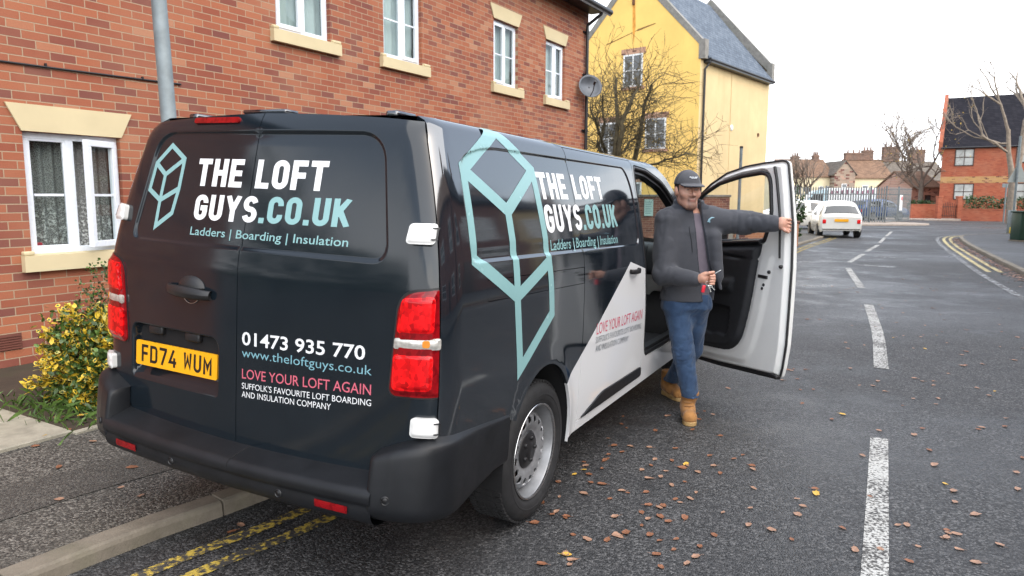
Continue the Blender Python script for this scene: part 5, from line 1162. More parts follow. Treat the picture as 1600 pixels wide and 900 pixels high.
# left hand: hooked over the free edge of the door
lc = J(1221, 349.5, 4.735); body += [(cone(Lw, lc, .028, .034), .02), (cone(lc+[.0, -.004, .024], lc+[.006, -.004, -.024], .022, .021), .015)]
body += fingers([lc+np.array([.018, -.006, .032-.021*i]) for i in range(4)], [[(.034, .004, -.004-.003*i), (.016, .026, -.004), (-.004, .028, -.002)] for i in range(4)], .0100)
body += fingers([lc+np.array([-.006, -.016, -.022])], [[(.022, -.010, -.022), (.026, .004, -.012)]], .0112)
eyes = [H(-.032, .088, .006), H(.032, .088, .006)]
def body_post(P, d):
    for e in eyes: d = np.maximum(d, -(np.linalg.norm(((P-e)@HM)/np.array([1.45, 1., .55]), axis=1)-.0100))
    for e in eyes: d = np.minimum(d, np.linalg.norm(P-(e-fw*.0115), axis=1)-.0135)
    return d
def skin_mat():
    m, t, n, l, p = nodes('skin'); v = coords(t); a = nd(t, 'Attribute', attribute_name='beard'); f = noise(t, v, 22, 4); g = noise(t, v, 420, 3)
    sk = ramp(t, f, [(.3, (.50, .265, .19)), (.7, (.61, .335, .245))]); b = math_n(t, 'MULTIPLY', a.outputs['Fac'], math_n(t, 'ADD', math_n(t, 'MULTIPLY', g, .8), .35), True)
    l.new(mixc(t, b, sk, (.11, .062, .05)), p.inputs['Base Color']); p.inputs['Roughness'].default_value = .5; p.inputs['Subsurface Weight'].default_value = .12; p.inputs['Subsurface Radius'].default_value = (.012, .004, .002); bump(t, p, g, .12, .002); return m
M_SKIN = skin_mat(); M_STUB = pmat('stubble', (.24, .135, .105), .65, .22, 180); M_LIP = pmat('lips', (.29, .125, .10), .55, .05); M_EYE = pmat('eye_dark', (.05, .035, .03), .2); M_EYEW = pmat('eye_white', (.30, .27, .25), .25)
PB = np.array([1.27, 5.02, 0.])
V, F = surface_nets(sdf_fn(body, body_post), [.90, 4.50, .05], [1.98, 5.75, 1.76], .0046)
loc_ = (V-hd)@HM; fc = V[F].mean(1); lo_ = (fc-hd)@HM
mi = np.zeros(len(F), int)
inh = np.abs(lo_).max(1) < .16
mi[inh & (np.abs(lo_[:, 2]+.0655) < .0065) & (np.abs(lo_[:, 0]) < .017) & (lo_[:, 1] > .08)] = 2
for e in eyes:
    de = np.linalg.norm(fc-e, axis=1); q_ = (fc-e)@HM; lid = (np.abs(q_[:, 0]) < .0125) & (np.abs(q_[:, 2]) < .0036) & (np.abs(q_[:, 1]) < .012); mi[inh & lid] = 4; mi[inh & lid & (np.abs(q_[:, 0]) < .0055)] = 3
mi[inh & (np.abs(lo_[:, 2]-.027) < .005) & (np.abs(np.abs(lo_[:, 0])-.033) < .021) & (lo_[:, 1] > .07)] = 3
V = relax(V, F, 1, .4); mb = MB(); mb.add(V-PB, F, mi, True); man = mb.build('person', [M_SKIN, M_STUB, M_LIP, M_EYE, M_EYEW]); man.location = PB
lv = (V-hd)@HM; ok_ = (np.abs(lv).max(1) < .16).astype(float); ss_ = lambda a, b, x: np.clip((x-a)/(b-a), 0, 1)
br = ss_(-.030, -.062, lv[:, 2])*ss_(.0, .04, lv[:, 1])*ss_(-.150, -.130, lv[:, 2])*(.38+.75*ss_(.045, .025, np.abs(lv[:, 0]))*ss_(.06, .08, lv[:, 1]))+ss_(-.036, -.046, lv[:, 2])*ss_(.085, .092, lv[:, 1])*ss_(.034, .026, np.abs(lv[:, 0]))*.5+.55*ss_(.0, -.03, lv[:, 2])*ss_(-.015, .0, lv[:, 1])*ss_(.05, .02, lv[:, 1])*ss_(-.14, -.12, lv[:, 2])
br = br*ok_*(1-.25*ss_(.022, .014, np.abs(lv[:, 0]))*ss_(-.078, -.074, lv[:, 2])*ss_(-.05, -.056, lv[:, 2])*ss_(.08, .085, lv[:, 1]))
man.data.attributes.new('beard', 'FLOAT', 'POINT').data.foreach_set('value', np.clip(br*.72, 0, 1).astype(np.float32))
tag(man, 'man in dark jacket, cap and jeans holding the open van door, keys in hand', 'person')
def cloth(name, fn, lo, hi, h, mats, mf=None):
    V, F = surface_nets(fn, lo, hi, h); mm = mf(V[F].mean(1)) if mf else 0; V = relax(V, F, 3); mb = MB(); mb.add(V-PB, F, mm, True); return mb.build(name, mats, man)
# ---- clothes
def woven(name, a, b, sc, rough=.85, bm=.35):
    m, t, n, l, p = nodes(name); v = coords(t); f = noise(t, v, 9, 6, .7); g = noise(t, v, sc, 3); l.new(mixc(t, math_n(t, 'MULTIPLY', g, .6), ramp(t, f, [(.3, a), (.7, b)]), a), p.inputs['Base Color']); p.inputs['Roughness'].default_value = rough; p.inputs['Sheen Weight'].default_value = .15; bump(t, p, g, bm, .003); return m
M_JKT = woven('jacket_softshell', (.036, .039, .048), (.054, .057, .068), 260); M_JKD = woven('jacket_dark_lining', (.014, .017, .026), (.022, .026, .036), 200); M_SHIRT = woven('purple_grey_shirt', (.12, .10, .125), (.17, .145, .175), 300); M_JEAN = woven('blue_denim', (.011, .032, .080), (.045, .092, .175), 330, .9, .5)
M_BOOT = woven('tan_nubuck', (.30, .135, .035), (.46, .22, .065), 120, .8); M_SOLE = pmat('boot_sole', (.42, .27, .11), .7, .2, 20); M_LACE2 = pmat('boot_lace', (.33, .17, .07), .8)
ja = [.085, .155, .205, .200, .185, .190]; jb = [.085, .095, .128, .135, .128, .130]
def opening(P):
    u = np.interp(P[:, 2], [J(0, 468, 4.9)[2], J(0, 440, 4.9)[2], J(0, 400, 4.9)[2], J(0, 335, 4.9)[2], J(0, 318, 4.9)[2]], [J(1116, 400, 4.9)[0], J(1108, 400, 4.9)[0], J(1099, 400, 4.9)[0], J(1090, 400, 4.9)[0], J(1088, 400, 4.9)[0]])
    hwid = np.interp(P[:, 2], [J(0, 468, 4.9)[2], J(0, 440, 4.9)[2], J(0, 400, 4.9)[2], J(0, 335, 4.9)[2], J(0, 318, 4.9)[2]], [.062, .044, .034, .024, .032])
    return np.maximum(np.abs(P[:, 0]-u)-hwid, P[:, 1]-5.0)
def collar_f(P):
    q = P-(neck+np.array([0, .010, .0])); a = np.arctan2(q[:, 0], -q[:, 1]); z1 = .062-.022*np.abs(np.sin(a/2))*0+.012*np.clip(np.abs(a)-1., 0, 2); r = np.hypot(q[:, 0]/1.10, q[:, 1])-(.088+.14*np.clip(q[:, 2], -.05, .1)*np.exp(-a*a))
    return np.maximum(np.abs(r)-.0085, np.maximum(-.05-q[:, 2], q[:, 2]-z1))
jk = [(torso_f(ja, jb, J(0, 468, 4.93)[2], neck[2]+.015), .03), (cone(Rs, Re, .088, .074), .05), (cone(Re, Rw+(Re-Rw)*.04, .076, .050), .03), (cone(Ls, Le, .092, .082), .05), (cone(Le, Lw+(Le-Lw)*.06, .082, .058), .04),
      (cone(neck+[-.03, .01, -.02], Rs+[.02, 0, .03], .075, .07), .05), (cone(neck+[.03, .01, -.02], Ls+[-.02, 0, .03], .075, .07), .05), (cone(neck+[0, .015, -.06], neck+[0, .012, -.02], .088, .078), .03),
      (cone(J(1116, 370, 4.92), J(1124, 432, 4.89), .050, .030), .03), (cone(J(1119, 415, 4.89), J(1126, 451, 4.87), .026, .010), .02), (('f', collar_f), .012)]
def jk_post(P, d):
    arm = np.clip((P[:, 0]-1.47)/.05, 0, 1)+np.clip((1.13-P[:, 0])/.03, 0, 1); arm = np.clip(arm, 0, 1)
    d = d+folds(P, .0045, .20, (1, 1, 1.0))*(.5+.5*arm)+arm*folds(P+.3, .0050, .15, (1.5, 1, .6))
    nk = np.linalg.norm((P-(neck+[0, .008, .0]))[:, :2], axis=1)-.070; d = np.maximum(d, -np.maximum(nk, (neck[2]-.07)-P[:, 2]))     # neck hole
    d = np.maximum(d, -opening(P))
    cav = d+.016                                                                                                                       # thin shell so the inside shows at the opening
    return d
M_ZIP = pmat('dark_zip', (.008, .009, .013), .4)
def jk_mat(c):
    op = opening(c); m = np.zeros(len(c), int); m[(op < .009) & (c[:, 1] < 5.0)] = 1; m[(c[:, 2] > neck[2]+.004) & (np.linalg.norm((c-neck)[:, :2], axis=1) < .14)] = 1
    m[np.linalg.norm(c-(Lw+(Le-Lw)*.06), axis=1) < .07] = 0
    return m
jacket = cloth('jacket', sdf_fn(jk, jk_post), [.95, 4.5, .70], [1.98, 5.35, 1.60], .0052, [M_JKT, M_JKD], jk_mat)
def shirt_post(P, d): return d+folds(P, .002, .09)
cloth('shirt', sdf_fn([(torso_f([.07, .15, .17, .178, .160, .146], [.07, .082, .106, .112, .106, .100], pelv[2]-.03, neck[2]-.02), .02), (cone(neck+[0, .01, -.05], neck+[0, .008, .018], .074, .066), .02)], shirt_post), [1.0, 4.8, .78], [1.55, 5.3, 1.56], .009, [M_SHIRT])
jn = [(torso_f([.1, .1, .1, .1, .150, .160], [.1, .1, .1, .1, .108, .116], pelv[2]-.045, pelv[2]+.06), .03), (cone(Rh+[0, 0, -.02], Rk, .098, .074), .05), (cone(Rk, Ra+[0, 0, -.02], .075, .064), .03), (cone(Lh+[0, 0, -.02], Lk, .096, .078), .05), (cone(Lk, La+[0, 0, -.03], .079, .066), .03), (cone(Rh, Lh, .102, .100), .04)]
def jn_post(P, d):
    kn = np.exp(-((P-Rk)**2).sum(1)/.02)+np.exp(-((P-Ra)**2).sum(1)/.012)+np.exp(-((P-La)**2).sum(1)/.012)+.6*np.exp(-((P-pelv)**2).sum(1)/.03)
    d = d+folds(P, .005, .17, (1.3, 1.3, .8))+np.clip(kn, 0, 1)*folds(P+.7, .008, .075, (.7, .7, 1.5))
    return np.maximum(d, np.maximum(-(P[:, 2]-.163+(P[:, 1] > 5.2)*.022), P[:, 2]-(pelv[2]+.055)))
cloth('jeans', sdf_fn(jn, jn_post), [1.0, 4.75, .08], [1.5, 5.68, .98], .0058, [M_JEAN])
def boot(ank, toe, heel, zs=0.):
    ank = np.array(ank); toe = np.array(toe); heel = np.array(heel); d = (toe-heel); d[2] = 0; L_ = np.linalg.norm(d); d /= L_; s = np.array([-d[1], d[0], 0])
    c0 = heel+d*.05; pr = [(cone(np.array([c0[0], c0[1], .10])+d*.015, np.array([ank[0], ank[1], .195])+d*.0, .052, .055), .03), (cone(np.array([*(c0[:2]), .062]), np.array([*(c0+d*.08)[:2], .066]), .042, .048), .03), (cone(np.array([*(c0+d*.07)[:2], .075]), np.array([*(toe-d*.045)[:2], .052]),   .045, .041), .03), (cone(np.array([*(toe-d*.055)[:2], .048])+s*.006, np.array([*(toe-d*.045)[:2], .048])-s*.006, .045, .045), .02)]
    def post(P, dd): return np.maximum(dd+folds(P, .0022, .05), np.maximum(.026-P[:, 2], P[:, 2]-.205))
    lo = np.minimum(toe, heel)-.1; hi = np.maximum(toe, heel)+.1; b = cloth('boot', sdf_fn(pr, post), [lo[0], lo[1], 0], [hi[0], hi[1], .25], .005, [M_BOOT])
    def sole_f(P):
        q = P[:, :2]-c0[:2]; t = q@d[:2]; x = q@s[:2]; tt = np.clip(t, 0, L_-.095); w_ = np.interp(tt, [0, .06, L_-.12, L_-.095], [.040, .038, .050, .046]); dd = np.hypot(t-tt, x)-w_; return np.maximum(dd, np.abs(P[:, 2]-.016)-.016)
    V, F = surface_nets(sdf_fn([(('f', sole_f), .01)]), [lo[0], lo[1], -.012], [hi[0], hi[1], .05], .005); mb = MB(); mb.add(V-PB, F, 0, True); so_ = mb.build('sole', [M_SOLE], b)
    la = MB()
    for i in range(4):
        t = .060+.024*i; z = .152-.020*i; p = np.array([*(c0+d*(t+.012))[:2], z]); la.tube([p+s*.030-PB-d*.01, p+d*.016+np.array([0, 0, .006])-PB, p-s*.030-PB-d*.01], .0042, 5)
    la.build('lace', [M_LACE2], b); return b
gt1 = gnd(1079, 667); gh1 = gt1+np.array([.035, .285, 0]); boot(Ra, gt1, gh1)
gt2 = gnd(1066, 628); gh2 = gnd(1031, 611); dd_ = (gh2-gt2); gh2 = gt2+dd_/np.linalg.norm(dd_)*.285; boot(gh2+(gt2-gh2)*.25, gt2, gh2)
# cap with a curved peak, hair at the nape, logo
M_CAPG = woven('cap_grey', (.045, .047, .055), (.070, .072, .082), 300); M_CAPN = woven('cap_navy_mesh', (.008, .010, .018), (.016, .019, .03), 160); M_HAIR = pmat('dark_short_hair', (.022, .015, .012), .7, .4, 90, bmp=.6, bscale=240)
def capf(P):
    q = (P-hd)@HM; k0 = np.linalg.norm((q-[0, -.008, .038])/[.088, .108, .102], axis=1); dome = (k0-1)*.09; return np.maximum(dome, (.040+.10*np.clip(-q[:, 1], 0, .1)*-.25)-q[:, 2]+.12*np.clip(q[:, 1], -.1, .1)*.15)
def peakf(P):
    q = (P-hd)@HM; z0 = .050-1.9*q[:, 0]**2-.20*np.clip(q[:, 1]-.075, 0, 1); r = np.hypot(q[:, 0]/.080, (q[:, 1]-.085)/.088)-1; return np.maximum(np.maximum(r*.08, np.abs(q[:, 2]-z0)-.004), .055-q[:, 1])
V, F = surface_nets(sdf_fn([(('f', capf), .01), (('f', peakf), .006)]), hd-.20, hd+.20, .0042); fc = (V[F].mean(1)-hd)@HM
mb = MB(); mb.add(V-PB, F, np.where(fc[:, 1] < .015, 1, np.where((fc[:, 1] > .09) & (fc[:, 2] < .052-1.9*fc[:, 0]**2-.2*np.clip(fc[:, 1]-.075, 0, 1)), 1, 0)), True); cap_ = mb.build('cap', [M_CAPG, M_CAPN], man)
lg = MB()
for k, (x0, x1) in enumerate(((-.026, -.006), (-.008, .012), (.010, .030))):
    pts = []
    for t in np.linspace(0, 1, 7):
        x = x0+(x1-x0)*t; z = .088+.006*math.sin(t*6.28+k*1.3); f = -.008+.108*math.sqrt(max(0, 1-(x/.088)**2-((z-.038)/.102)**2))+.0025; pts.append(H(x+.004, f, z)-PB)
    lg.tube(pts, .0026, 5)
lg.build('logo', [pmat('pale_logo_thread', (.62, .66, .70), .7)], cap_)
def hairf(P):
    q = (P-hd)@HM; k0 = np.linalg.norm((q-[0, -.014, .034])/[.081, .101, .106], axis=1); d = (k0-1)*.09; return np.maximum(np.maximum(d, q[:, 2]-.06), np.maximum(-.055-q[:, 2]-.35*np.clip(q[:, 1], -.1, .1)*-1, q[:, 1]-.022))
V, F = surface_nets(sdf_fn([(('f', hairf), .01)]), hd-.16, hd+.16, .005); mb = MB(); mb.add(V-PB, F, 0, True); mb.build('hair', [M_HAIR], man)
# jacket chest pocket zip and pale breast emblem
jf = sdf_fn(jk, jk_post)
def on_jacket(u, v, Y0=4.5):
    o = np.array([0, 0, CH]); d = at(u, v, 1.)-o; ys_ = np.linspace(Y0, 5.2, 700); P = o+np.outer(ys_, d); val = jf(P, P.mean(0), 1e9); i = int(np.argmax(val < .0)); return P[max(i-1, 0)]-PB
zp = MB(); zp.tube([on_jacket(*q)-[0, .001, 0] for q in ((1077, 354), (1078, 364), (1080, 374), (1081, 384), (1082, 394))], .0028, 5); zp.build('pocket_zip', [M_ZIP], jacket)
em = MB(); em.tube([on_jacket(*q)-[0, .002, 0] for q in ((1106, 347), (1108, 343), (1112, 340), (1116, 340))], [.005, .006, .005, .002], 6); em.tube([on_jacket(*q)-[0, .002, 0] for q in ((1108, 344), (1109, 348))], [.006, .003], 6); em.build('chest_logo', [pmat('pale_blue_logo', (.25, .42, .50), .7)], jacket)
# the keys in his hand
M_KEY = pmat('key_steel', (.55, .55, .53), .25, .1, 20, metal=1.); kp = rc+np.array([.004, -.046, -.036])
keys = empty('key_bunch', 'small bunch of keys with a red fob hanging from the hand of the man', 'keys', tuple(kp))
mb = MB(); a = np.linspace(0, 2*math.pi, 21); mb.tube(np.stack([.013*np.cos(a), .003*np.sin(a), .004+.013*np.sin(a)], 1), .0012, 5, caps=False); mb.build('ring', [M_KEY], keys)
for dx, rot, ln in ((.006, .35, .05), (.016, .75, .045)):
    mb = MB(); Mx = Matrix.Translation((dx, -.004, -.006)) @ Matrix.Rotation(-rot, 4, 'Y'); mb.box(-.009, .009, -.001, .001, -.018, 0, 0, .003, 2, Mx); mb.box(-.0035, .0035, -.001, .001, -ln, -.018, 0, 0, 1, Mx); mb.build('key', [M_KEY], keys)
mb = MB(); mb.box(-.030, -.008, -.006, .006, -.062, -.012, 0, .005, 3, Matrix.Rotation(.2, 4, 'Y')); mb.build('fob', [pmat('red_fob', (.60, .012, .03), .35)], keys)
mb = MB(); b = rc+np.array([.052, -.030, .030])-kp; mb.tube([b, b+np.array([.018, -.004, .012]), b+np.array([.040, -.006, .026])], .0035, 6); mb.build('key', [M_KEY], keys)
# ================================================================== THE STREET BEYOND
def frame_at(p, xdir):
    """matrix with origin p, local x along xdir (horizontal), z up"""
    x = Vector((xdir[0], xdir[1], 0)).normalized(); y = Vector((-x.y, x.x, 0)); return Matrix(((x.x, y.x, 0, p[0]), (x.y, y.y, 0, p[1]), (0, 0, 1, p[2] if len(p) > 2 else 0), (0, 0, 0, 1)))
def hit(u, v, M):
    """photo pixel -> (x, z) on the local plane y = 0 of M"""
    o = Vector((0, 0, CH)); d = Vector(at(u, v, 1.))-o; I = M.inverted(); a = I @ o; b = I.to_3x3() @ d; t = -a.y/b.y; q = a+b*t; return q.x, q.z
def window_on(parent, x0, x1, z0, z1, mats, bars=(1, 1), fw_=.07, y=-.02, face='f', depth=0, lintel=None, sill=None, xo=0):
    """a framed window standing slightly proud of (or let into) the wall plane"""
    T = Matrix.Identity(4) if face == 'f' else Matrix(((0, -1, 0, xo), (1, 0, 0, 0), (0, 0, 1, 0), (0, 0, 0, 1)))      # 'r': on the right hand end wall
    f = MB(); frame_bars(f, x0, x1, z0, z1, fw_, y-.03, y+.04)
    for i in range(bars[0]): xm = x0+(x1-x0)*(i+1)/(bars[0]+1); f.box(xm-fw_*.35, xm+fw_*.35, y-.02, y+.03, z0+fw_, z1-fw_)
    for i in range(bars[1]): zm = z0+(z1-z0)*(i+1)/(bars[1]+1); f.box(x0+fw_, x1-fw_, y-.025, y+.028, zm-fw_*.4, zm+fw_*.4)
    f.v = [tuple(T @ Vector(p)) for p in f.v]
    w_ = f.build('window', [mats[0]], parent)
    g = MB(); g.add([tuple(T @ Vector(p)) for p in ((x0+.02, y+.005, z0+.02), (x1-.02, y+.005, z0+.02), (x1-.02, y+.005, z1-.02), (x0+.02, y+.005, z1-.02))], [[0, 1, 2, 3]], 0, False); g.build('pane', [mats[1]], w_)
    if lintel: l_ = MB(); l_.box(x0-.12, x1+.12, -.03, .05, z1+.01, z1+lintel[0]); l_.v = [tuple(T @ Vector(p)) for p in l_.v]; l_.build('lintel', [lintel[1]], w_)
    if sill: l_ = MB(); l_.box(x0-.10, x1+.10, -.09, .05, z0-sill[0], z0-.005); l_.v = [tuple(T @ Vector(p)) for p in l_.v]; l_.build('sill', [sill[1]], w_)
    return w_
def render_mat(name, base, stain, streak=.5):
    m, t, n, l, p = nodes(name); v = coords(t); s = nd(t, 'Mapping'); s.inputs['Scale'].default_value = (1, 1, .12); l.new(v, s.inputs[0])
    a = noise(t, v, .7, 5, .6); b = noise(t, s.outputs[0], 2.2, 5, .7); c = noise(t, v, 30, 3)
    col = ramp(t, a, [(.3, tuple(k*.88 for k in base)), (.7, tuple(min(1, k*1.06) for k in base))])
    col = mixc(t, math_n(t, 'MULTIPLY', math_n(t, 'SUBTRACT', b, .54, True), 3.2*streak, True), col, stain); l.new(mixc(t, math_n(t, 'MULTIPLY', c, .12), col, stain), p.inputs['Base Color']); p.inputs['Roughness'].default_value = .9; bump(t, p, c, .3, .01); return m
def slate_mat(name, a, b, sc=(3.2, 5.0)):
    m, t, n, l, p = nodes(name); v = coords(t, 'UV') if False else coords(t); br = nd(t, 'TexBrick', offset=.5); mp = nd(t, 'Mapping'); l.new(v, mp.inputs[0]); s = nd(t, 'SeparateXYZ'); l.new(mp.outputs[0], s.inputs[0]); c = nd(t, 'CombineXYZ')
    l.new(math_n(t, 'ADD', s.outputs[0], s.outputs[1]), c.inputs[0]); l.new(s.outputs[2], c.inputs[1]); l.new(c.outputs[0], br.inputs['Vector'])
    for k, q in (('Scale', 1), ('Brick Width', .30), ('Row Height', .17), ('Mortar Size', .008), ('Bias', 0.)): br.inputs[k].default_value = q
    br.inputs['Color1'].default_value = a+(1,); br.inputs['Color2'].default_value = b+(1,); br.inputs['Mortar'].default_value = tuple(k*.35 for k in a)+(1,)
    moss = math_n(t, 'MULTIPLY', math_n(t, 'SUBTRACT', noise(t, v, .8, 6, .7), .5, True), 2., True)
    l.new(mixc(t, moss, br.outputs['Color'], tuple(k*.6 for k in a)), p.inputs['Base Color']); p.inputs['Roughness'].default_value = .8; p.inputs['Specular IOR Level'].default_value = .12; bump(t, p, br.outputs['Fac'], -.4, .02); return m
M_SLATE = slate_mat('blue_slate', (.085, .105, .135), (.13, .155, .19)); M_DKTILE = slate_mat('dark_roof_tile', (.012, .012, .017), (.022, .021, .027)); M_BRTILE = slate_mat('brown_roof_tile', (.16, .10, .07), (.24, .15, .10)); M_GRTILE = slate_mat('grey_roof_tile', (.12, .105, .09), (.18, .155, .13))
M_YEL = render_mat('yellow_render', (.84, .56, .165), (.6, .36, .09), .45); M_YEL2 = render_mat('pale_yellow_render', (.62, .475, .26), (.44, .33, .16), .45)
M_PANE = pmat('far_pane', (.05, .06, .07), .08, .5, .9, coat=.6); M_PANEC = pmat('far_pane_curtained', (.34, .35, .33), .15, .35, 1.3, coat=.6); M_WFR = pmat('white_window_frame', (.72, .74, .74), .5, .1); M_BFR = pmat('brown_window_frame', (.045, .025, .02), .5, .2); M_PINKB = brick_mat('pink_brick', (.46, .26, .17), (.54, .32, .22), (.6, .45, .3)); M_COPE = concrete('grey_coping', (.24, .23, .21)); M_RUST = pmat('rusty_iron', (.12, .05, .02), .8)
# ---- yellow house with the slate roof
YC = at(1087, 309, 31.); YC = np.array([YC[0], YC[1], 0]); gx = Vector((.774, -.633, 0)); YW, YDp = 6.55, 8.2; YO = (YC[0]-gx.x*YW, YC[1]-gx.y*YW, 0)
YM = frame_at(YO, gx); yh = empty('yellow_house', 'tall yellow rendered house with blue slate roof beyond the brick house', 'house', mat=YM)
ZE, ZK, ZA = 7.45, 8.20, 11.75
mb = MB(); mb.add([(0, 0, -.2), (YW, 0, -.2), (YW, 0, ZK), (YW/2, 0, ZA), (0, 0, ZK)], [[0, 1, 2, 3, 4]], 0, False); mb.build('front_wall', [M_YEL], yh)
mb = MB(); mb.add([(YW, 0, -.2), (YW, YDp, -.2), (YW, YDp, ZE+.3), (YW, 0, ZE+.3)], [[0, 1, 2, 3]], 0, False); mb.add([(0, 0, -.2), (0, YDp, -.2), (0, YDp, ZE+.3), (0, 0, ZE+.3)], [[3, 2, 1, 0]], 0, False); mb.add([(YW, YDp, -.2), (0, YDp, -.2), (0, YDp, ZK), (YW/2, YDp, ZA), (YW, YDp, ZK)], [[0, 1, 2, 3, 4]], 0, False)
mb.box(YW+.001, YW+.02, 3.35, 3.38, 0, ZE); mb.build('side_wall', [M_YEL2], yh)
rs = (ZA-.1-ZE)/(YW/2+.25); mb = MB()
for sg in (1, -1):
    e = YW/2+.25; mb.prism([(YW/2, .28, ZA-.12), (YW/2+sg*e, .28, ZE), (YW/2+sg*e, YDp-.2, ZE), (YW/2, YDp-.2, ZA-.12)], (0, 0, .10))
mb.build('roof', [M_SLATE], yh)
for y0, y1, up, m in ((-.02, .30, .12, 0), (YDp-.22, YDp+.10, .42, 0)):
    mb = MB()
    for sg in (1, -1): mb.prism([(YW/2, y0, ZA-.02+up*.8), (YW/2+sg*(YW/2+.12), y0, ZK-.1+up*.6), (YW/2+sg*(YW/2+.12), y0, ZK-.35), (YW/2, y0, ZA-.35)], (0, y1-y0, 0))
    for sg in (1, -1): mb.box(YW/2+sg*(YW/2)-.14+sg*.06, YW/2+sg*(YW/2)+.14+sg*.06, y0-.02, y1+.02, ZK-.75, ZK-.02+up*.5)
    mb.build('gable_coping', [M_COPE], yh)
mb = MB(); mb.box(YW+.001, YW+.30, .3, YDp-.2, ZE-.12, ZE+.02); mb.tube([(YW+.30, .3, ZE), (YW+.30, YDp-.1, ZE)], .06, 8); mb.build('gutter', [M_BLACKPVC], yh)
mb = MB(); mb.tube([(YW+.30, .45, ZE-.02), (YW+.08, .30, ZE-.4), (YW+.08, .28, 0)], .05, 8); mb.build('downpipe', [M_BLACKPVC], yh)
for (u0, v0, u1, v1) in ((975, 87, 1004, 134), (1009, 186, 1040, 232), (938, 193, 965, 240)):
    x0, z1 = hit(u0, v0, YM); x1, z0 = hit(u1, v1, YM); window_on(yh, x0, x1, z0, z1, (M_WFR, M_PANE), (1, 1), .075, lintel=(.26, M_PINKB), sill=(.12, M_PINKB))
window_on(yh, 2.9, 3.9, .9, 2.3, (M_WFR, M_PANE), (1, 1), .075, lintel=(.26, M_PINKB), sill=(.12, M_PINKB))
for (y, z) in ((3.55, 4.85), (6.9, 4.75)):
    mb = MB(); Mx = Matrix.Translation((YW+.03, y, z)) @ Matrix.Rotation(math.pi/2, 4, 'Z'); mb.lathe([(0, -.02), (.10, -.02), (.14, .0), (.14, .05)], 16, Mx) if z > 4.8 else mb.box(YW, YW+.06, y-.06, y+.06, z-.08, z+.08); mb.build('wall_vent', [M_WFR if z > 4.8 else M_RUST], yh)
mb = MB(); mb.box(YW/2-.05, YW/2+.05, -.08, -.002, ZA-1.6, ZA-1.2); mb.build('iron_tie', [M_RUST], yh)
mb = MB()
def stainline(x0, z0, x1, z1, wd, m=0): mb.add([(x0, -.006, z0-wd), (x1, -.006, z1-wd*.4), (x1, -.006, z1+wd*.4), (x0, -.006, z0+wd)], [[0, 1, 2, 3]], m, False)
stainline(YW/2-1.4, ZA-3.15, YW/2+.2, ZA-2.72, .03); stainline(YW/2+.2, ZA-2.72, YW/2+1.1, ZA-2.55, .045); stainline(YW/2-.3, ZA-1.0, YW/2+.5, ZA-.86, .03)
mb.build('render_crack', [pmat('dark_crack', (.22, .13, .04), .9, .4, 6)], yh)
mb = MB(); mb.add([(YW/2-.06, -.007, ZA-1.6), (YW/2+.06, -.007, ZA-1.6), (YW/2+.11, -.007, ZA-2.5), (YW/2+.03, -.007, ZA-3.3), (YW/2-.04, -.007, ZA-2.6)], [[0, 1, 2, 3, 4]], 0, False); mb.build('rust_stain', [pmat('rust_stain', (.62, .28, .05), .9, .3, 5)], yh)
# ---- brick garden walls, sign and pole in front of it
M_BRN = brick_mat('brown_brick', (.17, .07, .05), (.26, .11, .075), (.42, .33, .25)); M_ORB = brick_mat('orange_brick', (.40, .16, .075), (.50, .22, .11), (.52, .40, .28))
gw = empty('garden_wall', 'brown brick garden wall with a tile coping in front of the yellow house', 'wall', (1.5, 24.2, 0)); mb = MB(); mb.box(0, 5.86, 0, .22, -.1, 1.62); mb.build('wall', [M_BRN], gw); mb = MB(); mb.box(-.03, 5.90, -.04, .26, 1.622, 1.70, 0, .01, 1); mb.build('coping', [M_COPE], gw)
lw = empty('garden_wall', 'low orange brick wall seen through the window of the open van door', 'wall', (7.4, 23.6, 0)); mb = MB(); mb.box(0, 2.1, 0, .22, -.1, .78); mb.build('wall', [M_ORB], lw); mb = MB(); mb.box(-.02, 2.13, -.03, .25, .782, .85, 0, .01, 1); mb.build('coping', [M_ORB], lw)
sg = empty('wall_sign', 'pale green notice board on the brown garden wall seen through the van cab', 'sign', (4.46, 24.16, 1.0)); mb = MB(); mb.box(0, .30, -.03, 0, -.02, .54, 0, .005, 1); mb.build('board', [pmat('pale_teal_board', (.42, .62, .58), .5, .05)], sg)
mb = MB()
for i in range(6): mb.box(.04, .22+.03*(i % 2), -.034, -.0305, .06+i*.075, .085+i*.075)
mb.build('board_rule', [pmat('teal_print', (.22, .38, .38), .5)], sg)
pp = empty('sign_post', 'thin grey post standing in front of the yellow house', 'post', tuple(at(1155, 309, 22)[:2])+(0,)); mb = MB(); mb.tube([(0, 0, -.1), (0, 0, 3.13)], .045, 10); mb.lathe([(0, 0), (.05, 0)], 10); mb.build('pole', [M_GALV], pp); mb = MB(); mb.tube([(0, 0, 3.10), (0, 0, 3.16)], .052, 10); mb.build('cap', [M_BLACKPVC], pp)
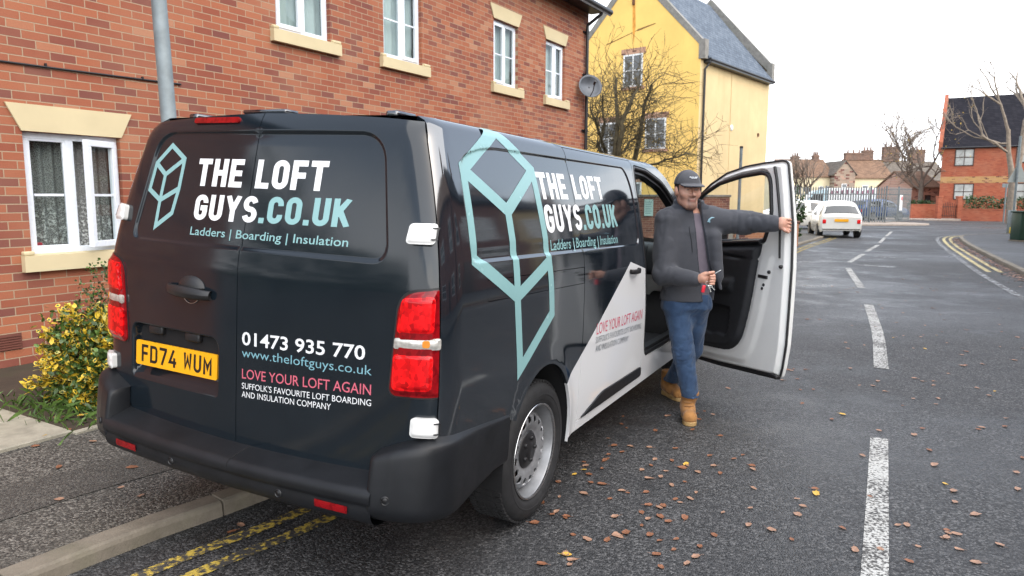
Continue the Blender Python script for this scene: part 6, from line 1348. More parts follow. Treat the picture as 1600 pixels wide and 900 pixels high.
# ---- trees
M_BARK = pmat('grey_brown_bark', (.085, .065, .05), .95, .4, 7, bmp=.6, bscale=22, bdist=.02); M_BARK2 = pmat('olive_bark', (.075, .062, .034), .95, .4, 9, bmp=.5, bscale=22, bdist=.02); M_PBARK = pmat('pale_bark', (.22, .18, .14), .95, .3, 5, bmp=.5, bscale=18, bdist=.02); M_TW2 = pmat('far_twig', (.20, .16, .13), .95, .3, 5); M_LOLD = pmat('last_yellow_leaf', (.48, .33, .07), .8, .3, 9)
def grow(mb, tw, p, d, ln, r, dep, rg, spread, tips, up=.25, n=(2, 4), minr=.012):
    k = 5; pts = [np.array(p)]; q = np.array(p, float); d = np.array(d, float)/np.linalg.norm(d)
    for i in range(k): d = d+rg.normal(0, .13, 3)+np.array([0, 0, up*.16]); d /= np.linalg.norm(d); q = q+d*ln/k; pts.append(q.copy())
    (mb if r > minr else tw).tube(pts, list(np.linspace(r, r*.62, k+1)), 7 if r > .05 else (5 if r > .015 else 3), caps=False)
    if dep == 0: tips.append((q.copy(), d.copy())); return
    for j in range(rg.integers(*n)):
        t = rg.uniform(.35, 1.) if j else 1.; b = pts[int(round(t*k))]; e = d+rg.normal(0, spread, 3); grow(mb, tw, b, e, ln*rg.uniform(.62, .85), r*(.62 if j else .66), dep-1, rg, spread, tips, up, n, minr)
def tree(name, label, base, limbs, dep, rg, mats, spread=.5, trunk=None, leaves=0, minr=.03, n=(2, 4), up=.25, cat='tree', group=None):
    o = empty(name, label, cat, tuple(base), group=group); mb = MB(); tw = MB(); tips = []
    if trunk: mb.tube(trunk[0], trunk[1], 10, caps=False)
    for p, d, ln, r in limbs: grow(mb, tw, np.array(p), d, ln, r, dep, rg, spread, tips, up, n, minr)
    for p, d in tips:
        for i in range(2): e = d+rg.normal(0, .5, 3); tw.tube([p, p+e*.18, p+e*.34+rg.normal(0, .04, 3)], [.006, .005, .003], 3, caps=False)
    mb.build('trunk', [mats[0]], o)
    if leaves:
        for i in range(leaves):
            p, d = tips[rg.integers(len(tips))]; leaf(tw, p+rg.normal(0, .15, 3), rg.normal(0, 1, 3), rg.normal(0, 1, 3)+np.array([0, 0, .5]), rg.uniform(.09, .15), .08, 1)
    tw.build('crown', [mats[1], M_LOLD], o); return o
# pollarded tree in front of the yellow house: five bent limbs, each surveyed, carrying fine twigs
tb = at(962, 300, 23.); tb = np.array([tb[0], 23., 0]); rg = np.random.default_rng(21)
to = empty('bare_tree', 'bare multi stemmed tree with fine twigs in front of the yellow house', 'tree', tuple(tb)); mb = MB(); tw = MB(); tips = []
LIMBS = [([(962, 330), (960, 262), (946, 238), (934, 200), (921, 168)], .085), ([(962, 330), (963, 240), (965, 190), (962, 124)], .11), ([(964, 330), (966, 240), (972, 190), (986, 158), (999, 132)], .10), ([(968, 330), (993, 250), (1001, 205), (1007, 168), (1018, 132)], .10), ([(964, 300), (968, 244), (984, 222), (1001, 203)], .06), ([(962, 320), (944, 252), (936, 228), (944, 190), (941, 150)], .075), ([(970, 330), (990, 262), (1024, 256), (1052, 246), (1080, 240)], .05)]
for px_l, r0 in LIMBS:
    P = smooth_line([tuple(at(u, v, 23.+.5*math.sin(u*.11)))+() for u, v in px_l], 5) if False else np.array([at(u, v, 23.+.6*math.sin(u*.13+v*.02)) for u, v in px_l]); 
    q = [P[0]]
    for i in range(1, len(P)):
        for t in (.33, .67, 1): q.append(P[i-1]+(P[i]-P[i-1])*t+rg.normal(0, .02, 3))
    q = np.array(q)-tb; rr = np.linspace(r0, r0*.35, len(q)); mb.tube(q, list(rr), 8, caps=False)
    for i in range(2, len(q)):
        for j in range(3 if i > 3 else 1):
            d = (q[i]-q[i-1])/np.linalg.norm(q[i]-q[i-1])*.5+rg.normal(0, .7, 3)+np.array([.15, 0, .05]); grow(mb, tw, q[i], d, rg.uniform(.42, .85), .015, 2, rg, .55, tips, .05, (2, 4), .016)
for p, d in tips:
    for i in range(2): e = d+rg.normal(0, .6, 3); tw.tube([p, p+e*.12, p+e*.24], [.006, .005, .003], 3, caps=False)
for i in range(160):
    p, d = tips[rg.integers(len(tips))]; leaf(tw, p+rg.normal(0, .1, 3), rg.normal(0, 1, 3), np.array([0, 0, 1.])+rg.normal(0, .4, 3), .07, .05, 1)
mb.build('trunk', [M_BARK2], to); tw.build('crown', [M_BARK2, M_LOLD], to)
bush('ivy_shrub', 'dark ivy covered shrub seen through the rear of the open door window', (10.35, 27.2), (.62, .6, 1.7), 30, .11, lambda rg, c, p, e: (0 if rg.random() < .7 else 1, None), [M_LD, M_LG], 170, 15)
# ---- palisade fence on the far corner
M_PAL = pmat('galvanised_palisade', (.125, .14, .145), .65, .15, 4)
def palisade(label, a, b, h=2.35):
    a = np.array(a, float); b = np.array(b, float); L_ = np.linalg.norm(b-a); M = frame_at((*a, .06), b-a); o = empty('palisade_fence', label, 'fence', mat=M, group='palisade fence panels'); mb = MB(); n_ = int(L_/.155)
    for i in range(n_):
        x = (i+.5)*.155; mb.add([(x-.044, -.02, .05), (x, -.034, .05), (x+.044, -.02, .05), (x+.044, -.02, h-.14), (x, -.034, h), (x-.044, -.02, h-.14)], [[0, 1, 4, 5], [1, 2, 3, 4]], 0, False)
    mb.build('pales', [M_PAL], o); mb = MB(); mb.box(0, L_, .0, .05, .35, .41); mb.build('rail', [M_PAL], o); mb = MB(); mb.box(0, L_, .0, .05, h-.55, h-.49); mb.build('rail', [M_PAL], o)
    for i in range(int(L_/2.75)+1): mb = MB(); x = min(i*2.75, L_-.05); mb.box(x-.04, x+.05, .05, .14, -.06, h+.02); mb.build('post', [M_PAL], o)
    return o
F0, F1, F2 = at(1222, 300, 47.)[:2], at(1388, 300, 46.)[:2], at(1424, 300, 50.)[:2]
palisade('long grey palisade fence behind the two white cars', F0, F1); palisade('short end run of grey palisade fence carrying the white notice', F1, F2)
ns = at(1406, 317, 48.2); fd = np.array(F2)-np.array(F1); nm_ = frame_at((ns[0], ns[1]-.12, ns[2]), fd); no = empty('fence_notice', 'white notice with a red mark on the grey palisade fence', 'sign', mat=nm_); mb = MB(); mb.box(-.32, .32, -.02, 0, -.52, .52, 0, .01, 1); mb.build('board', [M_WFR], no)
mb = MB(); mb.lathe([(0, -.004), (.15, -.003), (.155, 0)], 18, Matrix.Translation((.12, -.021, .30))); mb.build('red_mark', [pmat('notice_red', (.55, .03, .05), .5)], no); mb = MB()
for i in range(5): mb.box(-.24, .16-.05*(i % 2), -.025, -.0205, -.42+i*.10, -.38+i*.10)
mb.build('notice_rule', [pmat('notice_grey', (.35, .33, .33), .6)], no)
# ---- cars
M_CARW = pmat('white_car_body', (.70, .69, .64), .2, .04, 2, coat=.6); M_CARB = pmat('blue_car_body', (.012, .05, .16), .2, .1, 2, coat=.6); M_CARS = pmat('silver_car_body', (.42, .43, .45), .25, .1, 2, coat=.6, metal=.3); M_CGL = pmat('car_window', (.018, .022, .025), .06, .2, 1, coat=.8)
def car(name, label, cat, loc, heading, L_, W_, st, paint, wb, wheel_r, group=None, rear=True):
    """st: stations (x from rear, z bottom, z belt, z roof, half width factor); heading = azimuth of travel from +Y to +X"""
    o = empty(name, label, cat, (loc[0], loc[1], loc[2] if len(loc) > 2 else 0), math.pi/2-heading, group)
    S_ = np.array(st, float); xs = np.linspace(S_[0, 0], S_[-1, 0], 40); zb, zl, zr, hwf = [np.interp(xs, S_[:, 0], S_[:, i]) for i in (1, 2, 3, 4)]
    def ring(i):
        w = W_/2*hwf[i]; g = max(0, zr[i]-zl[i]); wr = w*(1-.21*min(1, g/.45)); a = [(-w*.93, zb[i]), (-w, zb[i]+.14), (-w, (zb[i]+zl[i])/2), (-w*.985, zl[i]-.04), (-w*.95, zl[i]), (-wr*.97, zr[i]-.08*min(1, g*4)), (-wr*.86, zr[i]-.015*min(1, g*4)), (-wr*.45, zr[i]+.02)]
        return a+[(-y, z) for y, z in a[::-1]]
    G = np.array([[(x-L_/2, y, z) for y, z in ring(i)] for i, x in enumerate(xs)]); mb = MB(); mb.grid(G, 0, flip=True)
    for e, fl in ((0, 1), (-1, 0)): mb.add(G[e], [list(range(16)) if fl else list(range(16))[::-1]], 0, False)
    body_ = mb.build('body', [paint], o)
    gi = np.where((zr-zl) > .06)[0]
    def P(i, k, off=.012): p = G[i, k].copy(); c = G[i].mean(0); d = p-np.array([p[0], 0, .6]); d /= np.linalg.norm(d); return p+d*off
    mid = gi[(zr-zl)[gi] > .30]; a, b = mid[0], mid[-1]; m_ = (a+b)//2
    for sgn in (0, 1):
        ka, kb = (4, 5) if sgn == 0 else (11, 10)
        for i0, i1 in ((a, m_-1), (m_+1, b)):
            q = [P(i0, ka), P(i1, ka), P(i1, kb), P(i0, kb)]; q = [np.array(q[j])*.93+np.mean(q, 0)*.07+np.array([0, (-.012 if sgn == 0 else .012), 0]) for j in range(4)]
            mb = MB(); mb.add(q, [[0, 1, 2, 3]] if sgn else [[3, 2, 1, 0]], 0, False); mb.build('side_window', [M_CGL], o)
    def screen(i0, i1, nm):
        n0 = np.array([[G[i0, k]*(1-t)+G[i1, k]*t for k in (5, 6, 7, 8, 9, 10)] for t in (.10, .5, .92)]); out_ = np.array([-1. if i0 < i1 else 1., 0, .35])*.03
        n0 = n0*np.array([1, .90, 1])+out_; mb = MB(); mb.grid(n0, 0, flip=(i0 > i1)); mb.build(nm, [M_CGL], o)
    screen(gi[0], mid[0], 'rear_window'); screen(gi[-1], mid[-1], 'windscreen')
    for x in (wb[0], wb[1]):
        for sgn in (-1, 1):
            wl = MB(); wl.lathe([(0, -.10), (wheel_r*.60, -.10), (wheel_r*.66, -.115), (wheel_r*.9, -.115), (wheel_r, -.08), (wheel_r, .09), (0, .09)], 24); q = wl.build('wheel', [M_RUB], o); q.location = (x-L_/2, sgn*(W_/2-.10), wheel_r); q.rotation_euler = (0, 0, 0 if sgn < 0 else math.pi)
            r_ = MB(); r_.lathe([(0, -.118), (wheel_r*.15, -.118), (wheel_r*.6, -.108), (wheel_r*.66, -.12)], 20)
            for k in range(7): r_.box(-.012, .012, -.122, -.115, wheel_r*.12, wheel_r*.6, 0, 0, 1, Matrix.Rotation(2*math.pi*k/7, 4, 'Y'))
            r_.build('rim', [M_STEEL], q)
    zl0 = zl[0]; hw0 = W_/2*hwf[1]
    for sgn in (-1, 1):
        mb = MB(); mb.box(-L_/2-.015, -L_/2+.09, sgn*hw0*.82-.07, sgn*hw0*.82+.07, zl0-.24, zl0-.07, 0, .02, 2); mb.build('tail_light', [M_RED], o)
        mb = MB(); mb.box(L_/2-.30, L_/2-.05, sgn*hw0*.78-.12, sgn*hw0*.78+.12, .55, .70, 0, .04, 3); mb.build('headlight', [M_CLEAR], o)
        mb = MB(); xm = xs[mid[-1]]-L_/2+.05; mb.box(xm-.05, xm+.06, sgn*(W_/2+.08)-.09, sgn*(W_/2+.08)+.09, zl[m_]+.02, zl[m_]+.15, 0, .03, 2); mb.build('wing_mirror', [paint], o)
    mb = MB(); mb.box(-L_/2-.028, -L_/2-.012, -.26, .26, .66, .77); mb.build('number_plate', [M_PLATE], o)
    mb = MB(); mb.box(-L_/2-.03, -L_/2+.03, -hw0*.9, hw0*.9, .34, .37, 0, .01, 1); mb.build('bumper_trim', [M_TRIMB], o)
    return o
HATCH = [(0, .30, .82, .84, .88), (.06, .24, .88, .92, .96), (.22, .22, .92, 1.15, .99), (.48, .21, .93, 1.42, 1), (1.2, .20, .93, 1.49, 1), (2.0, .2, .92, 1.46, 1), (2.55, .2, .93, 1.15, .99), (2.85, .2, .92, .93, .98), (3.4, .22, .76, .78, .9), (3.55, .30, .60, .62, .8)]
ESTATE = [(0, .34, .86, .90, .88), (.10, .28, .95, 1.05, .96), (.45, .24, .98, 1.36, .99), (1.0, .22, .98, 1.47, 1), (2.1, .22, .95, 1.50, 1), (2.8, .22, .93, 1.38, 1), (3.35, .22, .92, .98, .99), (4.1, .24, .80, .82, .93), (4.4, .32, .62, .64, .8)]
hc = at(1303, 348, 29.8); car('parked_hatchback', 'small white hatchback stopped at the junction, seen from behind', 'car', (hc[0]+.35, 30.6), R(15), 3.55, 1.63, HATCH, M_CARW, (.62, 2.92), .30, None)
car('white_car', 'white car side on in the cross road behind the small hatchback', 'car', (15.0, 38.2), R(-88), 4.4, 1.8, ESTATE, M_CARW, (.85, 3.5), .32)
car('blue_car', 'dark blue car behind the grey palisade fence', 'car', (25.8, 50.5, .08), R(70), 4.2, 1.75, ESTATE, M_CARB, (.8, 3.3), .32)
car('silver_car', 'silver car with red lights behind the left of the palisade fence', 'car', (20.6, 52.5, .08), R(20), 4.0, 1.7, HATCH, M_CARS, (.7, 3.0), .31)
# the box bodied van parked behind the fence
fvn = empty('box_van', 'pale blue and white van behind the palisade fence', 'van', (23.6, 52.2, .08), R(168)); mb = MB()
cabp = [(2.35, .4), (2.4, .95), (2.2, 1.15), (1.75, 1.95), (1.45, 2.12), (.8, 2.15), (.8, .4)]; mb.prism([(x, -.95, z) for x, z in cabp], (0, 1.9, 0)); mb.build('cab', [pmat('pale_blue_van_paint', (.48, .66, .74), .3, .05, 2, coat=.3)], fvn)
mb = MB(); mb.box(-2.5, .78, -1.0, 1.0, .5, 2.28, 0, .05, 2); bx = mb.build('box_body', [M_WFR], fvn)
mb = MB()
for i in range(9):
    x = -2.3+i*.33; mb.box(x, x+.22, -1.012, -1.002, 1.86+.06*math.sin(i*2.1), 2.12+.05*math.cos(i*1.3)); mb.box(x, x+.22, 1.002, 1.012, 1.86+.06*math.sin(i*2.1), 2.12+.05*math.cos(i*1.3))
mb.build('top_stripe', [pmat('plum_stripe', (.30, .10, .16), .5, .6, 2.5)], bx)
for s in (-1, 1): mb = MB(); mb.prism([(2.05, s*.957, 1.25), (1.72, s*.957, 1.85), (1.05, s*.957, 1.9), (1.05, s*.957, 1.25)], (0, s*.01, 0)); mb.build('side_window', [M_CGL], fvn)
mb = MB(); mb.add([(2.225, -.85, 1.2), (2.225, .85, 1.2), (1.80, .80, 1.92), (1.80, -.80, 1.92)], [[0, 1, 2, 3]]); mb.build('windscreen', [M_CGL], fvn)
for x in (1.55, -1.6):
    for s in (-1, 1): mb = MB(); mb.lathe([(0, -.1), (.2, -.1), (.33, -.1), (.34, -.06), (.34, .1), (0, .1)], 20); q = mb.build('wheel', [M_RUB], fvn); q.location = (x, s*.86, .34)
# ---- far houses
def house(name, label, p, xdir, w, d, eave, ridge, wall, roofm, wins=(), chim=(), gable='x', oh=.25, frame=None, pane=None, cat='house', doors=()):
    M = frame_at(p, xdir); o = empty(name, label, cat, mat=M); mb = MB()
    if gable == 'x':
        mb.add([(0, 0, -.5), (w, 0, -.5), (w, 0, eave), (0, 0, eave), (0, d, -.5), (w, d, -.5), (w, d, eave), (0, d, eave), (0, d/2, ridge), (w, d/2, ridge)], [[0, 1, 2, 3], [1, 5, 6, 9, 2], [5, 4, 7, 6], [4, 0, 3, 8, 7]], 0, False)
    else:
        mb.add([(0, 0, -.5), (w, 0, -.5), (w, 0, eave), (w/2, 0, ridge), (0, 0, eave), (0, d, -.5), (w, d, -.5), (w, d, eave), (w/2, d, ridge), (0, d, eave)], [[0, 1, 2, 3, 4], [1, 6, 7, 2], [6, 5, 9, 8, 7], [5, 0, 4, 9]], 0, False)
    mb.build('wall', [wall], o); mb = MB()
    if gable == 'x':
        k = (ridge-eave)/(d/2); mb.prism([(-oh*.4, -oh, eave-oh*k+.04), (-oh*.4, d/2, ridge+.04), (-oh*.4, d+oh, eave-oh*k+.04), (-oh*.4, d+oh, eave-oh*k+.16), (-oh*.4, d/2, ridge+.17), (-oh*.4, -oh, eave-oh*k+.16)], (w+oh*.8, 0, 0))
    else:
        k = (ridge-eave)/(w/2); mb.prism([(-oh, -oh*.4, eave-oh*k+.04), (w/2, -oh*.4, ridge+.04), (w+oh, -oh*.4, eave-oh*k+.04), (w+oh, -oh*.4, eave-oh*k+.16), (w/2, -oh*.4, ridge+.17), (-oh, -oh*.4, eave-oh*k+.16)], (0, d+oh*.8, 0))
    rf = mb.build('roof', [roofm], o)
    for x, y, wd, z0, z1, mt in chim:
        mb = MB(); mb.box(x-wd/2, x+wd/2, y-.35, y+.35, z0, z1); mb.box(x-wd/2-.06, x+wd/2+.06, y-.41, y+.41, z1-.25, z1-.12); 
        for i in range(3): mb.lathe([(.12, 0), (.10, .45), (0, .45)], 10, Matrix.Translation((x-wd*.32+wd*.32*i, y, z1)) @ Matrix.Rotation(math.pi/2, 4, 'X'))
        mb.build('chimney', [mt], rf)
    for (x0, x1, z0, z1, bars) in wins: window_on(o, x0, x1, z0, z1, (frame or M_WFR, pane or M_PANE), bars, .07)
    for (x0, x1, z1) in doors: mb = MB(); mb.box(x0, x1, -.05, .02, 0, z1, 0, .02, 1); mb.build('door', [M_BFR], o)
    return o
M_CREAM = render_mat('cream_render', (.72, .63, .42), (.5, .43, .28), .3); M_STN = brick_mat('grey_stone', (.27, .22, .17), (.36, .30, .23), (.40, .35, .28), bw=.5, rh=.22); M_CHB = brick_mat('chimney_brick', (.13, .085, .065), (.18, .115, .085), (.24, .19, .15), dark=(.08, .05, .04), pale=(.22, .16, .12)); M_RBR = brick_mat('terrace_brick', (.30, .11, .075), (.38, .16, .11), (.40, .3, .22))
def pxw(u, Y): return at(u, 309, Y)[0]
D1 = 96.; k1 = D1/CF; zp = lambda v, Y: at(800, v, Y)[2]
house('cream_house', 'cream rendered house with a brown tiled roof beyond the fence, left of the stone gable', (pxw(1226, D1), D1), (1, .05), (1302-1226)*k1, 7., zp(274, D1), zp(249, D1+3.5), M_CREAM, M_BRTILE, [(4.6, 5.2, 2.4, 3.3, (0, 1)), (5.7, 6.2, 2.4, 3.3, (0, 1)), (1.2, 2.0, 2.4, 3.4, (0, 1))], [(2.7, 3.5, 1.0, zp(256, D1), zp(240, D1), M_CHB), (5.6, 3.5, .8, zp(258, D1), zp(238, D1), M_CHB)])
house('stone_house', 'grey stone gabled house between the cream house and the long roof', (pxw(1302, D1-1), D1-1), (1, .02), (1334-1302)*k1, 9., zp(270, D1), zp(251, D1), M_STN, M_GRTILE, [(1.0, 1.7, 2.6, 3.6, (0, 1))], gable='y')
for i, (u0, u1, ve, vr, wl, rf, chs, lb) in enumerate(((1334, 1392, 276, 249, M_CREAM, M_BRTILE, [(1350, 246, 236, 2.4), (1372, 246, 232, 1.4)], 'terraced house with pale lower wall and wide chimney stacks behind the fence'), (1392, 1440, 278, 251, M_RBR, M_GRTILE, [(1410, 248, 226, 2.2)], 'red brick terraced house with one tall chimney, behind the bare spreading tree'), (1440, 1482, 279, 252, M_RBR, M_GRTILE, [(1452, 250, 230, 2.0)], 'brick terraced house partly hidden by the orange brick building'))):
    w_ = (u1-u0)*k1; house('terraced_house', lb, (pxw(u0, D1+i*.4), D1+i*.4), (1, -.02), w_, 8., zp(ve, D1), zp(vr, D1+4), wl, rf, [(w_*.2, w_*.36, 2.2, 3.4, (0, 1)), (w_*.62, w_*.78, 2.2, 3.4, (0, 1))], [((u-u0)*k1, 4., wd, zp(vb, D1), zp(vt, D1+3), M_CHB) for u, vb, vt, wd in chs])
# ---- orange brick house on the right
M_ORED = brick_mat('orange_red_brick', (.36, .088, .042), (.42, .118, .056), (.40, .14, .08), mo=.006, dark=(.30, .072, .036), pale=(.44, .14, .07)); M_BUFFB = brick_mat('buff_band_brick', (.48, .28, .10), (.54, .33, .13), (.5, .3, .15))
DR = 58.; kr = DR/CF; RO = (pxw(1467, DR), DR, 0); RX = (.84, -.545); RM = frame_at(RO, RX)
rw_ = lambda u0, v0, u1, v1: (hit(u0, v0, RM)[0], hit(u1, v1, RM)[0], hit(u1, v1, RM)[1], hit(u0, v0, RM)[1])
red = house('orange_brick_house', 'orange red brick house with a near black roof and brown windows at the right', RO, RX, 16., 9., zp(229, DR), zp(156, DR+4.5), M_ORED, M_DKTILE, [rw_(1493, 233, 1521, 259)+((1, 1),), rw_(1491, 287, 1520, 312)+((1, 1),), rw_(1589, 228, 1616, 254)+((1, 1),), rw_(1588, 286, 1615, 312)+((1, 1),)], oh=.12, frame=M_BFR, pane=M_PANEC)
mb = MB(); mb.prism([(-.30, -.12, zp(229, DR)-.3), (-.30, 4.5, zp(153, DR+4.5)+.2), (-.30, 9.1, zp(229, DR)-.3)], (.28, 0, 0)); mb.prism([(-.30, -.12, zp(229, DR)-.3), (-.30, -.12, zp(229, DR)+.5), (-.30, 4.5, zp(153, DR+4.5)+.32), (-.30, 4.5, zp(153, DR+4.5)+.2)], (.28, 0, 0)); mb.build('gable_parapet', [M_ORED], red)
mb = MB(); zb_ = hit(1500, 279, RM)[1]; mb.box(.01, 15.99, -.012, -.002, zb_-.35, zb_+.15); mb.build('buff_band', [M_BUFFB], red)
mb = MB(); mb.tube([(-.1, -.2, zp(229, DR)-.02), (16.1, -.2, zp(229, DR)-.02)], .07, 8); mb.build('gutter', [M_BLACKPVC], red)
lowh = house('brick_outbuilding', 'low pinkish brick building joined to the left of the orange brick house', (pxw(1424, 62), 62., 0), (1, 0), (1468-1424)*62/CF, 6., zp(291, 62), zp(268, 65), brick_mat('pinkish_brick', (.50, .24, .18), (.56, .30, .22), (.5, .35, .27)), M_BRTILE, [(1.15, 1.65, 1.0, 1.95, (0, 1))], frame=M_BFR)
for nm, lb, u0, u1, Y, v in (('garden_wall', 'low orange brick wall left of the gateway of the orange brick house', 1425, 1467, 57., 318), ('garden_wall', 'low orange brick wall under the dark hedge at the right', 1504, 1690, 53.2, 325)):
    o = empty(nm, lb, 'wall', (pxw(u0, Y), Y, 0), 0 if Y > 55 else math.atan2(-.545, .84)); mb = MB(); mb.box(0, (u1-u0)*Y/CF, 0, .22, -.1, zp(v, Y)); mb.build('wall', [M_ORED], o); mb = MB(); mb.box(-.02, (u1-u0)*Y/CF+.02, -.03, .25, zp(v, Y)+.002, zp(v, Y)+.07); mb.build('coping', [M_ORED], o)
gp_ = empty('garden_gate', 'brick gateway with a dark iron gate in front of the orange brick house', 'gate', (pxw(1468, 56.), 56., 0))
for x in (0, 1.55): mb = MB(); mb.box(x-.16, x+.16, -.16, .16, 0, zp(306, 56.)); mb.box(x-.2, x+.2, -.2, .2, zp(306, 56.)+.002, zp(306, 56.)+.10); mb.build('pier', [M_ORED], gp_)
mb = MB()
for i in range(9): x = .22+i*.14; mb.tube([(x, 0, .15), (x, 0, 1.15+.25*math.sin(math.pi*i/8))], .018, 5)
mb.tube([(.16, 0, .3), (1.39, 0, .3)], .02, 5); mb.tube([(.16, 0, 1.0), (1.39, 0, 1.0)], .02, 5); mb.build('gate_bars', [M_TRIMB], gp_)
def hedge(label, a, b, h, d, seed, n=5200, ln=.16):
    rg = np.random.default_rng(seed); a = np.array(a); b = np.array(b); M = frame_at((*a, .05), b-a); L_ = np.linalg.norm(b-a); o = empty('hedge', label, 'hedge', mat=M); mb = MB(); st = MB()
    for i in range(int(L_/.4)): x = (i+.5)*.4; st.tube([(x, d/2, 0), (x+rg.normal(0, .08), d/2+rg.normal(0, .1), h*.8)], [.03, .01], 4, caps=False)
    for i in range(n):
        x = rg.uniform(0, L_); z = h*(1+.07*math.sin(x*2.1)+.05*math.sin(x*5.3))*rg.uniform(.1, 1.02); y = rg.choice([0, d])+rg.normal(0, .08) if rg.random() < .6 else rg.uniform(0, d)
        leaf(mb, np.array([x, y, z]), rg.normal(0, 1, 3), rg.normal(0, .6, 3)+np.array([0, 0, 1]), ln*rg.uniform(.6, 1.2), ln*.6, 0 if rg.random() < .7 else 1)
    st.build('stems', [M_TWIG], o); mb.build('foliage', [M_LD, M_LG], o); return o
hedge('dark clipped hedge in front of the orange brick house', (pxw(1508, 53.8), 53.8), (pxw(1508, 53.8)+.84*9.5, 53.8-.545*9.5), zp(307, 52), .9, 4)
hedge('short green hedge behind the low wall beside the palisade fence', (pxw(1426, 58.4), 58.4), (pxw(1462, 58.4), 58.4), zp(314, 58.4), .7, 8, 1500)
# ---- far trees
rg = np.random.default_rng(31)
tp = np.array([pxw(1438, 60), 60., 0]); tree('bare_tree', 'bare spreading tree with a few last leaves between the fence and the orange brick house', tp, [((0, 0, 2.6), (-.7, 0, 1), 2.5, .11), ((0, 0, 2.9), (.25, .1, 1), 2.6, .11), ((0, 0, 2.3), (-1, .2, .55), 2.5, .09), ((0, 0, 2.5), (.9, 0, .7), 2.1, .09), ((0, 0, 3.0), (-.2, -.3, 1), 2.4, .09)], 4, rg, (pmat('soft_grey_bark', (.14, .11, .09), .95, .3, 5), M_TW2), .50, ([(0, 0, -.1), (.05, 0, 1.2), (0, 0, 3.1)], [.30, .22, .17]), 220, .03, (3, 5))
tp = np.array([pxw(1578, 47), 47., 0]); tree('bare_tree', 'tall pale trunked bare tree with two stems in front of the orange brick house', tp, [((-.5, 0, 6.0), (-.35, 0, 1), 2.2, .10), ((.55, 0, 6.6), (.10, 0, 1), 1.9, .13), ((.5, 0, 6.2), (.5, .2, .9), 1.9, .09), ((-.35, 0, 4.6), (-1.2, -.2, .5), 2.2, .085), ((-.45, 0, 5.2), (-1, .2, .1), 2., .07)], 3, rg, (M_PBARK, M_PBARK), .36, None, 30, .03, (2, 4), .32)
tr_ = bpy.context.scene.objects[-1]
big = [o for o in COL.objects if o.name.startswith('bare_tree') and o.get('label', '').startswith('tall pale')][0]
mb = MB(); mb.tube([(.25, 0, -.1), (.15, 0, 1.0), (.10, 0, 2.9), (-.1, 0, 3.6), (-.35, 0, 4.6), (-.5, 0, 6.1)], [.36, .27, .25, .17, .14, .11], 12, caps=False); mb.build('trunk', [M_PBARK], big)
mb = MB(); mb.tube([(.15, 0, 2.5), (.35, 0, 3.6), (.50, .05, 5.0), (.55, 0, 6.7)], [.19, .18, .17, .14], 12, caps=False); mb.build('trunk', [M_PBARK], big)
for u, lb, seed in ((1243, 'twiggy bare tree at the left in front of the cream house', 41), (1262, 'second twiggy bare tree just right of the leftmost one, before the cream house', 43)):
    rg = np.random.default_rng(seed); tp = np.array([pxw(u, 78), 78., 0]); tree('bare_tree', lb, tp, [((0, 0, 1.0), (rg.normal(0, .3), rg.normal(0, .3), 1), 2.0, .10) for _ in range(5)], 4, rg, (M_BARK, M_TW2), .34, ([(0, 0, -.1), (0, 0, 1.3)], [.2, .16]), 0, .03, (2, 4), .5)
# ---- road furniture at the right
ts = at(1586, 309, 36.); ro = empty('road_sign', 'grey back of a triangular road sign on a steel post by the right pavement', 'road sign', (ts[0], 36., .1)); mb = MB(); mb.tube([(0, 0, -.1), (0, 0, zp(213, 36.))], .06, 10); mb.build('post', [M_GALV], ro)
zc = zp(272, 36.); mb = MB(); mb.prism([tuple(p) for p in [(x, .06, z) for x, z in rounded([(-.44, zc-.42), (.66, zc-.42), (.11, zc+.58)], .06, 4)]], (0, .012, 0)); mb.build('plate', [pmat('sign_back_grey', (.25, .28, .27), .6, .1)], ro); mb = MB(); mb.box(-.3, .5, .075, .10, zc-.25, zc-.20); mb.box(-.1, .3, .075, .10, zc+.1, zc+.15); mb.build('bracket', [M_GALV], ro)
t2 = at(1571, 309, 48.); o = empty('steel_post', 'thin grey steel post in front of the dark hedge', 'post', (t2[0], 48., .08)); mb = MB(); mb.tube([(0, 0, -.1), (0, 0, zp(287, 48.))], .05, 8); mb.build('pole', [M_GALV], o); mb = MB(); mb.box(-.30, .10, -.03, -.01, zp(292, 48.), zp(286, 48.)); mb.build('plate', [M_GALV], o)
gb = at(1584, 309, 31.5); o = empty('feeder_pillar', 'slim grey metal pillar with a yellow foot beside the green cabinet', 'pillar', (gb[0], 31.5, .09)); mb = MB(); mb.box(-.12, .12, -.12, .12, 0, zp(326, 31.5)-.09, 0, .02, 2); mb.build('housing', [M_GALV], o); mb = MB(); mb.box(-.17, .10, -.20, -.13, 0, .28, 0, .02, 2); mb.build('foot', [pmat('yellow_plastic', (.60, .42, .04), .6)], o)
cb = at(1586, 309, 25.6); o = empty('utility_cabinet', 'dark green utility cabinet on the right pavement at the edge of the photo', 'cabinet', (cb[0], 25.2, .095)); M_GRN = pmat('dark_green_paint', (.008, .035, .022), .45, .2, 4); mb = MB(); mb.box(0, 1.2, 0, .5, .05, 1.02, 0, .02, 2); mb.build('housing', [M_GRN], o); mb = MB(); mb.box(-.03, 1.23, -.03, .53, 1.022, 1.08, 0, .015, 2); mb.build('lid', [M_GRN], o); mb = MB(); mb.box(.03, .58, -.012, -.002, .10, .98, 0, .004, 1); mb.build('door', [M_GRN], o); mb = MB(); mb.box(.62, 1.17, -.012, -.002, .10, .98, 0, .004, 1); mb.build('door', [M_GRN], o); mb = MB(); mb.box(-.02, 1.22, -.02, .52, -.02, .05); mb.build('plinth', [M_KERB], o)
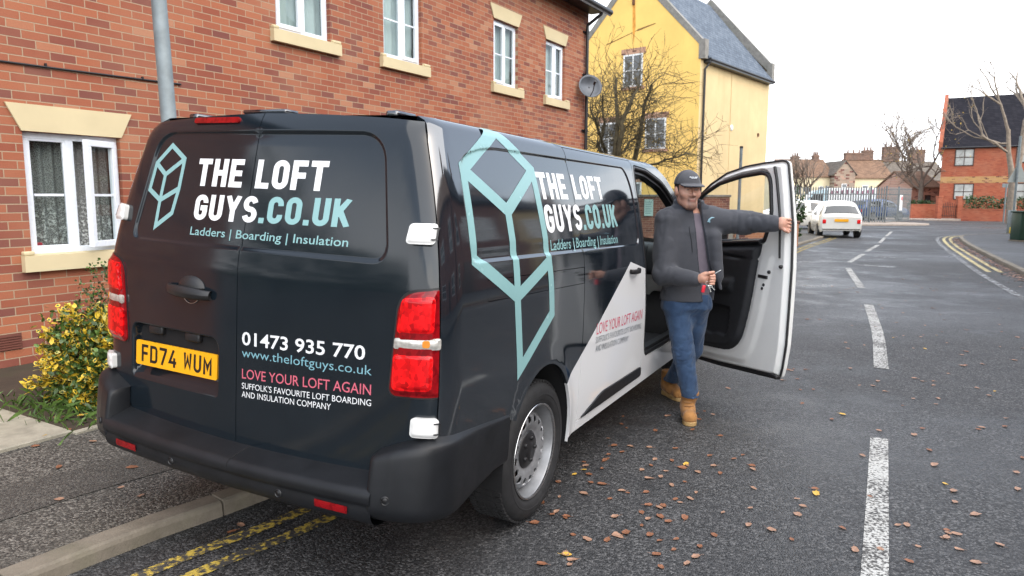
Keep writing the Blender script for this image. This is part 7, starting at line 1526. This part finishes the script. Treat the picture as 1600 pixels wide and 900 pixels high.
hedge('unseen tall dark conifer hedge added behind the camera for the rear doors to reflect', wp(-20, -.6), wp(-6.5, -.6), 4.6, 1.4, 12, 4200, .30)  # added out of view: a dark mass to darken the rear doors' reflection
# ---- houses across the road, outside the picture: the van's side mirrors them
rd = np.array([.50, .866]); rn = np.array([.866, -.50])
def across(name, label, s, off, w, d, eave, ridge, wall, roofm, wins, chim=(), frame=None, doors=()):
    p = np.array([9.0, 8.0])+rd*s+rn*off; return house(name, label, (p[0]+rd[0]*w, p[1]+rd[1]*w, 0), (-rd[0], -rd[1]), w, d, eave, ridge, wall, roofm, wins, chim, frame=frame, doors=doors)
M_DRB = brick_mat('dark_terrace_brick', (.16, .05, .04), (.22, .075, .055), (.32, .25, .2)); M_BUFF = render_mat('buff_render', (.58, .45, .24), (.4, .3, .15), .4)
wn4 = lambda w: [(w*.14, w*.34, .9, 2.2, (1, 1)), (w*.14, w*.34, 3.5, 4.7, (1, 1)), (w*.66, w*.86, 3.5, 4.7, (1, 1)), (w*.66, w*.86, .9, 2.2, (1, 1))]
across('brick_terrace_house', 'dark red brick house across the road to the right, nearest the camera', -1.4, 2.2, 11., 8, 5.6, 8.8, M_DRB, M_DKTILE, wn4(11.), [(.8, 4, 1.0, 7.4, 10., M_CHB)], doors=[(4.3, 5.2, 2.1)])
across('buff_house', 'buff rendered house across the road to the right, beside the dark brick one', 9.9, 2.5, 9.5, 8, 5.4, 8.4, M_BUFF, M_DKTILE, wn4(9.5), [(.8, 4, 1.0, 6.8, 9.2, M_CHB)], doors=[(3.9, 4.8, 2.1)])
across('brick_terrace_house', 'dark red brick house across the road, behind the camera position', -12.6, 2.4, 10.6, 8, 5.5, 8.6, M_DRB, M_BRTILE, wn4(10.6), [(.8, 4, 1.0, 7.0, 9.6, M_CHB)], doors=[(4.6, 5.5, 2.1)])
across('red_terrace_house', 'plain red brick house across the road to the right, farthest of its row', 20.0, 2.8, 9.0, 8, 5.2, 8.0, M_RBR, M_BRTILE, wn4(9.), [(.8, 4, 1.0, 6.6, 9.0, M_CHB)], doors=[(3.3, 4.2, 2.1)])
# ================================================================== FALLEN LEAVES
LFM = {'brown': pmat('brown_leaf', (.21, .085, .04), .6, .35, 40), 'tan': pmat('tan_leaf', (.30, .17, .11), .6, .3, 40), 'yellow': pmat('fallen_yellow_leaf', (.55, .33, .05), .6, .3, 40)}
def leaf_mesh(nm, mt, seed):
    rg = np.random.default_rng(seed); mb = MB(); n = 12; rim_ = []
    for i in range(n):
        a = 2*math.pi*i/n; r = 1+.14*math.sin(3*a+rg.uniform(0, 6))+rg.normal(0, .07); x, y = .040*r*math.cos(a), .025*r*math.sin(a); rim_.append((x, y, .002+abs(y)*rg.uniform(.05, .28)+abs(x)*rg.uniform(0, .09)))
    vs = rim_+[(x*.5, y*.5, .001+.06*abs(y)) for x, y, z in rim_]+[(0, 0, .002)]; fs = [[i, (i+1) % n, n+(i+1) % n, n+i] for i in range(n)]+[[n+i, n+(i+1) % n, 2*n] for i in range(n)]
    mb.add(vs, fs, 0, True); mb.tube([(-.038, 0, .003), (-.055, .003, .004), (-.068, .008, .006)], .0011, 4, caps=False); o = mb.build(nm, [mt]); return o
rg = np.random.default_rng(77); cnt_ = {'brown': 0, 'tan': 0, 'yellow': 0}; protos = {}
LAB = {'brown': ('orange brown fallen leaf lying on the asphalt road', 'orange brown leaves on the road'), 'tan': ('pinkish tan fallen leaf lying on the asphalt road', 'pinkish tan leaves on the road'), 'yellow': ('yellow fallen leaf lying on the asphalt road', 'yellow leaves on the road')}
def put_leaf(kind, x, y, z=0.001, sc=1.):
    v_ = rg.integers(4); key = (kind, v_)
    if key not in protos: o = leaf_mesh('fallen_leaf', LFM[kind], int(100*v_+len(kind))); protos[key] = o
    else: o = protos[key].copy(); COL.objects.link(o)
    o.location = (x, y, z); o.rotation_euler = (rg.normal(0, .04), rg.normal(0, .04), rg.uniform(0, 6.28)); o.scale = (sc,)*3; tag(o, *LAB[kind][:1], 'leaf', LAB[kind][1]); cnt_[kind] += 1
def free(x, y):
    q = VI @ Vector((x, y, 0)); return not (-.05 < q.x < 5.2 and -.80 < q.y < 1.0)
KLa = np.array(KL); KRa = np.array(KR)
def on_road(x, y): return np.interp(y, KLa[8:72, 1], KLa[8:72, 0])+.10 < x < np.interp(y, KRa[4:60, 1], KRa[4:60, 0])-.2
n_ = 0
for (u, v, k) in ((845, 785, 'brown'), (920, 742, 'brown'), (912, 772, 'tan'), (978, 833, 'brown'), (965, 838, 'tan'), (1010, 770, 'brown'), (1013, 790, 'brown'), (1032, 808, 'brown'), (1070, 810, 'brown'), (945, 720, 'brown'), (940, 757, 'brown'), (1066, 732, 'brown'), (1072, 726, 'yellow'), (1246, 805, 'tan'), (1274, 765, 'brown'), (1275, 772, 'yellow'), (1316, 648, 'yellow'), (1420, 878, 'brown'), (1525, 880, 'tan'), (1495, 836, 'tan'), (1490, 768, 'tan'), (1525, 805, 'tan'), (885, 868, 'yellow'), (846, 882, 'brown'), (883, 866, 'tan'), (960, 697, 'brown'), (1003, 735, 'tan'), (1335, 860, 'tan'), (1205, 829, 'tan'), (1590, 765, 'tan'), (1460, 727, 'tan'), (1428, 680, 'tan'), (376, 822, 'tan'), (362, 832, 'brown'), (835, 818, 'brown')):
    p = gnd(u, v); put_leaf(k, p[0], p[1], .004, rg.uniform(.5, .74)); n_ += 1
while n_ < 270:
    if rg.random() < .22: u, v = rg.uniform(840, 1130), rg.uniform(640, 890)
    elif n_ < 185: u, v = rg.uniform(880, 1600), 425+455*rg.random()**1.25
    else: u, v = rg.uniform(1130, 1600), 425+190*rg.random()
    p = gnd(u, v); x, y = p[0], p[1]
    if not on_road(x, y) or not free(x, y): continue
    k = rg.choice(['brown', 'tan', 'yellow'], p=[.62, .33, .05] if x < 1.6+.42*(y-3) else [.22, .70, .08]); put_leaf(k, x, y, .004, rg.uniform(.32, .62)*(1 if y < 6 else 1.15)); n_ += 1
lt = MB()
def litter(mb, x, y, z, s, m):
    a = rg.uniform(0, 6.28); c, sn = math.cos(a), math.sin(a); q = [(-1, 0, .1), (-.3, .55, .3), (.5, .5, .5), (1, 0, .2), (.4, -.5, .1), (-.4, -.5, .2)]; mb.add([(x+s*(c*a_-sn*b_), y+s*(sn*a_+c*b_), z+s*rg.uniform(0, .6)*h_) for a_, b_, h_ in q], [[0, 1, 2, 3, 4, 5]], m, True)
dR = np.r_[0, np.cumsum(np.linalg.norm(np.diff(KR, axis=0), axis=1))]
for i in range(1500):
    s = rg.uniform(10, dR[-1]*.42); x = np.interp(s, dR, KR[:, 0]); y = np.interp(s, dR, KR[:, 1]); e = abs(rg.normal(0, .16))+.02; litter(lt, x-.86*e, y+.5*e, .006, rg.uniform(.025, .05), rg.integers(3))
tag(lt.build('leaf_litter', [LFM['brown'], LFM['tan'], pmat('rotten_leaf', (.06, .04, .03), .8, .3, 30)]), 'brown leaves drifted in the right gutter', kind='stuff')
lt = MB()
for i in range(420):
    q = wp(rg.normal(.75, .65), 2.24-abs(rg.normal(0, .30))); litter(lt, q[0], q[1], ZP+.008+rg.uniform(0, .02), rg.uniform(.022, .045), rg.choice([0, 1, 2, 3], p=[.35, .25, .22, .18]))
for i in range(26):
    t = rg.uniform(0, 1); x, y = np.array([-3.2, 2.6])*(1-t)+np.array([-1.5, 4.6])*t+rg.normal(0, .35, 2); litter(lt, x, y, ZP+.004, rg.uniform(.018, .036), rg.integers(2)) if x < np.interp(y, KLa[8:72, 1], KLa[8:72, 0])-.2 else None
tag(lt.build('leaf_litter', [LFM['brown'], LFM['tan'], LFM['yellow'], pmat('rotten_leaf', (.06, .04, .03), .8)]), 'fallen leaves under the shrubs and on the pavement', kind='stuff')
